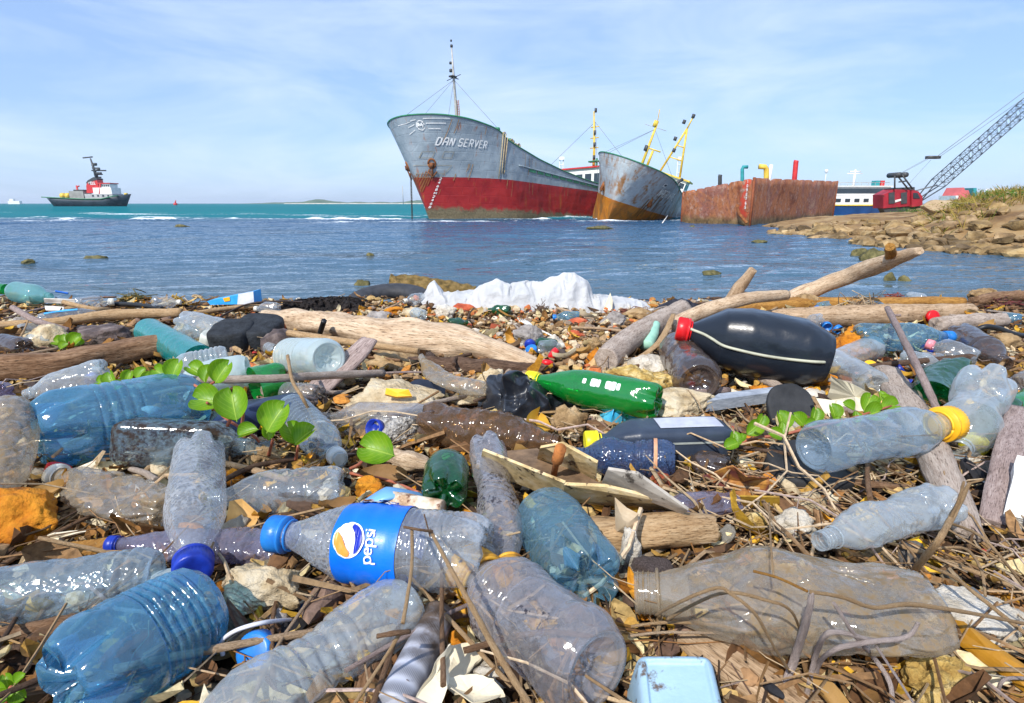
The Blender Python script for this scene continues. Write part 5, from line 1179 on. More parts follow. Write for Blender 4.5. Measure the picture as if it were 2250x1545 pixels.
def cord(label, pts, r, m, cat='cord', name='cord', n=40, group=None, seg=6, lump=0):
    P = [K(p) for p in pts]; v, f = tube(P, r, seg, n, lump=lump, seed=len(pts)); o = mobj(name, v, f, m); tag(o, label, cat, group); return o
def leafmesh(c, d, nrm, s, fold=.5, curl=.2, notch=.22, asp=1.0):
    """round two-lobed leaf; c stalk end, d midrib direction, s length"""
    d = d.normalized(); sd_ = d.cross(nrm).normalized(); nrm = sd_.cross(d); Rg = []; C = []
    for i in range(15):
        v_ = i/14; w = asp*.52*max(0, 1-abs(2*v_-1.02)**2.4)**.6; row = []
        for j in range(-6, 7):
            u = j/6; vv = v_-notch*(1-abs(u))**2*(v_**6)+.06*abs(u)*(1-v_)
            ang = fold*abs(u); x = u*w*math.cos(ang); z = abs(u)*w*math.sin(ang)-curl*(v_-.5)**2+.015*math.cos(v_*40)*abs(u)*.4
            row.append(tuple(c+d*vv*s+sd_*x*s+nrm*z*s)); C.append((u, v_, 0))
        Rg.append(row)
    v, f = rings(np.array(Rg), False, False, False); return v, f, np.array(C)
def leafmat():
    if 'vine_leaf' in MATS: return MATS['vine_leaf']
    m, t = newmat('vine_leaf'); MATS['vine_leaf'] = m
    a = N(t, 'ShaderNodeAttribute', attribute_name='col'); sx = N(t, 'ShaderNodeSeparateXYZ'); t.links.new(a.outputs['Vector'], sx.inputs[0])
    au = math_(t, 'ABSOLUTE', sx.outputs[0]); vein = math_(t, 'SINE', math_(t, 'MULTIPLY', math_(t, 'SUBTRACT', sx.outputs[1], math_(t, 'MULTIPLY', au, .45)), 42.0))
    vf = math_(t, 'MAXIMUM', ramp(t, vein, [(.88, 0), (1, .7)]), ramp(t, au, [(.02, 1), (.06, 0)]))
    n = noise(t, coords(t), 60, 4); col = ramp(t, n, [(.25, (.08, .22, .006)), (.5, (.14, .32, .008)), (.75, (.24, .42, .012))]); col = mixc(t, vf, col, (.34, .52, .06)); col = mixc(t, ramp(t, noise(t, coords(t), 90, 5, .7), [(.66, 0), (.70, 1)]), col, (.22, .14, .03))
    p = N(t, 'ShaderNodeBsdfPrincipled', Roughness=.42); t.links.new(col, p.inputs['Base Color']); tr = N(t, 'ShaderNodeBsdfTranslucent'); t.links.new(mixc(t, .5, col, (.5, .8, .02)), tr.inputs[0])
    b = N(t, 'ShaderNodeBump', Strength=.5, Distance=.001); t.links.new(vf, b.inputs['Height']); t.links.new(b.outputs[0], p.inputs['Normal'])
    ms = N(t, 'ShaderNodeMixShader'); ms.inputs[0].default_value = .38; t.links.new(p.outputs[0], ms.inputs[1]); t.links.new(tr.outputs[0], ms.inputs[2])
    o = N(t, 'ShaderNodeOutputMaterial'); t.links.new(ms.outputs[0], o.inputs[0]); return m
def vine(label, stems, leaves, zdef=.05, cat='plant'):
    """leaves: (px, py, size px, image angle deg, facing, z)"""
    c0 = K(stems[0][0]); root = thing('beach_vine', label, cat, (c0.x, c0.y, GZ))
    st = mat('vine_stem', [(.3, (.22, .05, .03)), (.6, (.40, .13, .07))], 50, .6, .2)
    for s_ in stems: v, f = tube([K(p) for p in s_], [.0022, .0016], 7, 14); mobj('stem', v, f, st, root, local=False)
    for q in leaves:
        px, py, sz, ang = q[:4]; fac = q[4] if len(q) > 4 else 0; z = q[5] if len(q) > 5 else zdef
        c = G(px, py, GZ+z); s = sz*pxm(c); up_ = Vector((0, .45, .9)).normalized(); rt = Vector((1, 0, 0)); a = R(ang)
        d = rt*math.cos(a)+up_*math.sin(a); nb = Vector((0, -.75, .66)).normalized(); nb = (nb+rt*fac*.9+Vector((0, .4, .4))*abs(fac)*.5).normalized()
        s *= (.8, 1.05, .92, 1.15, .7)[int(px+py) % 5] if sz < 70 else 1; c = c-d*s*.5; v, f, C = leafmesh(c, d, nb, s, fold=.55+.5*abs(fac), curl=.25); mobj('leaf', v, f, leafmat(), root, cols=C, local=False)
    return root
# ---------------------------------------------------------------- the uncountable litter between the things
def posbeach(rs, n, y0=.17, y1=2.1, pw=1.0):
    y = y0+(y1-y0)*rs.uniform(0, 1, n)**pw; x = rs.uniform(-1, 1, n)*(y*.93+.18); return np.stack([x, y], 1)
def posshingle(rs, n):
    y = rs.uniform(1.0, 2.08, n); x = rs.normal(.06, .36, n); return np.stack([x, y], 1)
PEB = [rockV((1, rnd.uniform(.6, 1), rnd.uniform(.4, .7)), 900+i, 1 if i < 5 else 2, .4, .4) for i in range(9)]
def chip(seed):
    r = random.Random(seed); n = r.randint(4, 6); a0 = r.uniform(0, 6); V = []; w = r.uniform(.25, .8); cu = r.uniform(-.25, .25)
    for z in (0, -.05):
        for i in range(n):
            a = a0+2*math.pi*i/n+r.uniform(-.3, .3); q = r.uniform(.35, .6); x = math.cos(a)*q; y = math.sin(a)*q*w; V.append((x, y, z+cu*x*x*4+.1*r.uniform(-.5, .5)))
    return np.array(V), [tuple(range(n)), tuple(range(2*n-1, n-1, -1))]+[(i, n+i, n+(i+1) % n, (i+1) % n) for i in range(n)]
def twigT(seed):
    r = random.Random(seed); P = [Vector((x, r.uniform(-.08, .08), r.uniform(-.03, .03))) for x in np.linspace(-.5, .5, 4)]; return tube(P, [.012*r.uniform(.6, 2.2), .006], 4)
def leafT(seed):
    r = random.Random(seed); V = []; w = r.uniform(.25, .5); cu = r.uniform(-.5, .8); tw = r.uniform(-.6, .6)
    for i in range(6):
        v = i/5-.5; ww = w*math.cos(v*3.0)**.8*.5
        for j in (-1, 0, 1): V.append((v, j*ww, cu*(v*v)*1.2+abs(j)*.10*r.uniform(.5, 1.5)+tw*v*j*ww*2))
    Fc = []
    for i in range(5):
        for j in range(2): a = i*3+j; Fc.append((a, a+1, a+4, a+3))
    return np.array(V), Fc
SM = mat('litter_stone', [(.3, (.6, .6, .6)), (.7, (1.15, 1.15, 1.15))], 160, .9, .7, 400, attr='col', bdist=.001)
LM = mat('litter_wood', [(.3, (.6, .6, .6)), (.7, (1.2, 1.2, 1.2))], 220, .85, .6, 500, attr='col', bdist=.001)
TANS = [(.38, .25, .13), (.50, .36, .20), (.28, .17, .08), (.60, .48, .32), (.17, .10, .05), (.45, .30, .12), (.50, .22, .05), (.30, .22, .16)]
DRK = [(.08, .04, .018), (.18, .09, .035), (.32, .18, .07), (.045, .024, .012), (.40, .25, .11), (.28, .13, .04), (.13, .075, .05), (.46, .34, .20)]
LFS = [(.42, .24, .05), (.24, .11, .025), (.52, .36, .14), (.12, .055, .02), (.50, .23, .015), (.60, .50, .28), (.28, .16, .07), (.58, .34, .03)]
scatter('pebbles', 'small pebbles and grit mixed through the litter', 9000, PEB[:7], lambda r, n: posbeach(r, n, .17, 2.1, .9), lambda r, n: .004+.010*r.uniform(0, 1, n)**2.2, TANS[:5]+DRK[:3], SM, 1, zmax=.010)
scatter('shingle', 'tan and orange shingle covering the beach crest', 5200, PEB, posshingle, lambda r, n: .010+.020*r.uniform(0, 1, n)**2, TANS+[(.55, .16, .05), (.62, .55, .45)], SM, 2, zmax=.022)
scatter('wood_chips', 'broken bark and wood chips mixed through the litter', 11000, [chip(i) for i in range(12)], lambda r, n: posbeach(r, n, .17, 2.1, .95), lambda r, n: .010+.034*r.uniform(0, 1, n)**2.2, DRK+LFS[:3]+[(.62, .54, .38), (.10, .05, .02)], LM, 3, tilt=.38, zmax=.018)
scatter('twigs', 'thin dry twigs lying criss cross over the beach', 6000, [twigT(i) for i in range(12)], lambda r, n: posbeach(r, n, .17, 2.1, .95), lambda r, n: .03+.09*r.uniform(0, 1, n)**1.8, [tuple(q*.72 for q in c) for c in DRK]+[(.35, .28, .2), (.22, .13, .06), (.05, .03, .02), (.04, .025, .015)], LM, 4, tilt=.16, zmax=.022)
scatter('dead_leaves', 'curled dead leaf scraps among the twigs', 5200, [leafT(i) for i in range(14)], lambda r, n: posbeach(r, n, .17, 2.1, 1), lambda r, n: .015+.035*r.uniform(0, 1, n)**1.6, LFS, LM, 5, tilt=.4, zmax=.022)
scatter('straw', 'fine pale straw and root fibres in the near litter', 1500, [twigT(i+40) for i in range(10)], lambda r, n: np.concatenate([posbeach(r, n//2, .17, .8, 1), np.stack([r.uniform(.15, .85, n//2), r.uniform(.22, .8, n//2)], 1)]), lambda r, n: .04+.10*r.uniform(0, 1, n)**1.5, [(.28, .18, .09), (.22, .12, .05), (.38, .28, .17)], LM, 6, tilt=.2, zmax=.04)
scatter('plastic_scraps', 'tiny bright scraps of plastic and shell among the pebbles', 420, [chip(i+30) for i in range(6)], lambda r, n: posbeach(r, n, .3, 2.05, .8), lambda r, n: .006+.014*r.uniform(0, 1, n)**2, [(.7, .7, .66), (.75, .72, .6), (.03, .15, .5), (.7, .68, .6), (.02, .3, .3), (.5, .04, .03), (.7, .5, .03), (.02, .02, .025)], LM, 7, zmax=.024)
def longtwig(seed):
    r = random.Random(seed); P = [Vector((x, .12*math.sin(x*5+seed)*r.uniform(.3, 1), .14*(1-4*x*x)*r.random()+r.uniform(-.01, .01))) for x in np.linspace(-.5, .5, 7)]; return tube(P, [.010*r.uniform(.5, 1.2), .004], 5)
scatter('dry_stems', 'tangle of fine dry stems over the lower right of the beach', 300, [longtwig(i) for i in range(14)], lambda r, n: np.concatenate([np.stack([r.uniform(.22, .85, n-n//3), r.uniform(.24, .72, n-n//3)], 1), posbeach(r, n//3, .25, 1.3, 1)]), lambda r, n: .09+.15*r.uniform(0, 1, n)**1.5, [(.42, .29, .17), (.26, .16, .08), (.50, .38, .25), (.36, .27, .23)], LM, 8, tilt=.22, zmax=.035)
BLK = [rockV((1, rnd.uniform(.35, .6), rnd.uniform(.3, .5)), 970+i, 2, .5, .9) for i in range(10)]
scatter('wood_chunks', 'broken wood, cork and coral chunks packed through the litter', 1500, BLK, lambda r, n: posbeach(r, n, .25, 2.05, .8), lambda r, n: .018+.035*r.uniform(0, 1, n)**2, [(.14, .07, .03), (.30, .17, .08), (.50, .20, .03), (.60, .48, .30), (.07, .04, .025), (.40, .26, .13), (.66, .58, .44), (.22, .14, .10), (.02, .02, .025), (.5, .36, .2)], LM, 9, zmax=.026, tilt=.3)
# ---------------------------------------------------------------- bottles, one by one
def pepsi(S, root):
    t0, t1 = .34, .625; o_ = .0009
    v, f = sleeve(S, t0, t1, None, off=o_); lb = mobj('label', v, f, mat('label_blue', [(.3, (.0, .11, .60)), (.7, (.002, .17, .78))], 20, .35, .2, coat=.2, spots=((.45, .58, .8), 75, .69)), root, local=False)
    Rr = S.R; ln = S.L
    def at(th0):
        def fn(u, v_, off=.0014): return S(.5*(t0+t1)+v_/ln, th0-u/Rr, o_+off)
        return fn
    white = mat('label_white', (.86, .86, .86), 5, .35, 0); 
    for th0, sc in ((R(143), 1), (R(48), 1)):
        fn = at(th0); gu, gv = 0, Rr*.34; gr = Rr*.36
        def disc(nm, poly, m_, off):
            V = [fn(gu+a*gr, gv+b*gr, off) for a, b in poly]; n = len(V)
            c = fn(gu+sum(a for a, b in poly)/n*gr, gv+sum(b for a, b in poly)/n*gr, off); mid = [c+(p-c)*.5 for p in V]
            ca, cb_ = sum(p[0] for p in poly)/n, sum(p[1] for p in poly)/n; A = [tuple(p) for p in V]; F_ = []
            for q in (.8, .6, .4, .2): A += [tuple(fn(gu+(a*q+(1-q)*ca)*gr, gv+(b*q+(1-q)*cb_)*gr, off)) for a, b in poly]
            for r_ in range(4): F_ += [(r_*n+i, r_*n+(i+1) % n, (r_+1)*n+(i+1) % n, (r_+1)*n+i) for i in range(n)]
            A.append(tuple(c)); F_ += [(4*n+i, 4*n+(i+1) % n, 5*n) for i in range(n)]
            mobj(nm, A, F_, m_, lb, local=False)
        disc('emblem', arc(0, 0, 1.1, 1.1, 0, 356, 40), white, .0012)
        # u runs up the picture, v runs towards the cap (left)
        disc('emblem_orange', [(-.93, -.2)]+arc(0, 0, 1, 1, 200, 60, 18)[::-1][:0]+arc(0, 0, .98, .98, 190, 62, 18)+[(.15, .45), (-.35, .1), (-.75, -.25)], mat('label_orange', (.82, .27, .04), 5, .35, 0), .0026)
        disc('emblem_blue', arc(0, 0, .98, .98, 215, 350, 18)+[(.75, -.1), (.45, -.42), (0, -.55), (-.5, -.55)], mat('label_deep_blue', (.01, .03, .42), 5, .35, 0), .0026)
        mb = MB(); text(mb, 'pepsi', lambda u, v_: fn(u-Rr*.45, v_-Rr*.28, .0016), Rr*.235, Rr*.205, Rr*.042, .95); mb.obj('lettering', white, lb, local=False)
BT = []
def b(*a, **k): r, S = bottle(*a, **k); return r, S
R9 = (.18, .6, 7, .05)
b('clear soda bottle with a bright blue printed label and blue cap in the centre foreground', (1072, 1222), (598, 1172), 88, 'drops', 'sky', prof='cola', ribs=(.14, .8, 22, .018), lab=pepsi, lift=(.012, .012), crush=.03, capr=1.25, capl=.95, seed=2)
b('large clear blue ribbed bottle in the bottom corner, its lobed base towards the viewer', (135, 1520), (462, 1318), 116, 'blue', None, prof='dome', ribs=(.45, .82, 6, .05), lift=(.0, .0), crush=.10, seed=5, neck=.07)
b('long milky dented bottle running diagonally to the bottom edge', (895, 1325), (380, 1660), 92, 'frost', None, prof='waist', bk='flat', ribs=(.30, .60, 5, .03), crush=.08, flat=.12, seed=8, neck=.05)
b('frosted bottle with a round flower patterned base facing the viewer, bottom centre', (1310, 1475), (1050, 1268), 106, 'speck', 'mustard', prof='juice', bk='flat', petal=10, ribs=(.52, .92, 5, .045), crush=.05, seed=11, neck=.08, lift=(.004, 0))
b('pale blue bottle with a deep blue lobed base, just right of the labelled soda bottle', (1292, 1285), (1192, 1120), 86, 'pblue', None, prof='dome', ribs=(.25, .75, 8, .025), petal=6, crush=.05, seed=4, dia=.4, neck=.05)
b('upright looking condensation covered bottle with a navy cap, on the left', (438, 985), (424, 1245), 64, 'drops', 'navy', prof='cola', ribs=(.2, .62, 8, .022), crush=.05, seed=6, capr=1.5, neck=.06, lift=(.01, .006))
b('clear bottle with a five lobed base, lying left of the green lobed one', (752, 1070), (462, 1096), 54, 'clear', None, prof='cola', petal=5, ribs=(.25, .5, 2, .04), crush=.06, seed=12)
b('crushed beige bottle with a dusty white cap, above the blue capped neck', (375, 1120), (112, 1042), 62, 'beige', 'white', prof='cola', crush=.30, flat=.45, seed=13, capl=.5, capr=1.3)
b('diamond patterned clear blue bottle cut by the left edge', (345, 1262), (-110, 1325), 66, 'bclear', None, prof='tube', bk='flat', crush=.10, dia=1, ribs=(.06, .2, 2, .05), seed=14)
b('flattened lilac bottle with a royal blue cap under the condensation bottle', (640, 1205), (240, 1196), 48, 'lav', 'navy', prof='cola', crush=.22, flat=.25, seed=15, ribs=(.2, .6, 8, .04), neck=.07)
b('big pale blue bottle with five deep lobes, left of the square glass bottle', (80, 955), (455, 880), 78, 'blue', None, prof='dome', petal=5, ribs=(.3, .55, 4, .02), crush=.05, seed=16, neck=.05)
b('square clear bottle caked with dirt below the big blue bottle', (268, 968), (600, 985), 50, 'grimy', None, prof='box', sq=7, bk='flat', asp=1.0, crush=.02, seed=17, roll=.25, lift=(.012, .0), neck=.2)
b('frosted jug shaped bottle standing on end at the left edge', (25, 905), (-30, 1120), 66, 'beige', None, prof='jug', bk='flat', crush=.08, seed=18, lift=(.04, .0))
b('lavender rounded bottle end at the left edge above the frosted jug', (8, 868), (-90, 850), 30, 'lav', None, prof='water', crush=.05, seed=19)
b('crumpled clear bottle tapering down over the weathered plank', (232, 812), (55, 868), 34, 'frost', None, prof='cola', petal=5, crush=.12, seed=20, lift=(.03, .0))
b('squashed clear bottle with a round open end behind the green runners', (98, 862), (262, 848), 34, 'dusty', None, prof='water', bk='flat', crush=.18, flat=.15, seed=21, lift=(.01, .01))
b('frosted bottle with its flat round base towards the viewer, beside the runners', (545, 812), (380, 842), 38, 'milk', None, prof='water', bk='flat', crush=.06, seed=22, lift=(.02, .01))
b('ribbed clear bottle lying behind the pair of frosted bottles on the left', (500, 785), (360, 815), 30, 'frost', None, prof='water', bk='flat', ribs=(.1, .5, 5, .05), crush=.08, seed=23, lift=(.02, .01))
b('bright green bottle half hidden under the grey stick', (625, 830), (560, 850), 44, 'green', None, prof='tube', crush=.05, seed=24)
b('milky white ribbed bottle with a round end, right of the charcoal lump', (722, 788), (640, 782), 42, 'milk', None, prof='tube', bk='flat', ribs=(.45, 1, 5, .06), crush=.02, seed=25, lift=(.03, .0))
b('clear bottle base with ribs under the grey stick', (705, 872), (630, 868), 30, 'dusty', None, prof='tube', bk='petal', crush=.04, seed=26, ribs=(.3, .9, 3, .04))
b('dark navy bottle lying behind the leaf clusters', (668, 893), (430, 945), 42, mat('navy_plastic', [(.3, (.008, .014, .045)), (.7, (.02, .035, .085))], 20, .35, .3), None, prof='flask', sq=4, bk='flat', asp=.8, seed=27)
b('ribbed clear bottle with a dirty white cap pointing at the viewer, behind the single leaf', (640, 898), (748, 1012), 44, 'bclear', 'white', prof='water', bk='flat', ribs=(.08, .6, 9, .04), crush=.05, seed=28, capr=1.15, capl=.8)
b('round bottomed condensation bottle with an orange dirty cap pointing down', (1068, 975), (1122, 1258), 52, 'speck', 'mustard', prof='waist', ribs=(.45, .75, 5, .04), crush=.04, seed=29, capr=1.5, neck=.06, lift=(.02, .012))
b('dark green bottle with a glossy lobed base pointing at the viewer', (978, 1088), (985, 1000), 52, 'dgreen', None, prof='cola', petal=5, crush=.04, seed=30, lift=(.015, .02))
b('brown crumpled bottle under the round bottomed condensation bottle', (930, 928), (1228, 975), 54, 'brown', None, prof='cola', crush=.17, ribs=(.2, .9, 9, .03), seed=31, neck=.05)
b('grimy flat sided grey bottle beside the pumice stone', (932, 926), (700, 918), 44, 'dusty', None, prof='flask', sq=5, bk='flat', asp=.75, crush=.03, seed=32)
b('bent flattened clear bottle with an open threaded neck, above the black bag', (1085, 862), (925, 785), 27, 'beige', None, prof='water', flat=.55, bend=(-1.6, 0), crush=.1, seed=33, lift=(.02, .05), opn=True)
def green_print(S, root):
    mb = MB()
    for k, (w, h_) in enumerate(((.35, .4), (.0, 0), (.62, .62), (.3, .6), (.0, 0), (.55, .62), (.45, .7), (.35, .55))):
        if w: 
            V = [S(.50-(k*.62)*S.R/S.L*.42+dx*w*S.R/S.L*.28, R(138)+dy*h_*.35, .0008) for dx, dy in ((-1, -.7), (-.7, -1), (.7, -1), (1, -.7), (1, .7), (.7, 1), (-.7, 1), (-1, .7))]; mb.add([tuple(p) for p in V], [tuple(range(8))])
    mb.obj('worn_print', mat('print_white', (.75, .82, .78), 60, .5, 0), root, local=False)
b('bright green bottle with a yellow cap and worn white print', (1448, 882), (1160, 832), 42, 'green', 'yellow', prof='cola', petal=5, crush=.03, seed=34, lab=green_print, capr=1.25, capl=1.2, lift=(.02, .025))
def oil_label(S, root):
    v, f = sleeve(S, .05, .5, None, off=.001, th=(R(60), R(120)), n=6); mobj('label', v, f, mat('label_silver', [(.3, (.35, .36, .42)), (.7, (.6, .62, .68))], 30, .3, .1), root, local=False)
    v, f = sleeve(S, .02, .62, None, off=.0012, th=(R(160), R(166)), n=8); mobj('stripe', v, f, mat('stripe_pale', (.35, .38, .35), 30, .4, .1), root, local=False)
b('dark slate oil bottle with a yellow screw cap', (1592, 962), (1290, 972), 50, mat('slate_plastic', [(.3, (.018, .026, .045)), (.7, (.04, .055, .085))], 24, .38, .3, coat=.1), 'yellow', prof='box', sq=6, asp=.8, bk='flat', seed=35, lab=oil_label, capr=1.4, lift=(.006, .006), roll=0)
def rust_band(S, root):
    v, f = sleeve(S, .165, .20, None, off=.001, th=(R(40), R(180)), n=4); mobj('band', v, f, mat('band_orange', [(.3, (.45, .16, .05)), (.7, (.65, .42, .28))], 60, .7, .1), root, local=False)
b('dark blue glassy bottle beaded with droplets in front of the slate oil bottle', (1480, 1012), (1262, 998), 45, 'dblue', None, prof='waist', bk='flat', ribs=(.2, .4, 3, .04), seed=36, lab=rust_band, crush=.03)
def jug_line(S, root):
    mb = MB(); P = [S(t_, R(160-a*.9), .0014) for t_, a in ((.985, 10), (.93, -2), (.86, -12), (.8, -20), (.72, -27), (.6, -28), (.45, -28), (.3, -26), (.15, -22), (.05, -20))]
    P = smoothpath(P, 50); mb.tube(P, .0028, 6); mb.obj('level_stripe', mat('stripe_cream', (.42, .42, .32), 30, .5, .1), root, local=False)
b('big black canister with a red cap and a pale level stripe', (1812, 784), (1502, 724), 69, mat('black_plastic', [(.3, (.008, .011, .017)), (.7, (.015, .021, .032))], 8, .30, .4, bscale=9, spots=((.07, .07, .055), 60, .72), coat=.2, bdist=.006), 'red', prof='jug', sq=2.6, asp=.95, bk='flat', seed=37, lab=jug_line, capr=1.3, capl=.9, lift=(.0, .045), neck=.06, crush=.03)
b('smoky brown bottle stump under the red capped black canister', (1535, 840), (1478, 745), 46, 'smoke', None, prof='water', bk='flat', crush=.08, seed=38, ribs=(.2, .4, 1, .04), neck=.06)
b('clear bottle with an amber cap resting on the black disc', (1788, 985), (2085, 930), 56, 'bclear', 'amber', prof='juice', bk='flat', petal=10, spiral=1, ribs=(.2, .8, 4, .035), crush=.03, seed=39, capr=1.3, capl=.9, lift=(.035, .035), neck=.10)
b('wasp waisted frosted bottle leaning up to the right of the amber capped one', (2170, 835), (2105, 990), 60, 'frost', None, prof='waist', petal=5, crush=.05, seed=40, lift=(.05, .0), neck=.05)
b('dark green curved bottle left of the wasp waisted one', (2110, 815), (2048, 880), 42, 'dgreen', None, prof='tube', crush=.12, seed=41, lift=(.01, 0), bend=(.4, 0))
b('green bottle at the right edge, behind the one with the grimy yellow cap', (2290, 868), (2180, 930), 32, 'green', None, prof='cola', crush=.05, seed=42)
b('green bottle with a grimy yellow cap facing the viewer, right edge', (2215, 905), (2140, 978), 46, 'dgreen', 'grime', prof='cola', crush=.05, seed=43, capr=1.5, capl=.7, neck=.05, lift=(.01, .0))
b('pale blue bottle with a blue neck behind the orange foam lump', (1880, 742), (2095, 740), 32, 'pblue', 'sky', prof='cola', crush=.08, ribs=(.55, .8, 3, .04), seed=44, lift=(.015, .015), capr=1.1)
b('small clear bottle with a dusty pink cap on the dark stick', (2148, 790), (2042, 757), 26, 'clear', 'pink', prof='water', crush=.1, seed=45, lift=(.0, .02), capr=1.15)
b('brownish grey bottle lying towards the right edge under the black hose', (2105, 735), (2212, 800), 34, 'smoke', None, prof='water', crush=.06, seed=46, ribs=(.6, .75, 1, .08))
b('dusty bottle end beyond the small pink capped bottle, at the right edge', (2240, 850), (2300, 810), 26, 'dusty', None, prof='water', crush=.1, seed=47)
b('smooth frosted plastic tube end right of the black canister', (1925, 850), (1835, 795), 32, 'frost', None, prof='tube', bk='flat', seed=48, crush=.02)
b('torn clear plastic cup lying open beside the orange foam lump', (1840, 790), (1915, 765), 30, 'frost', None, prof='cup', bk='flat', seed=49, crush=.08, opn=True, cat='cup', name='plastic_cup')
b('huge flattened dirty bottle with an open threaded mouth, lower right', (2035, 1330), (1395, 1302), 140, 'beige', None, prof='cola', crush=.14, flat=.62, seed=50, petal=0, bk='flat', opn=True, neck=.10, lift=(.03, .012), roll=-.12)
b('crushed clear bottle behind the huge flattened one', (2075, 1100), (1800, 1190), 58, 'frost', None, prof='waist', crush=.16, flat=.25, seed=51, petal=5, lift=(.02, .03), ribs=(.4, .55, 3, .04))
b('crumpled violet tinted bottle right of the bark trough', (1620, 1105), (1440, 1120), 38, 'lav', None, prof='cola', crush=.28, flat=.3, seed=52)
b('dark crumpled plastic wrapper bottle behind the rusty plate', (1600, 1030), (1510, 1010), 34, 'smoke', None, prof='water', crush=.25, flat=.3, seed=53)
b('teal bottle with a green ribbed base disc on the beach crest, far left', (325, 728), (440, 795), 34, 'teal', None, prof='tube', bk='flat', petal=9, seed=54, crush=.03)
b('milky crumpled bottle tapering right, beside the charcoal lump', (395, 712), (560, 735), 30, 'frost', None, prof='cola', crush=.14, seed=55, lift=(.01, .0))
b('aqua bottle with its base disc to the viewer, topmost at the far left', (28, 640), (112, 652), 23, 'aqua', None, prof='cola', bk='flat', petal=8, seed=56, crush=.03, lift=(.01, .0))
b('green bottle neck peeking in at the far left edge of the crest', (-40, 632), (14, 636), 12, 'green', None, prof='tube', seed=57)
b('clear bottle on the far left crest beside the white boards', (165, 668), (245, 664), 17, 'clear', 'white', prof='cola', seed=58, crush=.12, capr=1.4)
b('long clear bottle with a blue label strip, far left', (85, 705), (232, 688), 18, 'clear', None, prof='water', seed=59, crush=.08, lift=(.0, .01), lab=lambda S, r: mobj('label', *sleeve(S, .1, .6, None, off=.0006, th=(R(60), R(150)), n=6), mat('label_sky', [(.3, (.02, .25, .6)), (.7, (.1, .45, .8))], 60, .4, .1), r, local=False))
b('frosted bottle end beside the branches, far left', (40, 728), (110, 722), 17, 'frost', None, prof='water', bk='flat', seed=60, crush=.1)
b('smoky bottle under the cream stone, far left', (55, 765), (-20, 752), 24, 'smoke', None, prof='water', seed=61, crush=.08)
b('pale clear bottle half buried by the knotted branch, far right', (2245, 702), (2200, 700), 14, 'pblue', None, prof='tube', seed=62, crush=.1)
b('clear plastic bottle base at the right margin below the leaning board', (2260, 1060), (2200, 1030), 26, 'bclear', None, prof='tube', seed=63, crush=.1)
# loose caps and small plastic
def cap(label, px, py, rpx, m='sky', z=.01, tilt=(.5, .2)):
    c = G(px, py, GZ+z); r = rpx*pxm(c); h_ = r*.75; Rg = []
    for (dz, q) in ((-.02, .86), (-h_+.003-.02, .86), ) [:0]: pass
    prof_ = [(.04*r, .02), (.04*r, .8), (0, .93), (-.1*r, 1), (-h_, 1.02), (-h_, .9), (-.2*r, .88), (-.14*r, .5), (-.14*r, .02)]
    for dz, q in prof_: Rg.append([(r*q*math.cos(a)*(1+(.02*math.cos(40*a) if q >= 1 else 0)), r*q*math.sin(a)*(1+(.02*math.cos(40*a) if q >= 1 else 0)), dz) for a in np.linspace(0, 2*math.pi, 80, endpoint=False)])
    v, f = rings(np.array(Rg)); v = rot(v, tilt[0], tilt[1], 0)+np.array(c)+np.array([0, 0, h_*.6]); o = mobj('bottle_cap', v, f, M_cap[m]()); tag(o, label, 'bottle cap')
cap('bright blue ribbed cap leaning against the long milky bottle', 556, 1448, 42, 'sky', .008, (.9, -.35))
cap('small blue cap lying flat below the cream rock', 688, 1335, 30, 'sky', .0, (.25, .1))
cap('orange cap wedged behind the frosted flower based bottle', 1012, 1370, 26, 'mustard', .002, (1.2, .2))
cap('tiny blue cap near the green sprout, far left', 212, 742, 9, 'sky', .004)
cap('small red cap beside the short knotted log, far right', 2052, 702, 14, 'red', .01, (1.3, .3))
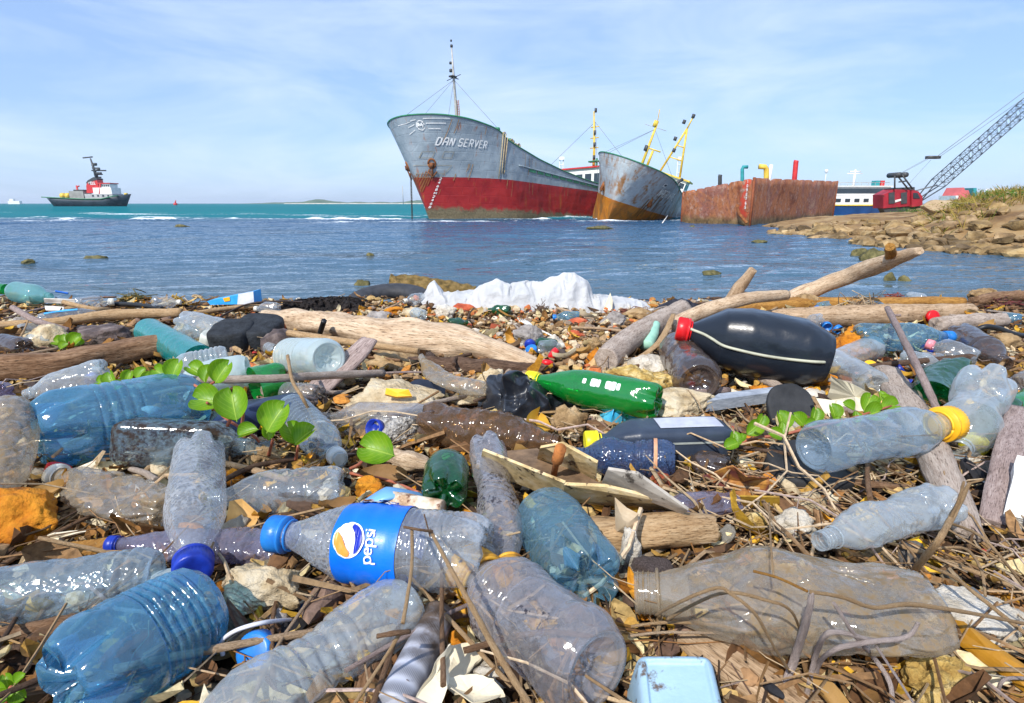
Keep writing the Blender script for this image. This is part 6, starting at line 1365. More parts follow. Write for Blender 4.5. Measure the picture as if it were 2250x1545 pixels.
# tubes, cans, boxes, tyre, cloth
def gauze_tube():
    p0, p1 = (965, 1350), (862, 1560); a, b_ = G(*p0, GZ+.018), G(*p1, GZ+.018); r = 38*pxm(a.lerp(b_, .4)); m, t = newmat('grey_mesh_tube')
    at_ = N(t, 'ShaderNodeAttribute', attribute_name='col'); mp = N(t, 'ShaderNodeMapping'); mp.inputs['Scale'].default_value = (1, 1, 1); t.links.new(at_.outputs['Vector'], mp.inputs[0]); sx = N(t, 'ShaderNodeSeparateXYZ'); t.links.new(at_.outputs['Vector'], sx.inputs[0])
    s1 = math_(t, 'SINE', math_(t, 'MULTIPLY', sx.outputs[0], 34*2)); s2 = math_(t, 'SINE', math_(t, 'MULTIPLY', sx.outputs[1], 430.0)); h = math_(t, 'MULTIPLY', math_(t, 'ADD', math_(t, 'MAXIMUM', s1, s2), 1), .5)
    n = noise(t, coords(t), 40, 6, .7); col = mixc(t, h, (.22, .22, .25), (.46, .48, .55)); top = ramp(t, math_(t, 'ADD', math_(t, 'MULTIPLY', sx.outputs[1], 4), math_(t, 'MULTIPLY', n, .6)), [(.36, 1), (.55, 0)]); col = mixc(t, top, col, (.10, .07, .05))
    p = N(t, 'ShaderNodeBsdfPrincipled', Roughness=.5); t.links.new(col, p.inputs['Base Color']); bp = N(t, 'ShaderNodeBump', Strength=.8, Distance=.0015); t.links.new(h, bp.inputs['Height']); t.links.new(bp.outputs[0], p.inputs['Normal']); o = N(t, 'ShaderNodeOutputMaterial'); t.links.new(p.outputs[0], o.inputs[0])
    T = (b_-a); L_ = T.length; T.normalize(); X = T.cross(Vector((0, 0, 1))).normalized(); Y = X.cross(T); V = []; C = []; n_ = 40; sg = 48
    for i in range(n_+3):
        f_ = max(0, i-3)/(n_-1); k = (.1, .6, .92)[i] if i < 3 else 1
        for j in range(sg): a_ = 2*math.pi*j/sg; V.append(tuple(a+T*(f_*L_)+X*math.cos(a_)*r*k+Y*math.sin(a_)*r*k)); C.append((a_, f_*L_, 0))
    v, f = rings(np.array(V).reshape(-1, sg, 3)); tag(mobj('mesh_tube', v, f, m, cols=np.array(C)), 'grey woven plastic tube lying between the bottles at the bottom edge', 'tube')
gauze_tube()
def can():
    a, b_ = G(858, 1098, GZ+.03), G(968, 1120, GZ+.03); r = 21*pxm(a); v, f = tube([a, a.lerp(b_, .2), a.lerp(b_, .22), b_.lerp(a, .04), b_], [r*.9, r*.9, r, r, r*.93], 26, 22, lump=.05, seed=3)
    tag(mobj('metal_can', v, f, mat('can_rusty', [(.3, (.12, .05, .02)), (.45, (.45, .30, .18)), (.6, (.68, .60, .50))], 45, .6, .5, spots=((.14, .05, .02), 60, .55))), 'small rusty white spray can above the labelled soda bottle', 'can')
can()
v, f, c_ = beam([K((785, 1118, .015)), K((850, 1085, .035)), K((925, 1088, .02))], [.012, .016, .006], [.003, .004, .002], 14, 18, .02, 4, sq=3); tag(mobj('plastic_hook', v, f, mat('plastic_light_blue', [(.3, (.10, .32, .66)), (.7, (.18, .42, .75))], 30, .4, .1)), 'curved light blue plastic hook behind the rusty can', 'hook')
def bluebox():
    P = [K((1395, 1515, .05)), K((1400, 1440, .05)), K((1578, 1440, .05)), K((1600, 1515, .05))]; c = G(1492, 1600, GZ+.014); w = 188*pxm(c)
    V, Fc = ICO[5]; V = np.sign(V)*np.abs(V)**.22; V[:, :2] *= (1-.10*V[:, 2:3]); V = V*np.array([w/2, w*.5, .026]); rr_ = np.maximum(np.abs(V[:, 0])/(w/2), np.abs(V[:, 1])/(w*.5)); V[:, 2] -= .0035*np.clip((.72-rr_)*20, 0, 1); V[:, 2] += .003*np.sin(V[:, 0]*60); V = rot(V, .12, .03, -.12)+np.array(c)+np.array([.0, .01, .0])
    tag(mobj('plastic_tub', V, Fc, mat('plastic_pale_blue', [(.3, (.22, .36, .48)), (.6, (.34, .50, .62))], 12, .45, .5, 60, spots=((.12, .09, .07), 38, .58))), 'pale blue upturned plastic tub at the bottom edge', 'tub')
bluebox()
def tyre():
    c = G(850, 660, .40); c = AT(855, 664, 3.0); r = 95*c.y/1250; Rg = []
    for i in range(64):
        a = 2*math.pi*i/64; ring_ = []
        for j in range(18):
            b2 = 2*math.pi*j/18; cb_, sb = math.cos(b2), math.sin(b2); q = (abs(cb_)**3+abs(sb)**3)**(-1/3); tr = r*.26*q*cb_; zz = r*.16*q*sb
            if cb_ > .6 and (i % 2): tr *= .93
            ring_.append(((r*.76+tr)*math.cos(a), (r*.76+tr)*math.sin(a), zz))
        Rg.append(ring_)
    V = np.array(Rg); n, m_ = 64, 18; Fc = [(i*m_+j, i*m_+(j+1) % m_, ((i+1) % n)*m_+(j+1) % m_, ((i+1) % n)*m_+j) for i in range(n) for j in range(m_)]
    V = rot(V.reshape(-1, 3), .20, 0, 0)+np.array(c); o = mobj('tyre', V, Fc, mat('tyre_rubber', [(.3, (.02, .022, .026)), (.7, (.05, .052, .06))], 30, .7, .4)); tag(o, 'black car tyre lying at the waterline behind the beach crest', 'tyre')
tyre()
cloth_m = mat('white_cloth', [(.3, (.60, .62, .64)), (.6, (.82, .83, .84))], 9, .9, .9, 30, transl=.35, bdist=.012)
crumple('crumpled white cloth draped over the beach crest in front of the sea', 'cloth', 'cloth', [(930, 660), (945, 622), (958, 618), (975, 648), (1040, 642), (1068, 628), (1092, 614), (1120, 630), (1150, 622), (1190, 626), (1215, 612), (1235, 604), (1262, 604), (1285, 622), (1302, 652), (1340, 655), (1390, 664), (1445, 680)], [(930, 676), (1100, 690), (1300, 690), (1445, 686)], cloth_m, 3, .16, .019, 13, 220, 90, an=(1.7, .7, .6))
bagm = mat('black_bag_plastic', [(.3, (.010, .012, .017)), (.7, (.028, .032, .042))], 20, .28, .5, 60, coat=.2)
crumple('crumpled black plastic bag below the bright green bottle', 'plastic_bag', 'bag', [(1052, 890), (1075, 845), (1110, 828), (1160, 838), (1200, 850), (1250, 858), (1320, 880), (1325, 905)], [(1052, 900), (1110, 938), (1180, 930), (1240, 905), (1325, 912)], bagm, 5, .10, .030, 19, 130, 64, an=(1, .8, 1.3))
crumple('small dark crumpled cloth on the crest by the pale branch', 'cloth', 'cloth', [(1438, 680), (1460, 666), (1485, 660), (1510, 664), (1540, 680)], [(1438, 692), (1490, 700), (1540, 692)], mat('dark_cloth', (.02, .022, .035), 30, .8, .3), 7, .06, .012, 34, 50, 26)
crumple('torn bright blue wrapper beside the yellow capped slate bottle', 'wrapper', 'wrapper', [(1318, 915), (1335, 890), (1352, 884), (1380, 900), (1400, 918)], [(1318, 936), (1340, 948), (1400, 930)], mat('wrapper_blue', [(.35, (.02, .30, .55)), (.6, (.10, .50, .70)), (.7, (.5, .62, .66))], 22, .3, .3), 9, .05, .010, 50, 44, 26)
crumple('silver and blue foil wrapper under the crushed beige bottle', 'wrapper', 'wrapper', [(280, 1068), (300, 1060), (330, 1082), (370, 1095)], [(280, 1082), (320, 1108), (370, 1106)], mat('wrapper_foil', [(.4, (.06, .20, .5)), (.5, (.5, .55, .6)), (.6, (.75, .76, .78))], 60, .3, .4), 11, .03, .006, 60, 40, 22)
crumple('tangle of black knotted net rope on the crest left of the tyre', 'net', 'net', [(608, 690), (640, 668), (700, 660), (760, 658), (790, 662), (805, 676)], [(608, 696), (700, 694), (805, 690)], mat('net_black', [(.3, (.008, .007, .007)), (.7, (.045, .035, .035))], 60, .9, 1.0, 120, voro=90, bdist=.02), 13, .10, .022, 60, 110, 40)
def carton():
    D = 1.78; 
    def Q(px, py, d): p = AT(px, py, D+d); return p
    f1 = [Q(455, 662, .0), Q(532, 647, .0), Q(555, 641, 0), Q(558, 668, 0), Q(462, 670, 0)]; f2 = [p+Vector((0, .06, 0)) for p in f1]; n = 5
    root = thing('drink_carton', 'blue and white drink carton lying on the crest at the left', 'carton', Q(505, 672, .03))
    fc = [tuple(range(n)), tuple(range(2*n-1, n-1, -1))]+[(i, n+i, n+(i+1) % n, (i+1) % n) for i in range(n)]
    mobj('carton_body', [tuple(p) for p in f1+f2], fc, mat('carton_blue', [(.3, (.02, .30, .75)), (.7, (.05, .42, .85))], 40, .5, .1), root, smooth=False, local=False)
    mobj('carton_side', [tuple(p+Vector((0, -.002, 0))) for p in (Q(524, 646, 0), Q(557, 640, 0), Q(559, 668, 0), Q(522, 669, 0))], [(0, 1, 2, 3)], mat('carton_white', (.70, .73, .78), 30, .5, .1), root, smooth=False, local=False)
    mobj('carton_print', [tuple(p+Vector((0, -.002, 0))) for p in (Q(490, 655, 0), Q(505, 652, 0), Q(506, 661, 0), Q(494, 663, 0))], [(0, 1, 2, 3)], M_cap['amber'](), root, smooth=False, local=False)
carton()
def fork():
    root = K((1150, 720, .03)); mb = MB(); h0, h1 = K((1222, 742, .022)), K((1168, 716, .034)); v, f, c_ = beam([h0, h0.lerp(h1, .5), h1], [.0035, .003, .003], .0015, 8, 12, 0, sq=3); mb.add(v, f)
    e = K((1152, 706, .036)); v, f, c_ = beam([h1, h1.lerp(e, .5), e], [.003, .009, .010], .0012, 10, 10, 0, sq=3); mb.add(v, f); T = (e-h1).normalized(); sd_ = T.cross(Vector((0, 0, 1))).normalized()
    for k in range(4): a = e+sd_*(.0075-.005*k)-T*.002; mb.tube([a, a+T*.012+Vector((0, 0, -.002)), a+T*.024], [.0016, .001], 6)
    tag(mb.obj('fork', mat('fork_white', (.72, .70, .62), 60, .45, .1)), 'white plastic fork lying on the shingle in the middle', 'fork')
fork()
def puck(label, px, py, rx, ry, th, m, z=0, tilt=(0, 0), name='rubber_disc', cat='disc', seed=1, rz=0, sq=2.3):
    c = G(px, py+th*.45, GZ+z); s = pxm(c); prof_ = [(0, .05), (0, .7), (0, .9), (-.06, .97), (-.2, 1), (-.8, 1), (-.95, .96), (-1, .8), (-1, .05)]; Rg = []
    for dz, q in prof_:
        Rg.append([(rx*s*q*(abs(math.cos(a))**sq+abs(math.sin(a))**sq)**(-1/sq)*math.cos(a)*(1+.05*mn.noise(Vector((math.cos(a)*2+seed, math.sin(a)*2, 0)))), ry*s*q*(abs(math.cos(a))**sq+abs(math.sin(a))**sq)**(-1/sq)*math.sin(a)*(1+.05*mn.noise(Vector((math.cos(a)*2+seed, math.sin(a)*2, 0)))), dz*th*s+.04*ry*s*mn.noise(Vector((math.cos(a)*q*2, math.sin(a)*q*2, seed)))) for a in np.linspace(0, 2*math.pi, 56, endpoint=False)])
    v, f = rings(np.array(Rg)); v = rot(v, tilt[0], tilt[1], rz)+np.array(c)+np.array([0, 0, th*s*.9]); o = mobj(name, v, f, m); tag(o, label, cat); return o
RB = mat('black_rubber', [(.3, (.010, .011, .013)), (.7, (.035, .037, .042))], 26, .75, .6, 90, spots=((.22, .10, .03), 18, .72), bdist=.002)
puck('thick black rubber disc under the amber capped bottle', 1778, 1035, 92, 74, 62, RB, 0, (.32, 0))
puck('black round sole standing behind the leafy runner, right of centre', 1740, 905, 52, 60, 14, RB, .02, (.95, 0))
puck('black rubber disc at the bottom edge among the dry stems', 1832, 1495, 46, 44, 30, RB, 0, (.35, .1))
puck('dark navy oval dish by the bent flattened bottle', 938, 862, 42, 34, 20, mat('navy_dish', [(.3, (.008, .014, .03)), (.7, (.02, .03, .055))], 30, .6, .3), .004, (.35, .15))
puck('black charred block lying across the crest, its left half', 512, 742, 44, 46, 56, mat('charcoal', [(.3, (.006, .007, .009)), (.7, (.03, .036, .045))], 50, .8, .9, 160, bdist=.004), 0, (.25, .0), 'charred_block', 'block', sq=3)
puck('black charred block on the crest, right half of the pair', 572, 732, 46, 56, 56, mat('charcoal', (1, 1, 1)), .002, (.2, .1), 'charred_block', 'block', sq=4, seed=4)
puck('pale plastic tub end against the charred blocks', 470, 750, 20, 26, 40, mat('tub_pale', [(.3, (.40, .42, .38)), (.7, (.58, .60, .56))], 30, .5, .2), 0, (.1, .3), 'plastic_tub', 'tub')
puck('dark pebble like rubber lump at the bottom right margin', 2095, 1528, 22, 20, 18, RB, 0, (.2, .1), 'rubber_lump', 'lump')
def tealtube():
    a, b_ = K((1420, 762, .02)), K((1442, 712, .055)); s = pxm(a); v, f = tube([a, a.lerp(b_, .55), a.lerp(b_, .75), b_], [15*s, 15*s, 12*s, 9*s], 20, 16); tag(mobj('tube_nozzle', v, f, mat('mint_plastic', [(.3, (.22, .46, .36)), (.7, (.34, .58, .46))], 60, .6, .2)), 'mint green plastic nozzle standing on the shingle by the cut log', 'nozzle')
tealtube()
stone('orange crumbly foam lump right of the black canister', 1868, 762, 105, 66, 'orange', 71, .25, .8, name='foam_lump', cat='foam', sub=5)
def book():
    root = thing('notebook', 'waterlogged notebook with striped page edges left of the black sole', 'notebook', K((1630, 900))); a = [K(p) for p in ((1550, 905, .012), (1692, 885, .012), (1697, 872, .012), (1575, 888, .012))]
    for k in range(9): 
        dz = Vector((0, -.0004*k, .0022*k)); v = [tuple(p+dz) for p in a]+[tuple(p+dz+Vector((0, 0, .0016))) for p in a]; mobj('page_block', v, [(3, 2, 1, 0), (4, 5, 6, 7), (0, 1, 5, 4), (1, 2, 6, 5), (2, 3, 7, 6), (3, 0, 4, 7)], mat('page_grey', [(.3, (.20, .23, .28)), (.7, (.42, .46, .52))], 60, .8, .2), root, smooth=False, local=False)
book()
# hair-like root ball
def rootball(label, px, py, w, h, n, cols, seed=0, name='root_tangle'):
    rs = random.Random(seed); c = G(px, py+h*.2, GZ+.0); s = pxm(c); mb = MB()
    for i in range(n):
        P = [c+Vector((rs.gauss(0, w*s*.26), rs.gauss(0, w*s*.18), abs(rs.gauss(0, h*s*.36))+.003)) for _ in range(3)]; q = rs.choice(cols); v, f = tube(P, rs.uniform(.0006, .0018), 4, 7); mb.add(v, f, q)
    tag(mb.obj(name, LM), label, 'roots')
rootball('tangled ball of pale dry roots by the long log on the right', 1890, 688, 110, 62, 110, [(.40, .28, .16), (.30, .19, .10), (.5, .38, .24), (.12, .07, .04)], 1)
rootball('dark fibrous seed ball on the shingle beside the white fork', 1188, 690, 34, 34, 70, [(.10, .06, .04), (.2, .13, .09)], 2)
rootball('maroon weed tuft behind the tangled ball of roots', 1962, 658, 40, 22, 60, [(.16, .02, .02), (.25, .05, .03)], 3, 'seaweed')
rootball('brown weed tangle lying in front of the white cloth', 1150, 672, 60, 20, 80, [(.12, .05, .03), (.2, .1, .06)], 4, 'seaweed')
rootball('olive weed clumps on the crest left of the drink carton', 295, 660, 60, 22, 80, [(.09, .08, .02), (.14, .12, .04)], 5, 'seaweed')
rootball('yellow sponge like weed right of the olive clumps', 385, 668, 34, 26, 90, [(.45, .26, .03), (.55, .36, .06)], 6, 'seaweed')
rootball('maroon weed scraps between the shingle and the cut log', 1385, 690, 70, 16, 70, [(.16, .05, .03), (.2, .08, .05)], 8, 'seaweed')
rootball('dark weed pile at the far right end of the crest', 2190, 672, 90, 22, 120, [(.09, .05, .03), (.25, .14, .07), (.14, .03, .03)], 7, 'seaweed')
# twine, hoses, wires
cord('white plastic twine curling beside the small blue cap', [(490, 1440, .01), (487, 1410, .02), (520, 1385, .03), (580, 1368, .03), (640, 1362, .01)], .0016, mat('twine_white', (.7, .7, .74), 30, .5, .1))
cord('black hose looping over the short knotted log, right edge', [(2125, 752, .01), (2140, 730, .035), (2165, 718, .05), (2195, 722, .045), (2235, 736, .03), (2270, 738, .02)], .006, mat('hose_black', (.015, .017, .02), 30, .45, .1))
cord('dark bent cable arching over the crest beside the drink carton', [(470, 704, .005), (540, 670, .03), (610, 662, .045), (665, 664, .05)], .003, mat('cable_dark', (.03, .018, .014), 30, .6, .1))
cord('black hose lying along the crest left of the weed', [(240, 668, .01), (300, 670, .012), (355, 678, .008)], .008, mat('hose_black', (1, 1, 1)))
cord('short black rubber stub standing on the big pale log', [(702, 735, .03), (712, 705, .07)], .007, mat('hose_black', (1, 1, 1)))
cord('thin blue pen shaped rod on the far left crest', [(122, 640, .02), (150, 645, .01)], .004, M_cap['blue'](), 'rod', 'plastic_rod')
# ---------------------------------------------------------------- driftwood
Wd = woodobj
Wd('driftwood_branch', 'long pale branch with a knobbly orange tip rising over the water on the right', 'driftwood', [(1700, 678, .0), (1755, 650, .035), (1850, 612, .10), (1930, 582, .155), (2022, 551, .21)], [20, 18, 17, 19, 9], 'bone', n=40, lump=.12, seed=3)
Wd('driftwood_branch', 'short knob standing up from the tip of the raised pale branch', 'driftwood', [(1950, 578, .165), (1958, 560, .19), (1955, 543, .22)], [13, 12, 9], 'amber', n=12, lump=.2, seed=4)
Wd('driftwood_branch', 'short split pale branch stub pointing up at the sea', 'driftwood', [(1600, 668, .02), (1625, 632, .075), (1655, 592, .135)], [14, 13, 9], 'pale', n=20, lump=.15, seed=5)
Wd('driftwood_branch', 'smooth curved pale branch crossing behind the black canister', 'driftwood', [(1470, 722, .03), (1540, 686, .06), (1640, 657, .09), (1728, 648, .09)], [19, 16, 14, 11], 'bone', n=36, lump=.07, seed=6)
Wd('driftwood_log', 'grey log with a sawn round end facing the viewer, centre right', 'driftwood', [(1330, 792, .028), (1400, 735, .04), (1500, 680, .05)], [28, 26, 22], 'grey', n=30, lump=.08, seed=7)
Wd('driftwood_log', 'large pale weathered log lying across the middle of the crest', 'driftwood', [(585, 700, .02), (700, 712, .03), (860, 738, .035), (1010, 752, .035), (1190, 806, .012)], [28, 36, 48, 44, 14], 'bone', hk=.75, n=60, seg=28, lump=.22, seed=8)
Wd('driftwood_log', 'dark rotten plank under the foot of the large pale log', 'driftwood', [(900, 800, .006), (1020, 806, .01), (1210, 812, .008)], [18, 20, 12], 'dark', n=30, lump=.2, seed=9)
Wd('driftwood_stick', 'thin pale stick lying on the large pale log', 'driftwood', [(635, 732, .05), (720, 745, .055), (830, 760, .055), (920, 772, .05)], [8, 8, 7], 'tan', n=24, lump=.08, seed=10)
Wd('driftwood_plank', 'broad weathered brown plank with a ragged end, left side', 'driftwood', [(-80, 812, .02), (120, 800, .025), (280, 770, .03), (388, 752, .035)], [34, 34, 30, 24], 'brown', hk=.8, n=60, seg=24, sq=3.5, lump=.10, seed=11)
Wd('driftwood_stick', 'long light brown branch on the crest, left side', 'driftwood', [(-40, 716, .015), (120, 708, .02), (250, 692, .025), (400, 688, .02)], [8, 10, 12, 10], 'tan', n=30, lump=.12, seed=12)
Wd('driftwood_stick', 'thin branch crossing over the long light brown one, far left', 'driftwood', [(28, 676, .05), (80, 705, .045), (150, 726, .02)], [6, 7, 6], 'mauve', n=18, lump=.1, seed=13)
Wd('driftwood_stick', 'thin bent stick in front of the clear crest bottle, far left', 'driftwood', [(140, 664, .045), (200, 678, .04), (240, 680, .03)], [5, 5, 4], 'tan', n=14, seed=14)
Wd('driftwood_stick', 'smooth grey stick lying over the green bottle, centre left', 'driftwood', [(330, 842, .075), (450, 835, .08), (600, 832, .075), (700, 826, .06), (842, 820, .03)], [12, 9, 9, 9, 8], 'grey', n=40, lump=.07, seed=15)
Wd('wooden_board', 'pinkish grey board leaning up behind the grey stick', 'board', [(662, 890, .005), (720, 835, .03), (775, 785, .06), (812, 745, .085)], [34, 34, 32, 22], 'mauve', hk=.16, n=30, sq=5, lump=.03, seed=16)
Wd('driftwood_beam', 'long brown timber beam along the crest on the right', 'driftwood', [(1590, 684, .015), (1760, 668, .018), (1900, 668, .018), (2110, 664, .015)], [18, 20, 19, 16], 'amber', hk=.7, n=50, sq=4, lump=.10, seed=17)
Wd('driftwood_log', 'pale log in front of the brown timber beam', 'driftwood', [(1690, 705, .02), (1850, 696, .022), (2000, 690, .02), (2135, 684, .016)], [24, 25, 22, 16], 'pale', n=50, lump=.10, seed=18)
Wd('driftwood_log', 'mottled short log with a knotted end at the right edge', 'driftwood', [(2055, 714, .03), (2120, 708, .03), (2205, 704, .02)], [16, 19, 15], 'grey', n=26, lump=.18, seed=19)
Wd('driftwood_stick', 'thin grey knobbly stick standing diagonally, right side', 'driftwood', [(1950, 678, .09), (1985, 745, .09), (2020, 815, .075), (2062, 905, .04)], [6, 7, 8, 8], 'mauve', n=40, lump=.14, seed=20)
Wd('driftwood_log', 'weathered grey log running down under the amber capped bottle', 'driftwood', [(1948, 820, .02), (1990, 880, .025), (2035, 960, .03), (2080, 1060, .025), (2130, 1180, .01)], [30, 36, 34, 36, 26], 'grey', hk=.6, n=60, seg=22, lump=.16, seed=21)
Wd('wooden_board', 'grey board leaning at the right edge', 'board', [(2245, 900, .06), (2215, 1000, .045), (2180, 1150, .01)], [26, 27, 25], 'mauve', hk=.3, n=30, sq=5, lump=.04, seed=22)
Wd('driftwood_stick', 'dark straight stick lying under the small pink capped bottle', 'driftwood', [(1868, 812, .02), (1980, 798, .03), (2145, 783, .03)], [6, 7, 7], 'dark', n=24, lump=.1, seed=23)
Wd('driftwood_log', 'pale cracked log running to the bottom edge, right of the pale blue tub', 'driftwood', [(1500, 1385, .0), (1600, 1450, .01), (1720, 1540, .0), (1800, 1600, 0)], [44, 62, 74, 74], 'pale', hk=.6, n=40, seg=26, lump=.10, seed=24)
Wd('driftwood_stick', 'grey stick crossing behind the cream rock, right of centre', 'driftwood', [(1280, 900, .012), (1360, 880, .03), (1450, 872, .03), (1600, 858, .015)], [9, 9, 8], 'mauve', n=26, lump=.12, seed=25)
Wd('driftwood_stick', 'knotty brown stick below the black canister', 'driftwood', [(1585, 800, .02), (1650, 822, .02), (1720, 855, .012)], [11, 12, 8], 'grey', n=24, lump=.2, seed=26)
Wd('driftwood_stick', 'flat split lath by the smoky bottle stump', 'driftwood', [(1400, 790, .02), (1450, 750, .04), (1480, 690, .07)], [7, 8, 5], 'tan', hk=.4, n=20, lump=.2, seed=27)
Wd('driftwood_stick', 'pale peeled lath bending below the smoky bottle stump', 'driftwood', [(1460, 838, .01), (1500, 845, .012), (1565, 842, .01)], [6, 7, 4], 'pale', hk=.4, n=20, lump=.1, seed=28)
Wd('bark_trough', 'curled brown bark sheath lying below the broken channel', 'bark', [(1300, 1178, .02), (1380, 1172, .025), (1470, 1165, .025), (1560, 1160, .02)], [44, 40, 42, 34], 'tan', hk=.85, n=44, seg=24, lump=.14, seed=29)
Wd('bark_strip', 'amber bark strip sticking out behind the curled sheath', 'bark', [(1330, 1120, .012), (1390, 1102, .03), (1440, 1118, .015)], [10, 22, 10], 'amber', hk=.25, n=20, lump=.15, seed=30)
Wd('driftwood_chunk', 'brown rotten wood chunk under the labelled soda bottle', 'driftwood', [(690, 1285, .0), (780, 1300, .005), (880, 1310, 0)], [26, 34, 24], 'brown', hk=.6, n=24, lump=.35, seed=31)
Wd('driftwood_stick', 'thick dark brown stick at the left below the diamond patterned bottle', 'driftwood', [(-40, 1400, .0), (60, 1385, .005), (160, 1368, .008), (260, 1372, .0)], [14, 16, 18, 10], 'brown', n=30, lump=.2, seed=32)
Wd('driftwood_stick', 'slender brown stick curving below the thick dark one, bottom left', 'driftwood', [(0, 1428, .0), (90, 1418, .006), (180, 1400, .01)], [8, 8, 5], 'dark', n=24, lump=.15, seed=33)
Wd('driftwood_chunk', 'brown root chunk between the mesh tube and the long milky bottle', 'driftwood', [(800, 1545, .0), (820, 1480, .005), (850, 1420, 0)], [28, 34, 22], 'brown', n=20, lump=.3, seed=34)
Wd('driftwood_stick', 'small broken twig stump by the long milky bottle', 'driftwood', [(830, 1398, .07), (862, 1392, .075), (900, 1388, .07)], [5, 6, 5], 'brown', n=12, lump=.2, seed=35)
Wd('driftwood_chunk', 'short mottled wood piece left of the frosted base under the grey stick', 'driftwood', [(580, 860, .02), (612, 850, .02), (645, 842, .02)], [12, 13, 10], 'grey', n=14, lump=.25, seed=36)
Wd('driftwood_stick', 'brown stick beneath the lilac bottle and its blue cap', 'driftwood', [(110, 1225, .005), (220, 1200, .008), (330, 1180, .01)], [8, 9, 6], 'tan', hk=.5, n=20, lump=.2, seed=37)
Wd('driftwood_log', 'white speckled wood chunk below the single leaf', 'driftwood', [(858, 1000, .012), (900, 1012, .015), (940, 1022, .01)], [16, 20, 14], 'bone', n=20, lump=.3, seed=38)
Wd('driftwood_stick', 'dark stick behind the crushed clear bottle on the right', 'driftwood', [(1830, 1050, .01), (1900, 1062, .015), (2010, 1075, .01)], [7, 8, 6], 'brown', n=20, lump=.2, seed=39)
Wd('driftwood_stick', 'light brown branch along the back of the crest, left of the white cloth', 'driftwood', [(420, 690, .02), (520, 676, .022), (640, 672, .02)], [5, 5, 4], 'tan', n=24, lump=.1, seed=40)
Wd('driftwood_stick', 'low brown log at the far right of the crest', 'driftwood', [(2140, 664, .02), (2200, 652, .03), (2290, 650, .03)], [12, 12, 10], 'brown', n=20, lump=.2, seed=41)
# broken channel with its rusted bolt
def channel():
    root = thing('broken_channel', 'broken speckled cream channel with a rusty bolt, centre right', 'channel', K((1200, 1040))); m = mat('channel_cream', [(.3, (.30, .20, .08)), (.5, (.58, .44, .22)), (.7, (.70, .60, .42))], 40, .8, .6, 140, spots=((.07, .04, .02), 70, .56), bdist=.002)
    dk = mat('channel_brown', [(.3, (.06, .035, .02)), (.6, (.22, .14, .08))], 40, .85, .6, 140)
    def pl(nm, pts, th, mm): 
        P = [K(p) for p in pts]; n = len(P); nr = (P[1]-P[0]).cross(P[-1]-P[0]).normalized()*th; Q = []
        V = [tuple(p) for p in P]+[tuple(p+nr) for p in P]; mobj(nm, V, [tuple(range(n-1, -1, -1)), tuple(range(n, 2*n))]+[(i, (i+1) % n, n+(i+1) % n, n+i) for i in range(n)], mm, root, smooth=False, local=False)
    pl('side_wall', [(1052, 1030, .03), (1060, 990, .07), (1240, 1062, .065), (1236, 1102, .025)], .003, m)
    pl('side_wall', [(1236, 1102, .025), (1240, 1066, .063), (1330, 1070, .065), (1490, 1108, .05), (1488, 1126, .02)], .003, m)
    pl('floor_panel', [(1060, 995, .045), (1180, 985, .05), (1330, 1068, .05), (1240, 1072, .05)], .002, dk)
    pl('back_wall', [(1180, 1008, .05), (1186, 985, .085), (1235, 976, .09), (1312, 1018, .08), (1308, 1055, .045)], .003, m)
    pl('cross_panel', [(1322, 1062, .06), (1335, 1032, .085), (1400, 1042, .085), (1512, 1122, .05), (1500, 1130, .04)], .003, mat('channel_grey', [(.3, (.22, .19, .16)), (.6, (.46, .42, .36))], 30, .8, .5, 120, spots=((.06, .05, .04), 40, .6)))
    mb = MB(); mb.tube([K((1215, 1052, .045)), K((1222, 1018, .07)), K((1224, 1012, .075)), K((1232, 985, .095))], [.0035, .0035, .006, .006], 10); mb.obj('bolt', mat('bolt_rust', [(.3, (.14, .04, .01)), (.6, (.45, .16, .04))], 80, .9, .6), root, local=False)
channel()
slabobj('rusty_plate', 'rust purple metal plate right of the channel', 'plate', [(1545, 1045), (1610, 1022), (1640, 1045), (1690, 1048), (1685, 1085), (1640, 1095)], [.02, .05, .05, .03, .01, .01], .002, mat('plate_rust', [(.36, (.06, .02, .05)), (.48, (.18, .05, .03)), (.6, (.50, .24, .05))], 26, .6, .5, 120), ragged=.003, seed=4)
slabobj('metal_strip', 'yellow rusted metal strip below the purple plate', 'strip', [(1625, 1088), (1712, 1090), (1712, 1118), (1628, 1112)], [.022, .022, .003, .003], .002, mat('strip_ochre', [(.36, (.14, .06, .01)), (.6, (.42, .26, .03))], 40, .6, .5, 120), seed=5)
slabobj('torn_carton', 'torn cream carton piece behind the leafy runner, right', 'carton', [(1822, 880), (1828, 826), (1870, 842), (1912, 862), (1945, 895), (1900, 925)], [.01, .06, .055, .045, .02, .01], .001, mat('card_cream', [(.3, (.58, .52, .38)), (.7, (.74, .70, .56))], 20, .8, .3, spots=((.25, .16, .08), 30, .68)), ragged=.004, seed=6, curl=.004)
slabobj('torn_carton', 'cream torn card folded below the larger cream carton', 'carton', [(1785, 878), (1850, 885), (1868, 925), (1812, 930)], [.035, .03, .01, .01], .001, mat('card_cream', (1, 1, 1)), ragged=.004, seed=7, curl=.004)
slabobj('white_board', 'white narrow board pieces on the far left crest', 'board', [(98, 655), (180, 658), (182, 668), (100, 664)], [.035, .035, .02, .02], .004, mat('board_white', (.62, .58, .52), 30, .7, .2), seed=8)
slabobj('white_board', 'second white board lying lower on the far left crest', 'board', [(98, 672), (140, 674), (140, 682), (100, 682)], [.02, .02, .01, .01], .004, mat('board_white', (1, 1, 1)), seed=9)
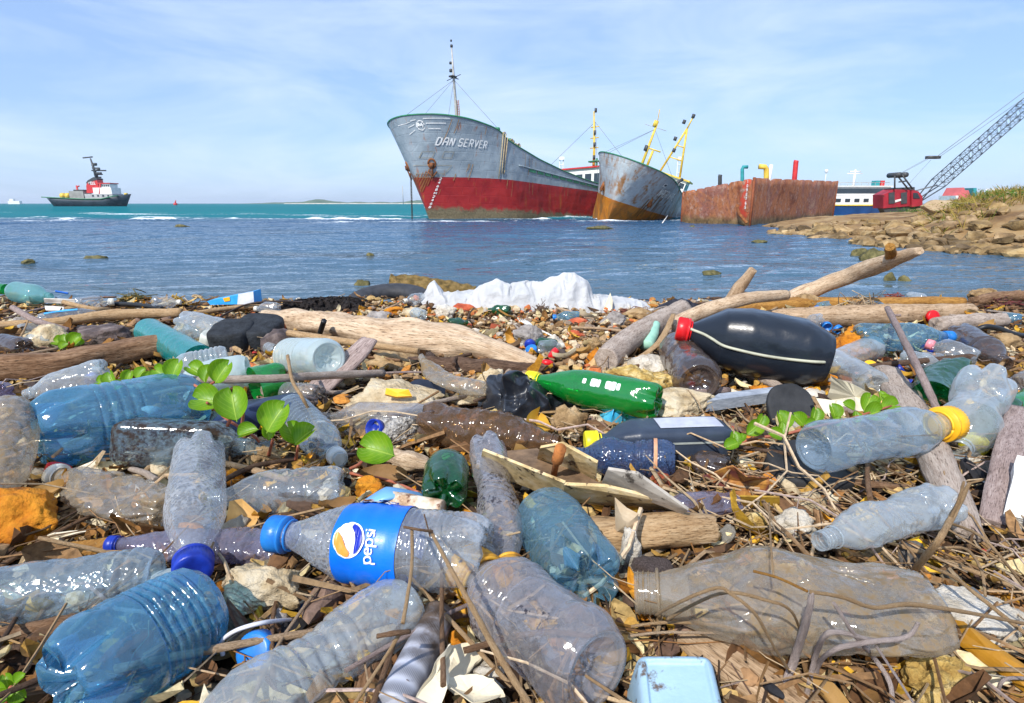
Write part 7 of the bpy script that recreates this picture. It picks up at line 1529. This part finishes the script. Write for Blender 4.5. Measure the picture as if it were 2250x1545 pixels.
slabobj('polystyrene_slab', 'white polystyrene slab at the right edge behind the leaning board', 'slab', [(2205, 1130), (2235, 1000), (2290, 1010), (2290, 1150)], [.02, .06, .06, .02], .02, STONE['poly'](), ragged=.002, seed=10)
EG = mat('eggshell_sheet', [(.3, (.58, .50, .34)), (.7, (.76, .70, .55))], 14, .7, .3, 60, spots=((.35, .25, .12), 30, .70))
for i, (pts, zs, lab) in enumerate((([(905, 1545), (948, 1470), (985, 1420), (992, 1428), (960, 1560)], [.02, .03, .04, .03, .02], 'narrow cream sheet standing beside the mesh tube'), ([(955, 1500), (985, 1432), (1055, 1425), (1060, 1460), (1022, 1500), (1010, 1540)], .012, 'broad cream cracked sheet at the bottom, right of the mesh tube'), ([(960, 1510), (1010, 1500), (1085, 1508), (1110, 1545), (1040, 1560)], .022, 'pale sheet cut by the bottom edge below the broad cracked one'))):
    slabobj('cracked_sheet', lab, 'sheet', pts, zs, .0012, EG, ragged=.004, seed=20+i, curl=.006)
slabobj('wood_scrap', 'yellow sunlit scrap under the orange stone, far left', 'scrap', [(60, 1200), (160, 1190), (240, 1180), (225, 1212), (100, 1222)], .012, .003, M_wood('amber'), ragged=.003, seed=31)
slabobj('wood_scrap', 'curled grey brown leaf like bark at the left, above the orange stone', 'scrap', [(-10, 1090), (40, 1082), (30, 1105), (-10, 1118)], [.02, .02, .01, .01], .002, EG, ragged=.003, seed=32)
slabobj('wood_scrap', 'cream curled husk lying under the crushed beige bottle', 'scrap', [(80, 1185), (120, 1170), (190, 1165), (150, 1178), (125, 1195)], [.01, .02, .02, .01, .01], .002, EG, ragged=.002, seed=33)
slabobj('yellow_card', 'yellow card corner under the crushed clear bottle on the right', 'card', [(1985, 1190), (2020, 1178), (2035, 1200), (2000, 1208)], [.01, .015, .01, .01], .001, M_cap['amber'](), seed=34)
slabobj('blade_leaf', 'long orange brown leaf blade at the bottom right corner', 'leaf', [(2055, 1345), (2110, 1355), (2200, 1420), (2290, 1480), (2290, 1545), (2200, 1478), (2090, 1400)], [.02, .03, .03, .03, .02, .02, .02], .001, mat('blade_amber', [(.3, (.32, .14, .01)), (.7, (.52, .27, .02))], 14, .5, .4, 60, stretch=(1, 1, 1)), curl=-.006, seed=35)
slabobj('dead_leaf', 'broad tan leaf lying right of the condensation bottle', 'leaf', [(500, 1155), (508, 1105), (535, 1100), (575, 1135), (560, 1165)], [.01, .03, .03, .015, .01], .0008, mat('leaf_tan', [(.3, (.42, .22, .06)), (.7, (.60, .36, .12))], 20, .6, .3, 90), curl=.006, seed=36)
slabobj('dead_leaf', 'large curled pale leaf at the bottom right', 'leaf', [(2050, 1470), (2120, 1462), (2215, 1475), (2150, 1492), (2090, 1500)], [.02, .02, .015, .01, .01], .0008, EG, curl=.01, seed=37)
slabobj('dead_leaf', 'upright pale dead leaf behind the elongated white stone', 'leaf', [(1348, 1105), (1375, 1128), (1400, 1140), (1398, 1190), (1350, 1180)], [.075, .065, .06, .03, .03], .0008, mat('leaf_bleached', [(.3, (.45, .32, .18)), (.7, (.65, .52, .36))], 24, .7, .4, 90), curl=.006, seed=38)
slabobj('dead_leaf', 'pale pointed leaf on the crest in front of the white cloth', 'leaf', [(1326, 682), (1336, 660), (1342, 644), (1348, 662), (1346, 684)], [.01, .04, .06, .04, .01], .0008, EG, curl=.004, seed=39)
slabobj('dead_leaf', 'curled amber leaf standing on the shingle below the white fork', 'leaf', [(1115, 750), (1112, 730), (1122, 715), (1130, 740), (1142, 762)], [.02, .04, .06, .03, .01], .0008, mat('leaf_amber', [(.3, (.38, .18, .02)), (.7, (.58, .32, .05))], 24, .6, .3, 90), curl=.01, seed=40)
slabobj('orange_sheet', 'orange brown bent plastic strip below the torn carton', 'sheet', [(1990, 850), (2000, 835), (2060, 800), (2090, 805), (2040, 845)], [.01, .03, .03, .02, .01], .001, mat('sheet_orange', [(.3, (.35, .13, .01)), (.7, (.56, .24, .02))], 24, .6, .3, 90), curl=.006, seed=41)
slabobj('yellow_lighter', 'yellow plastic strip on the long cream stone', 'plastic strip', [(846, 866), (848, 853), (898, 856), (905, 870), (870, 872)], [.04, .045, .045, .035, .035], .006, M_cap['amber'](), seed=42)
# ---------------------------------------------------------------- stones with a face of their own
for a in (
 ('large cream rock with dark stains between the blue bottle and the soda bottle', 582, 1298, 185, 105, 'cream', 1, .30, .6), ('big rust orange stone at the left edge', 58, 1140, 170, 100, 'orange', 2, .25, .5),
 ('pale rock by the green sprout, far left', 108, 750, 88, 48, 'cream', 3, .3, .5), ('white speckled pumice stone leaning on the grey flask bottle', 868, 952, 92, 66, 'pumice', 4, .2, .5),
 ('long cream slab of stone below the navy dish', 850, 880, 200, 50, 'cream', 5, .25, .6), ('chunky cream stone right of the green soda bottle', 1492, 895, 155, 58, 'cream', 6, .25, .7),
 ('pale rectangular block above the green soda bottle', 1420, 806, 94, 36, 'white', 7, .2, .8), ('yellow crumbly foam rock under the pale rectangular block', 1415, 845, 150, 56, 'foam', 8, .45, .3),
 ('brown pitted stone between the black bag and the yellow cap', 1250, 932, 70, 62, 'tan', 9, .4, .6), ('small cream stone left of the yellow cap', 1304, 932, 46, 30, 'cream', 10, .3, .5),
 ('elongated white stone standing right of the pale blue bottle', 1382, 1232, 62, 118, 'white', 11, .3, .6), ('round yellowish rock at the bottom right among dry stems', 2040, 1500, 130, 110, 'foam', 12, .35, .4),
 ('white crumbly stone left of the crushed clear bottle', 1742, 1158, 84, 50, 'white', 13, .4, .6), ('pinkish cream stone below the black disc', 1778, 1108, 66, 46, 'cream', 14, .3, .5),
 ('long speckled pale rock at the right margin of the stems', 2130, 1350, 190, 60, 'white', 15, .25, .6), ('orange stone above the curved blue hook', 812, 1078, 64, 44, 'orange', 16, .3, .5),
 ('orange flat stone under the slate bottle end', 1640, 985, 88, 36, 'orange', 17, .25, .6), ('tan rock below the leaf cluster by the navy bottle', 578, 1003, 76, 60, 'tan', 18, .35, .6),
 ('cream cuboid stone left of the condensation bottle', 358, 1042, 56, 46, 'cream', 19, .15, .9), ('dark wet stone under the charred block', 632, 762, 98, 54, 'dark', 20, .3, .5),
 ('dark violet stone behind the ribbed bottle on the left', 232, 738, 110, 46, 'dark', 21, .25, .4), ('grey brown patterned stone on the shingle', 1162, 746, 62, 44, 'grey', 22, .3, .5),
 ('flat brick red pebble on the shingle', 1267, 714, 52, 24, 'red', 23, .15, .4), ('orange brick pebble behind the big pale log', 864, 686, 48, 18, 'orange', 24, .2, .6), ('wide red brick piece on the crest', 1015, 680, 52, 18, 'red', 25, .2, .8),
 ('orange stone at the head of the big pale log', 612, 722, 34, 34, 'red', 26, .3, .4), ('pale flat stone lying on the crest in front of the tyre', 835, 700, 54, 24, 'grey', 27, .25, .4),
 ('cream chipped stone right of the tyre', 906, 692, 60, 22, 'cream', 28, .35, .6), ('grey shell like stone beside the wide red brick', 978, 690, 40, 28, 'white', 29, .4, .4), ('tan wedge stone on the back of the crest, right', 1775, 668, 58, 36, 'tan', 30, .2, .8),
 ('orange flat wood coloured stone on the crest right of the red pebble', 1402, 692, 64, 24, 'tan', 31, .15, .8), ('pale triangular stone right of the brick red pebble', 1345, 708, 56, 34, 'grey', 32, .25, .8), ('round cream pebble below the orange shell', 1218, 758, 40, 30, 'white', 33, .3, .7),
 ('orange pebble at the foot of the cut log', 1308, 792, 44, 40, 'orange', 34, .3, .5), ('white grey stone by the end of the cut log', 1362, 800, 34, 34, 'white', 35, .3, .6), ('smooth red shard on the shingle', 1265, 736, 40, 16, 'red', 36, .2, .6),
 ('brown knobbly stone below the mint nozzle', 1300, 762, 56, 34, 'tan', 37, .4, .5), ('tan pitted stone above the bent flattened bottle', 868, 796, 110, 34, 'tan', 38, .45, .5), ('cream porous corner stone on the bent bottle', 1078, 838, 56, 38, 'cream', 39, .45, .5),
 ('cream angular block below the bent bottle', 1035, 876, 84, 26, 'cream', 40, .2, .9), ('yellow coral lump above the brown crumpled bottle', 1100, 915, 50, 26, 'foam', 41, .5, .3), ('orange stone left of the wasp waisted pair, above the lobed bottle', 512, 1050, 44, 32, 'orange', 42, .3, .5),
 ('grey round stone under the cream rock', 612, 1366, 54, 44, 'grey', 43, .25, .3), ('crumbly tan stone by the white twine', 590, 1392, 60, 34, 'tan', 44, .5, .4), ('pitted cream crust at the bottom, right of the mesh tube', 1075, 1488, 88, 52, 'white', 45, .4, .5),
 ('amber translucent looking stone behind the frosted flower based bottle', 1015, 1410, 60, 44, 'orange', 46, .2, .5), ('tan small stone left of the condensation bottle neck', 300, 1010, 40, 24, 'tan', 47, .3, .6), ('grey white stone at the left under the orange one', 92, 1052, 44, 34, 'white', 48, .3, .6),
 ('orange brown stone beyond the dark disc at the bottom', 1900, 1430, 56, 34, 'orange', 49, .3, .6), ('pale green white seed pod at the lower right', 1930, 1415, 74, 34, 'cream', 50, .15, .2), ('grey stone under the leafy runner', 1745, 940, 48, 30, 'grey', 51, .3, .6),
 ('white pitted stone below the grimy yellow cap', 2115, 1008, 66, 44, 'white', 52, .35, .7), ('tan stone at the right edge of the crest', 2205, 756, 62, 34, 'tan', 53, .2, .6), ('cream peeled stone on the crest at the far right', 2160, 650, 52, 26, 'tan', 54, .3, .7),
 ('shell white flat stone beside the black sole', 1785, 866, 62, 22, 'white', 55, .2, .5), ('orange flake stone left of the black sole', 1672, 862, 60, 30, 'orange', 56, .4, .8), ('amber stone under the torn carton', 1805, 838, 60, 26, 'orange', 57, .3, .7),
 ('brown stone right of the violet crumpled bottle', 1662, 1148, 40, 34, 'foam', 58, .4, .6), ('yellow brown flat stone under the huge flattened bottle mouth', 1405, 1345, 60, 34, 'orange', 59, .2, .6), ('rust coloured stone by the orange capped neck', 1150, 1290, 66, 34, 'orange', 60, .2, .7),
 ('small white shell on the shingle', 1142, 765, 22, 18, 'white', 61, .4, .4), ('tan broken stone behind the blue wrapper', 1120, 662, 30, 14, 'tan', 62, .3, .6), ('grey dome stone on the far left crest', 62, 712, 62, 28, 'grey', 63, .2, .3), ('brown orange stone on the far left crest', 30, 652, 26, 16, 'orange', 64, .3, .4)):
    lab, px, py, w, h_, m_, sd_, ro, bl = a
    stone(lab, px, py, w, h_, m_, 500+sd_, ro, bl, sub=5 if w > 120 else 4, rz=rnd.uniform(-.3, .3), tilt=rnd.uniform(-.1, .1))
# ---------------------------------------------------------------- living runners
vine('green runner with round leaves spreading over the bottles, left of centre', [
  [(250, 845, .05), (330, 838, .07), (440, 850, .08), (480, 905, .08), (520, 935, .06), (560, 960, .05), (575, 980, .02)], [(500, 935, .07), (515, 900, .10)], [(530, 950, .06), (535, 905, .10)], [(440, 860, .09), (470, 840, .12)], [(480, 905, .08), (455, 885, .11)], [(590, 1000, .02), (600, 965, .06)], [(650, 1010, .02), (655, 980, .05)]],
 [(245, 832, 42, 120, -.3, .06), (225, 840, 40, 175, .2, .05), (282, 828, 40, 80, .3, .07), (310, 822, 36, 60, -.2, .08), (262, 848, 36, 30, .2, .05), (330, 832, 40, 100, .2, .08), (352, 820, 46, 150, -.3, .09), (385, 812, 54, 75, .2, .10), (430, 815, 60, 150, .4, .11), (458, 822, 56, 70, -.4, .11), (488, 818, 58, 60, .3, .12), (455, 880, 74, 170, -.1, .11), (513, 888, 82, 105, .15, .12), (545, 950, 60, 200, -.5, .07), (590, 950, 46, 100, .4, .07), (606, 918, 80, 60, .1, .10), (640, 952, 62, 120, .3, .07), (668, 958, 58, 40, -.3, .07)])
vine('single bright green round leaf on a red stalk above the soda bottle', [[(770, 1030, .02), (790, 1020, .05), (800, 1008, .06)], [(770, 1040, .01), (850, 1055, .015), (920, 1082, .02)]], [(828, 990, 86, 165, -.1, .07)])
vine('leafy green runner with small round leaves in front of the black discs', [
  [(1600, 985, .02), (1650, 965, .03), (1720, 955, .04), (1780, 940, .05), (1850, 925, .05), (1900, 910, .05), (1965, 890, .05)]],
 [(1612, 965, 40, 80, .2), (1608, 978, 34, 200, -.3), (1656, 942, 38, 40, .3), (1632, 962, 30, 70, -.4), (1672, 925, 36, 60, .2), (1705, 955, 44, 160, -.1), (1718, 925, 42, 100, .2), (1716, 940, 30, 250, .3), (1755, 922, 40, 130, -.2), (1790, 912, 40, 70, .2), (1782, 930, 30, 200, .3), (1832, 905, 42, 100, .1), (1840, 925, 30, 250, -.3), (1866, 893, 44, 150, .2), (1880, 915, 34, 260, .1), (1908, 885, 40, 60, -.2), (1920, 908, 44, 20, .1), (1945, 880, 36, 120, .3), (1955, 893, 40, 10, -.1), (1935, 870, 30, 90, .2)], zdef=.05)
vine('tiny green sprout beside the pale rock, far left', [[(150, 768, .0), (152, 752, .03)]], [(130, 752, 34, 170, .2, .02), (145, 745, 34, 110, -.2, .03), (165, 748, 32, 50, .3, .03), (172, 755, 30, 10, -.2, .02), (140, 760, 30, 210, .1, .02)])
vine('dark green leafy weed at the bottom left corner', [[(10, 1560, .0), (25, 1510, .02)]], [(15, 1500, 52, 120, .3, .02), (42, 1492, 44, 40, -.3, .03), (10, 1530, 52, 200, .2, .02), (40, 1525, 50, 330, .1, .02), (-5, 1512, 46, 160, -.2, .02)])
# ---------------------------------------------------------------- dry stems
def stem(label, pts, rpx, m='tan', **k):
    pts = [(a, b_, z_+(.022 if z_ > .045 and b_ > 1150 and a > 1350 else 0)) for a, b_, z_ in pts]; P = [K(p) for p in pts]; W_ = [r*.75*pxm(P[min(len(P)-1, i)]) for i, r in enumerate(rpx)]; v, f, c_ = beam(P, W_, W_, 9, max(16, len(P)*8), .16, len(label) % 9); o = mobj('dry_stem', v, f, M_wood(m), cols=c_); tag(o, label, 'dry stem', k.get('group')); return o
stem('forked dry stem crossing the soda bottle and running to the bottom edge', [(945, 1165, .085), (985, 1240, .085), (1035, 1330, .075), (1090, 1430, .05), (1170, 1560, .03)], [5, 6, 8, 10, 10], 'tan')
stem('upright thin stem in front of the soda bottle label', [(905, 1162, .09), (904, 1250, .085), (885, 1370, .07)], [5, 5, 6], 'tan')
stem('thin stem continuing from the twig stump down to the bottom edge', [(880, 1390, .07), (840, 1455, .05), (780, 1545, .02)], [6, 5, 6], 'tan')
stem('short cross twig joining the two stems over the soda bottle', [(888, 1158, .09), (915, 1163, .095), (950, 1168, .088)], [4, 4, 4], 'brown')
stem('hair thin twig rising above the soda bottle label', [(932, 1130, .10), (940, 1160, .09), (945, 1180, .085)], [2, 2, 2], 'brown')
stem('thick grey stem with a fork standing at the bottom right', [(1705, 1560, .0), (1745, 1450, .03), (1775, 1350, .07), (1785, 1300, .09)], [13, 12, 11, 6], 'root')
stem('arched grey stem over the dark rubber disc', [(1765, 1560, .0), (1790, 1450, .04), (1812, 1398, .06), (1850, 1390, .065), (1930, 1412, .05)], [7, 8, 8, 7, 6], 'root')
stem('second arched stem curving inside the first one', [(1790, 1560, .0), (1795, 1470, .03), (1830, 1430, .05), (1900, 1412, .055), (1990, 1400, .06), (2018, 1368, .07)], [7, 7, 7, 8, 7, 5], 'root')
stem('long curved stem sweeping right from the grey fork', [(1780, 1300, .09), (1850, 1312, .085), (1920, 1335, .075), (2000, 1328, .07), (2120, 1345, .05), (2260, 1372, .04)], [5, 6, 6, 7, 6, 5], 'tan')
stem('stem dropping from the fork across the dark disc to the bottom edge', [(1832, 1325, .085), (1880, 1398, .06), (1920, 1445, .04), (1955, 1500, .03), (1962, 1560, .02)], [5, 6, 7, 7, 6], 'root')
stem('slim stem crossing beside the round yellowish rock', [(1925, 1420, .05), (1965, 1480, .05), (2010, 1550, .05)], [4, 4, 3], 'root')
stem('reddish straight branch rising at the right behind the huge flattened bottle', [(2012, 1250, .02), (2060, 1190, .05), (2095, 1130, .08), (2130, 1062, .11)], [10, 9, 9, 5], 'tan')
stem('side fork of the reddish straight branch', [(2085, 1145, .075), (2105, 1105, .095), (2118, 1058, .115)], [5, 5, 3], 'tan')
stem('long thin root arching down the right edge', [(2082, 1148, .07), (2150, 1175, .06), (2200, 1225, .05), (2250, 1290, .04)], [4, 4, 4, 4], 'tan')
stem('pale stem running from the reddish branch to the right margin', [(2010, 1232, .03), (2090, 1265, .04), (2150, 1310, .04), (2200, 1350, .03), (2262, 1400, .02)], [4, 5, 6, 6, 6], 'tan')
stem('thin pale stem above the leaf blade', [(2060, 1205, .03), (2120, 1206, .04), (2155, 1250, .04), (2165, 1310, .03)], [4, 4, 4, 4], 'tan')
stem('bent pale stem over the huge flattened bottle', [(1440, 1352, .04), (1500, 1320, .07), (1575, 1292, .09), (1610, 1308, .09), (1660, 1350, .08), (1700, 1420, .05), (1735, 1475, .03)], [4, 5, 5, 5, 5, 4, 4], 'tan')
stem('second bent stem just below the first over the bottle shoulder', [(1465, 1362, .04), (1530, 1325, .06), (1600, 1302, .08), (1680, 1318, .08), (1740, 1345, .07), (1768, 1420, .03)], [5, 5, 5, 5, 4, 3], 'tan')
stem('pale root fanning right from the clump by the bottle mouth', [(1380, 1378, .02), (1460, 1368, .03), (1560, 1372, .035), (1640, 1388, .04), (1690, 1405, .04)], [4, 5, 5, 5, 3], 'tan')
stem('lower pale root of the same clump pointing right', [(1382, 1398, .02), (1450, 1390, .03), (1520, 1390, .035), (1588, 1392, .035)], [4, 4, 4, 3], 'bone')
stem('orange twig leaning over the deep blue bottle base', [(1252, 1300, .06), (1290, 1330, .05), (1340, 1365, .03), (1390, 1378, .02)], [4, 4, 5, 4], 'amber')
stem('orange twig lying across the middle of the huge flattened bottle', [(1655, 1255, .085), (1710, 1270, .085), (1775, 1300, .085)], [4, 4, 4], 'amber')
stem('upright hair thin twig at the left of the huge flattened bottle', [(1690, 1105, .09), (1694, 1200, .09), (1700, 1265, .085)], [2, 3, 3], 'tan')
stem('thin bent twig over the clear base under the grey stick', [(632, 782, .09), (642, 835, .08), (662, 870, .07), (690, 920, .03)], [5, 5, 5, 4], 'tan')
stem('dry forked straw beside the cream stone, far left', [(22, 772, .01), (48, 735, .04), (62, 705, .05)], [3, 3, 2], 'tan')
stem('thin stem curling past the dark rubber lump, bottom right', [(2190, 1560, .0), (2200, 1500, .03), (2240, 1490, .03), (2290, 1500, .02)], [5, 5, 5, 4], 'root')
stem('brown creeping root over the crest in front of the white cloth', [(1085, 672, .02), (1110, 690, .03), (1135, 700, .01)], [3, 3, 2], 'amber')
# ---------------------------------------------------------------- small countable pieces without a face of their own
def extras():
    rs = random.Random(17)
    kinds = (('clear', 'white', 'small clear bottle half buried in the far litter'), ('pblue', 'sky', 'small pale blue bottle half buried in the far litter'), ('frost', None, 'small milky bottle without a cap half buried in the far litter'), ('dgreen', None, 'small dark green bottle half buried in the far litter'))
    gr = ('small clear bottles', 'small pale blue bottles', 'small milky bottles', 'small green bottles')
    for i, (m_, cp, lab) in enumerate(kinds):
        proto = None
        for k in range((7, 6, 8, 3)[i]):
            y = rs.uniform(1.05, 1.9); x = rs.uniform(-1, 1)*y*.88
            if proto is None:
                proto, S_ = bottle(lab, (1100, 800), (1175, 806), 21, m_, cp, prof='cola', crush=.14, seed=90+i, group=gr[i], seg=26, n=36); r = proto
            else:
                r = proto.copy(); SC.collection.objects.link(r)
                for ch in proto.children: c = ch.copy(); SC.collection.objects.link(c); c.parent = r
            a = rs.uniform(-.9, .9)+(3.14 if rs.random() < .5 else 0); r.location = (x, y, GZ+.004); r.rotation_euler = (0, 0, a); q = rs.uniform(.8, 1.15); r.scale = (q, q, q)
    for k in range(26):
        y = .35+1.5*rs.random(); x = rs.uniform(-1, 1)*y*.88; cm = rs.choice(['sky', 'white', 'amber', 'red', 'navy', 'white', 'yellow']); V = None; r = .013; Rg = []
        for dz, q in ((0, .02), (0, .85), (-.1*r, 1), (-.9*r, 1.02), (-.9*r, .88), (-.2*r, .86), (-.2*r, .02)): Rg.append([(r*q*math.cos(a), r*q*math.sin(a), dz) for a in np.linspace(0, 2*math.pi, 28, endpoint=False)])
        v, f = rings(np.array(Rg)); v = rot(v, rs.gauss(0, .7), rs.gauss(0, .5), 0); o = mobj('bottle_cap', v, f, M_cap[cm](), loc=(0, 0, 0)); o.location = (x, y, ground_z(x, y)+.032)
        nm = {'sky': 'bright blue', 'white': 'white', 'amber': 'amber', 'red': 'red', 'navy': 'navy', 'yellow': 'yellow'}[cm]; tag(o, 'loose '+nm+' bottle cap lying somewhere in the litter', 'bottle cap', 'loose '+nm+' caps')
extras()
def sprinkle():
    rs = random.Random(99); T = {}
    def spot(): 
        y = .24+1.7*rs.random()**1.1; return rs.uniform(-1, 1)*(y*.9+.15), y
    for k in range(150):
        key = rs.choice(['cream', 'tan', 'white', 'orange', 'grey', 'white', 'cream', 'red', 'dark']); v = rs.randrange(4)
        if (key, v) not in T:
            V, Fc = rockV((1, .75, .55), 700+v*11+len(key), 3, .4, .6); me = bpy.data.meshes.new('small_stone'); me.from_pydata(V.tolist(), [], Fc); me.shade_smooth(); me.materials.append(STONE[key]()); T[(key, v)] = me
        o = bpy.data.objects.new('small_stone', T[(key, v)]); SC.collection.objects.link(o); x, y = spot()
        if k < 50: x, y = rs.gauss(.08, .33), rs.uniform(1.05, 1.95)
        if k > 120: x, y = rs.uniform(.0, .8), rs.uniform(.35, 1.0)
        s = rs.uniform(.018, .042)*(.8 if y > 1.2 else .85); o.location = (x, y, ground_z(x, y)+.016+s*.2); o.scale = (s, s, s); o.rotation_euler = (rs.gauss(0, .2), rs.gauss(0, .2), rs.uniform(0, 6.28))
        nm = {'cream': 'cream', 'tan': 'tan', 'orange': 'rust orange', 'grey': 'grey', 'white': 'whitish', 'red': 'brick red', 'dark': 'dark'}[key]
        tag(o, nm+' thumb sized stone lying loose in the litter', 'stone', nm+' loose stones')
    for k in range(110):
        x, y = spot(); L_ = rs.uniform(.07, .20); a = rs.uniform(0, 3.14); r = rs.uniform(.002, .005)*(.7 if y < .6 else 1); z = ground_z(x, y)+.022; d = Vector((math.cos(a), math.sin(a), rs.gauss(0, .08)))*L_/2; p = Vector((x, y, z+rs.uniform(0, .015))); kk = rs.choice(['tan', 'grey', 'brown', 'brown', 'mauve', 'pale', 'dark'])
        v, f, c_ = beam([p-d, p+Vector((rs.gauss(0, .006), rs.gauss(0, .006), .004)), p+d], [r, r*.8], None, 8, 14, .15, k); o = mobj('loose_stick', v, f, M_wood(kk), cols=c_); nm = {'tan': 'tan', 'grey': 'grey', 'brown': 'brown', 'mauve': 'silvery', 'pale': 'pale', 'dark': 'dark'}[kk]; tag(o, nm+' short stick lying loose among the litter', 'stick', nm+' loose sticks')
    LMs = [mat('leafdry%d' % i, [(.3, tuple(q*.7 for q in c)), (.7, c)], 40, .65, .4, 160, transl=.15) for i, c in enumerate(((.42, .24, .07), (.28, .15, .05), (.56, .42, .20), (.60, .34, .03), (.16, .09, .04), (.62, .54, .36)))]
    NM = ('tan', 'brown', 'pale', 'yellow', 'dark', 'bleached')
    for k in range(115):
        x, y = spot(); s = rs.uniform(.03, .065)*(.6 if y < .6 else 1); i = rs.randrange(6); r_ = random.Random(k); w = r_.uniform(.35, .6); cu = r_.uniform(-.5, .9); V = []
        for a in range(11):
            q = a/10-.5
            for j in range(-3, 4): ww = w*max(0, math.cos(q*3.05))**.7*.5*j/3; V.append((q*s, ww*s, s*(cu*q*q+abs(j/3)**1.5*.16*(1+r_.random()*.3)+.25*q*j/3*w)))
        F_ = [(a*7+j, a*7+j+1, a*7+j+8, a*7+j+7) for a in range(10) for j in range(6)]; V = rot(np.array(V), rs.gauss(0, .35), rs.gauss(0, .3), rs.uniform(0, 6.28)); o = mobj('dead_leaf', V, F_, LMs[i], loc=(0, 0, 0)); o.location = (x, y, ground_z(x, y)+.026)
        tag(o, NM[i]+' curled dead leaf lying loose in the litter', 'leaf', NM[i]+' dead leaves')
sprinkle()
# ---------------------------------------------------------------- sea air
def haze():
    v, f = box((0, 4500, 28), (25500, 10600, 60)); m, t = newmat('sea_air'); pv = N(t, 'ShaderNodeVolumePrincipled', Density=.00013); pv.inputs['Color'].default_value = (.78, .88, 1, 1)
    o = N(t, 'ShaderNodeOutputMaterial'); t.links.new(pv.outputs[0], o.inputs['Volume']); tag(mobj('haze', v, f, m, loc=(0, 0, 0), smooth=False), 'thin pale sea haze over the bay', kind='stuff')
haze()
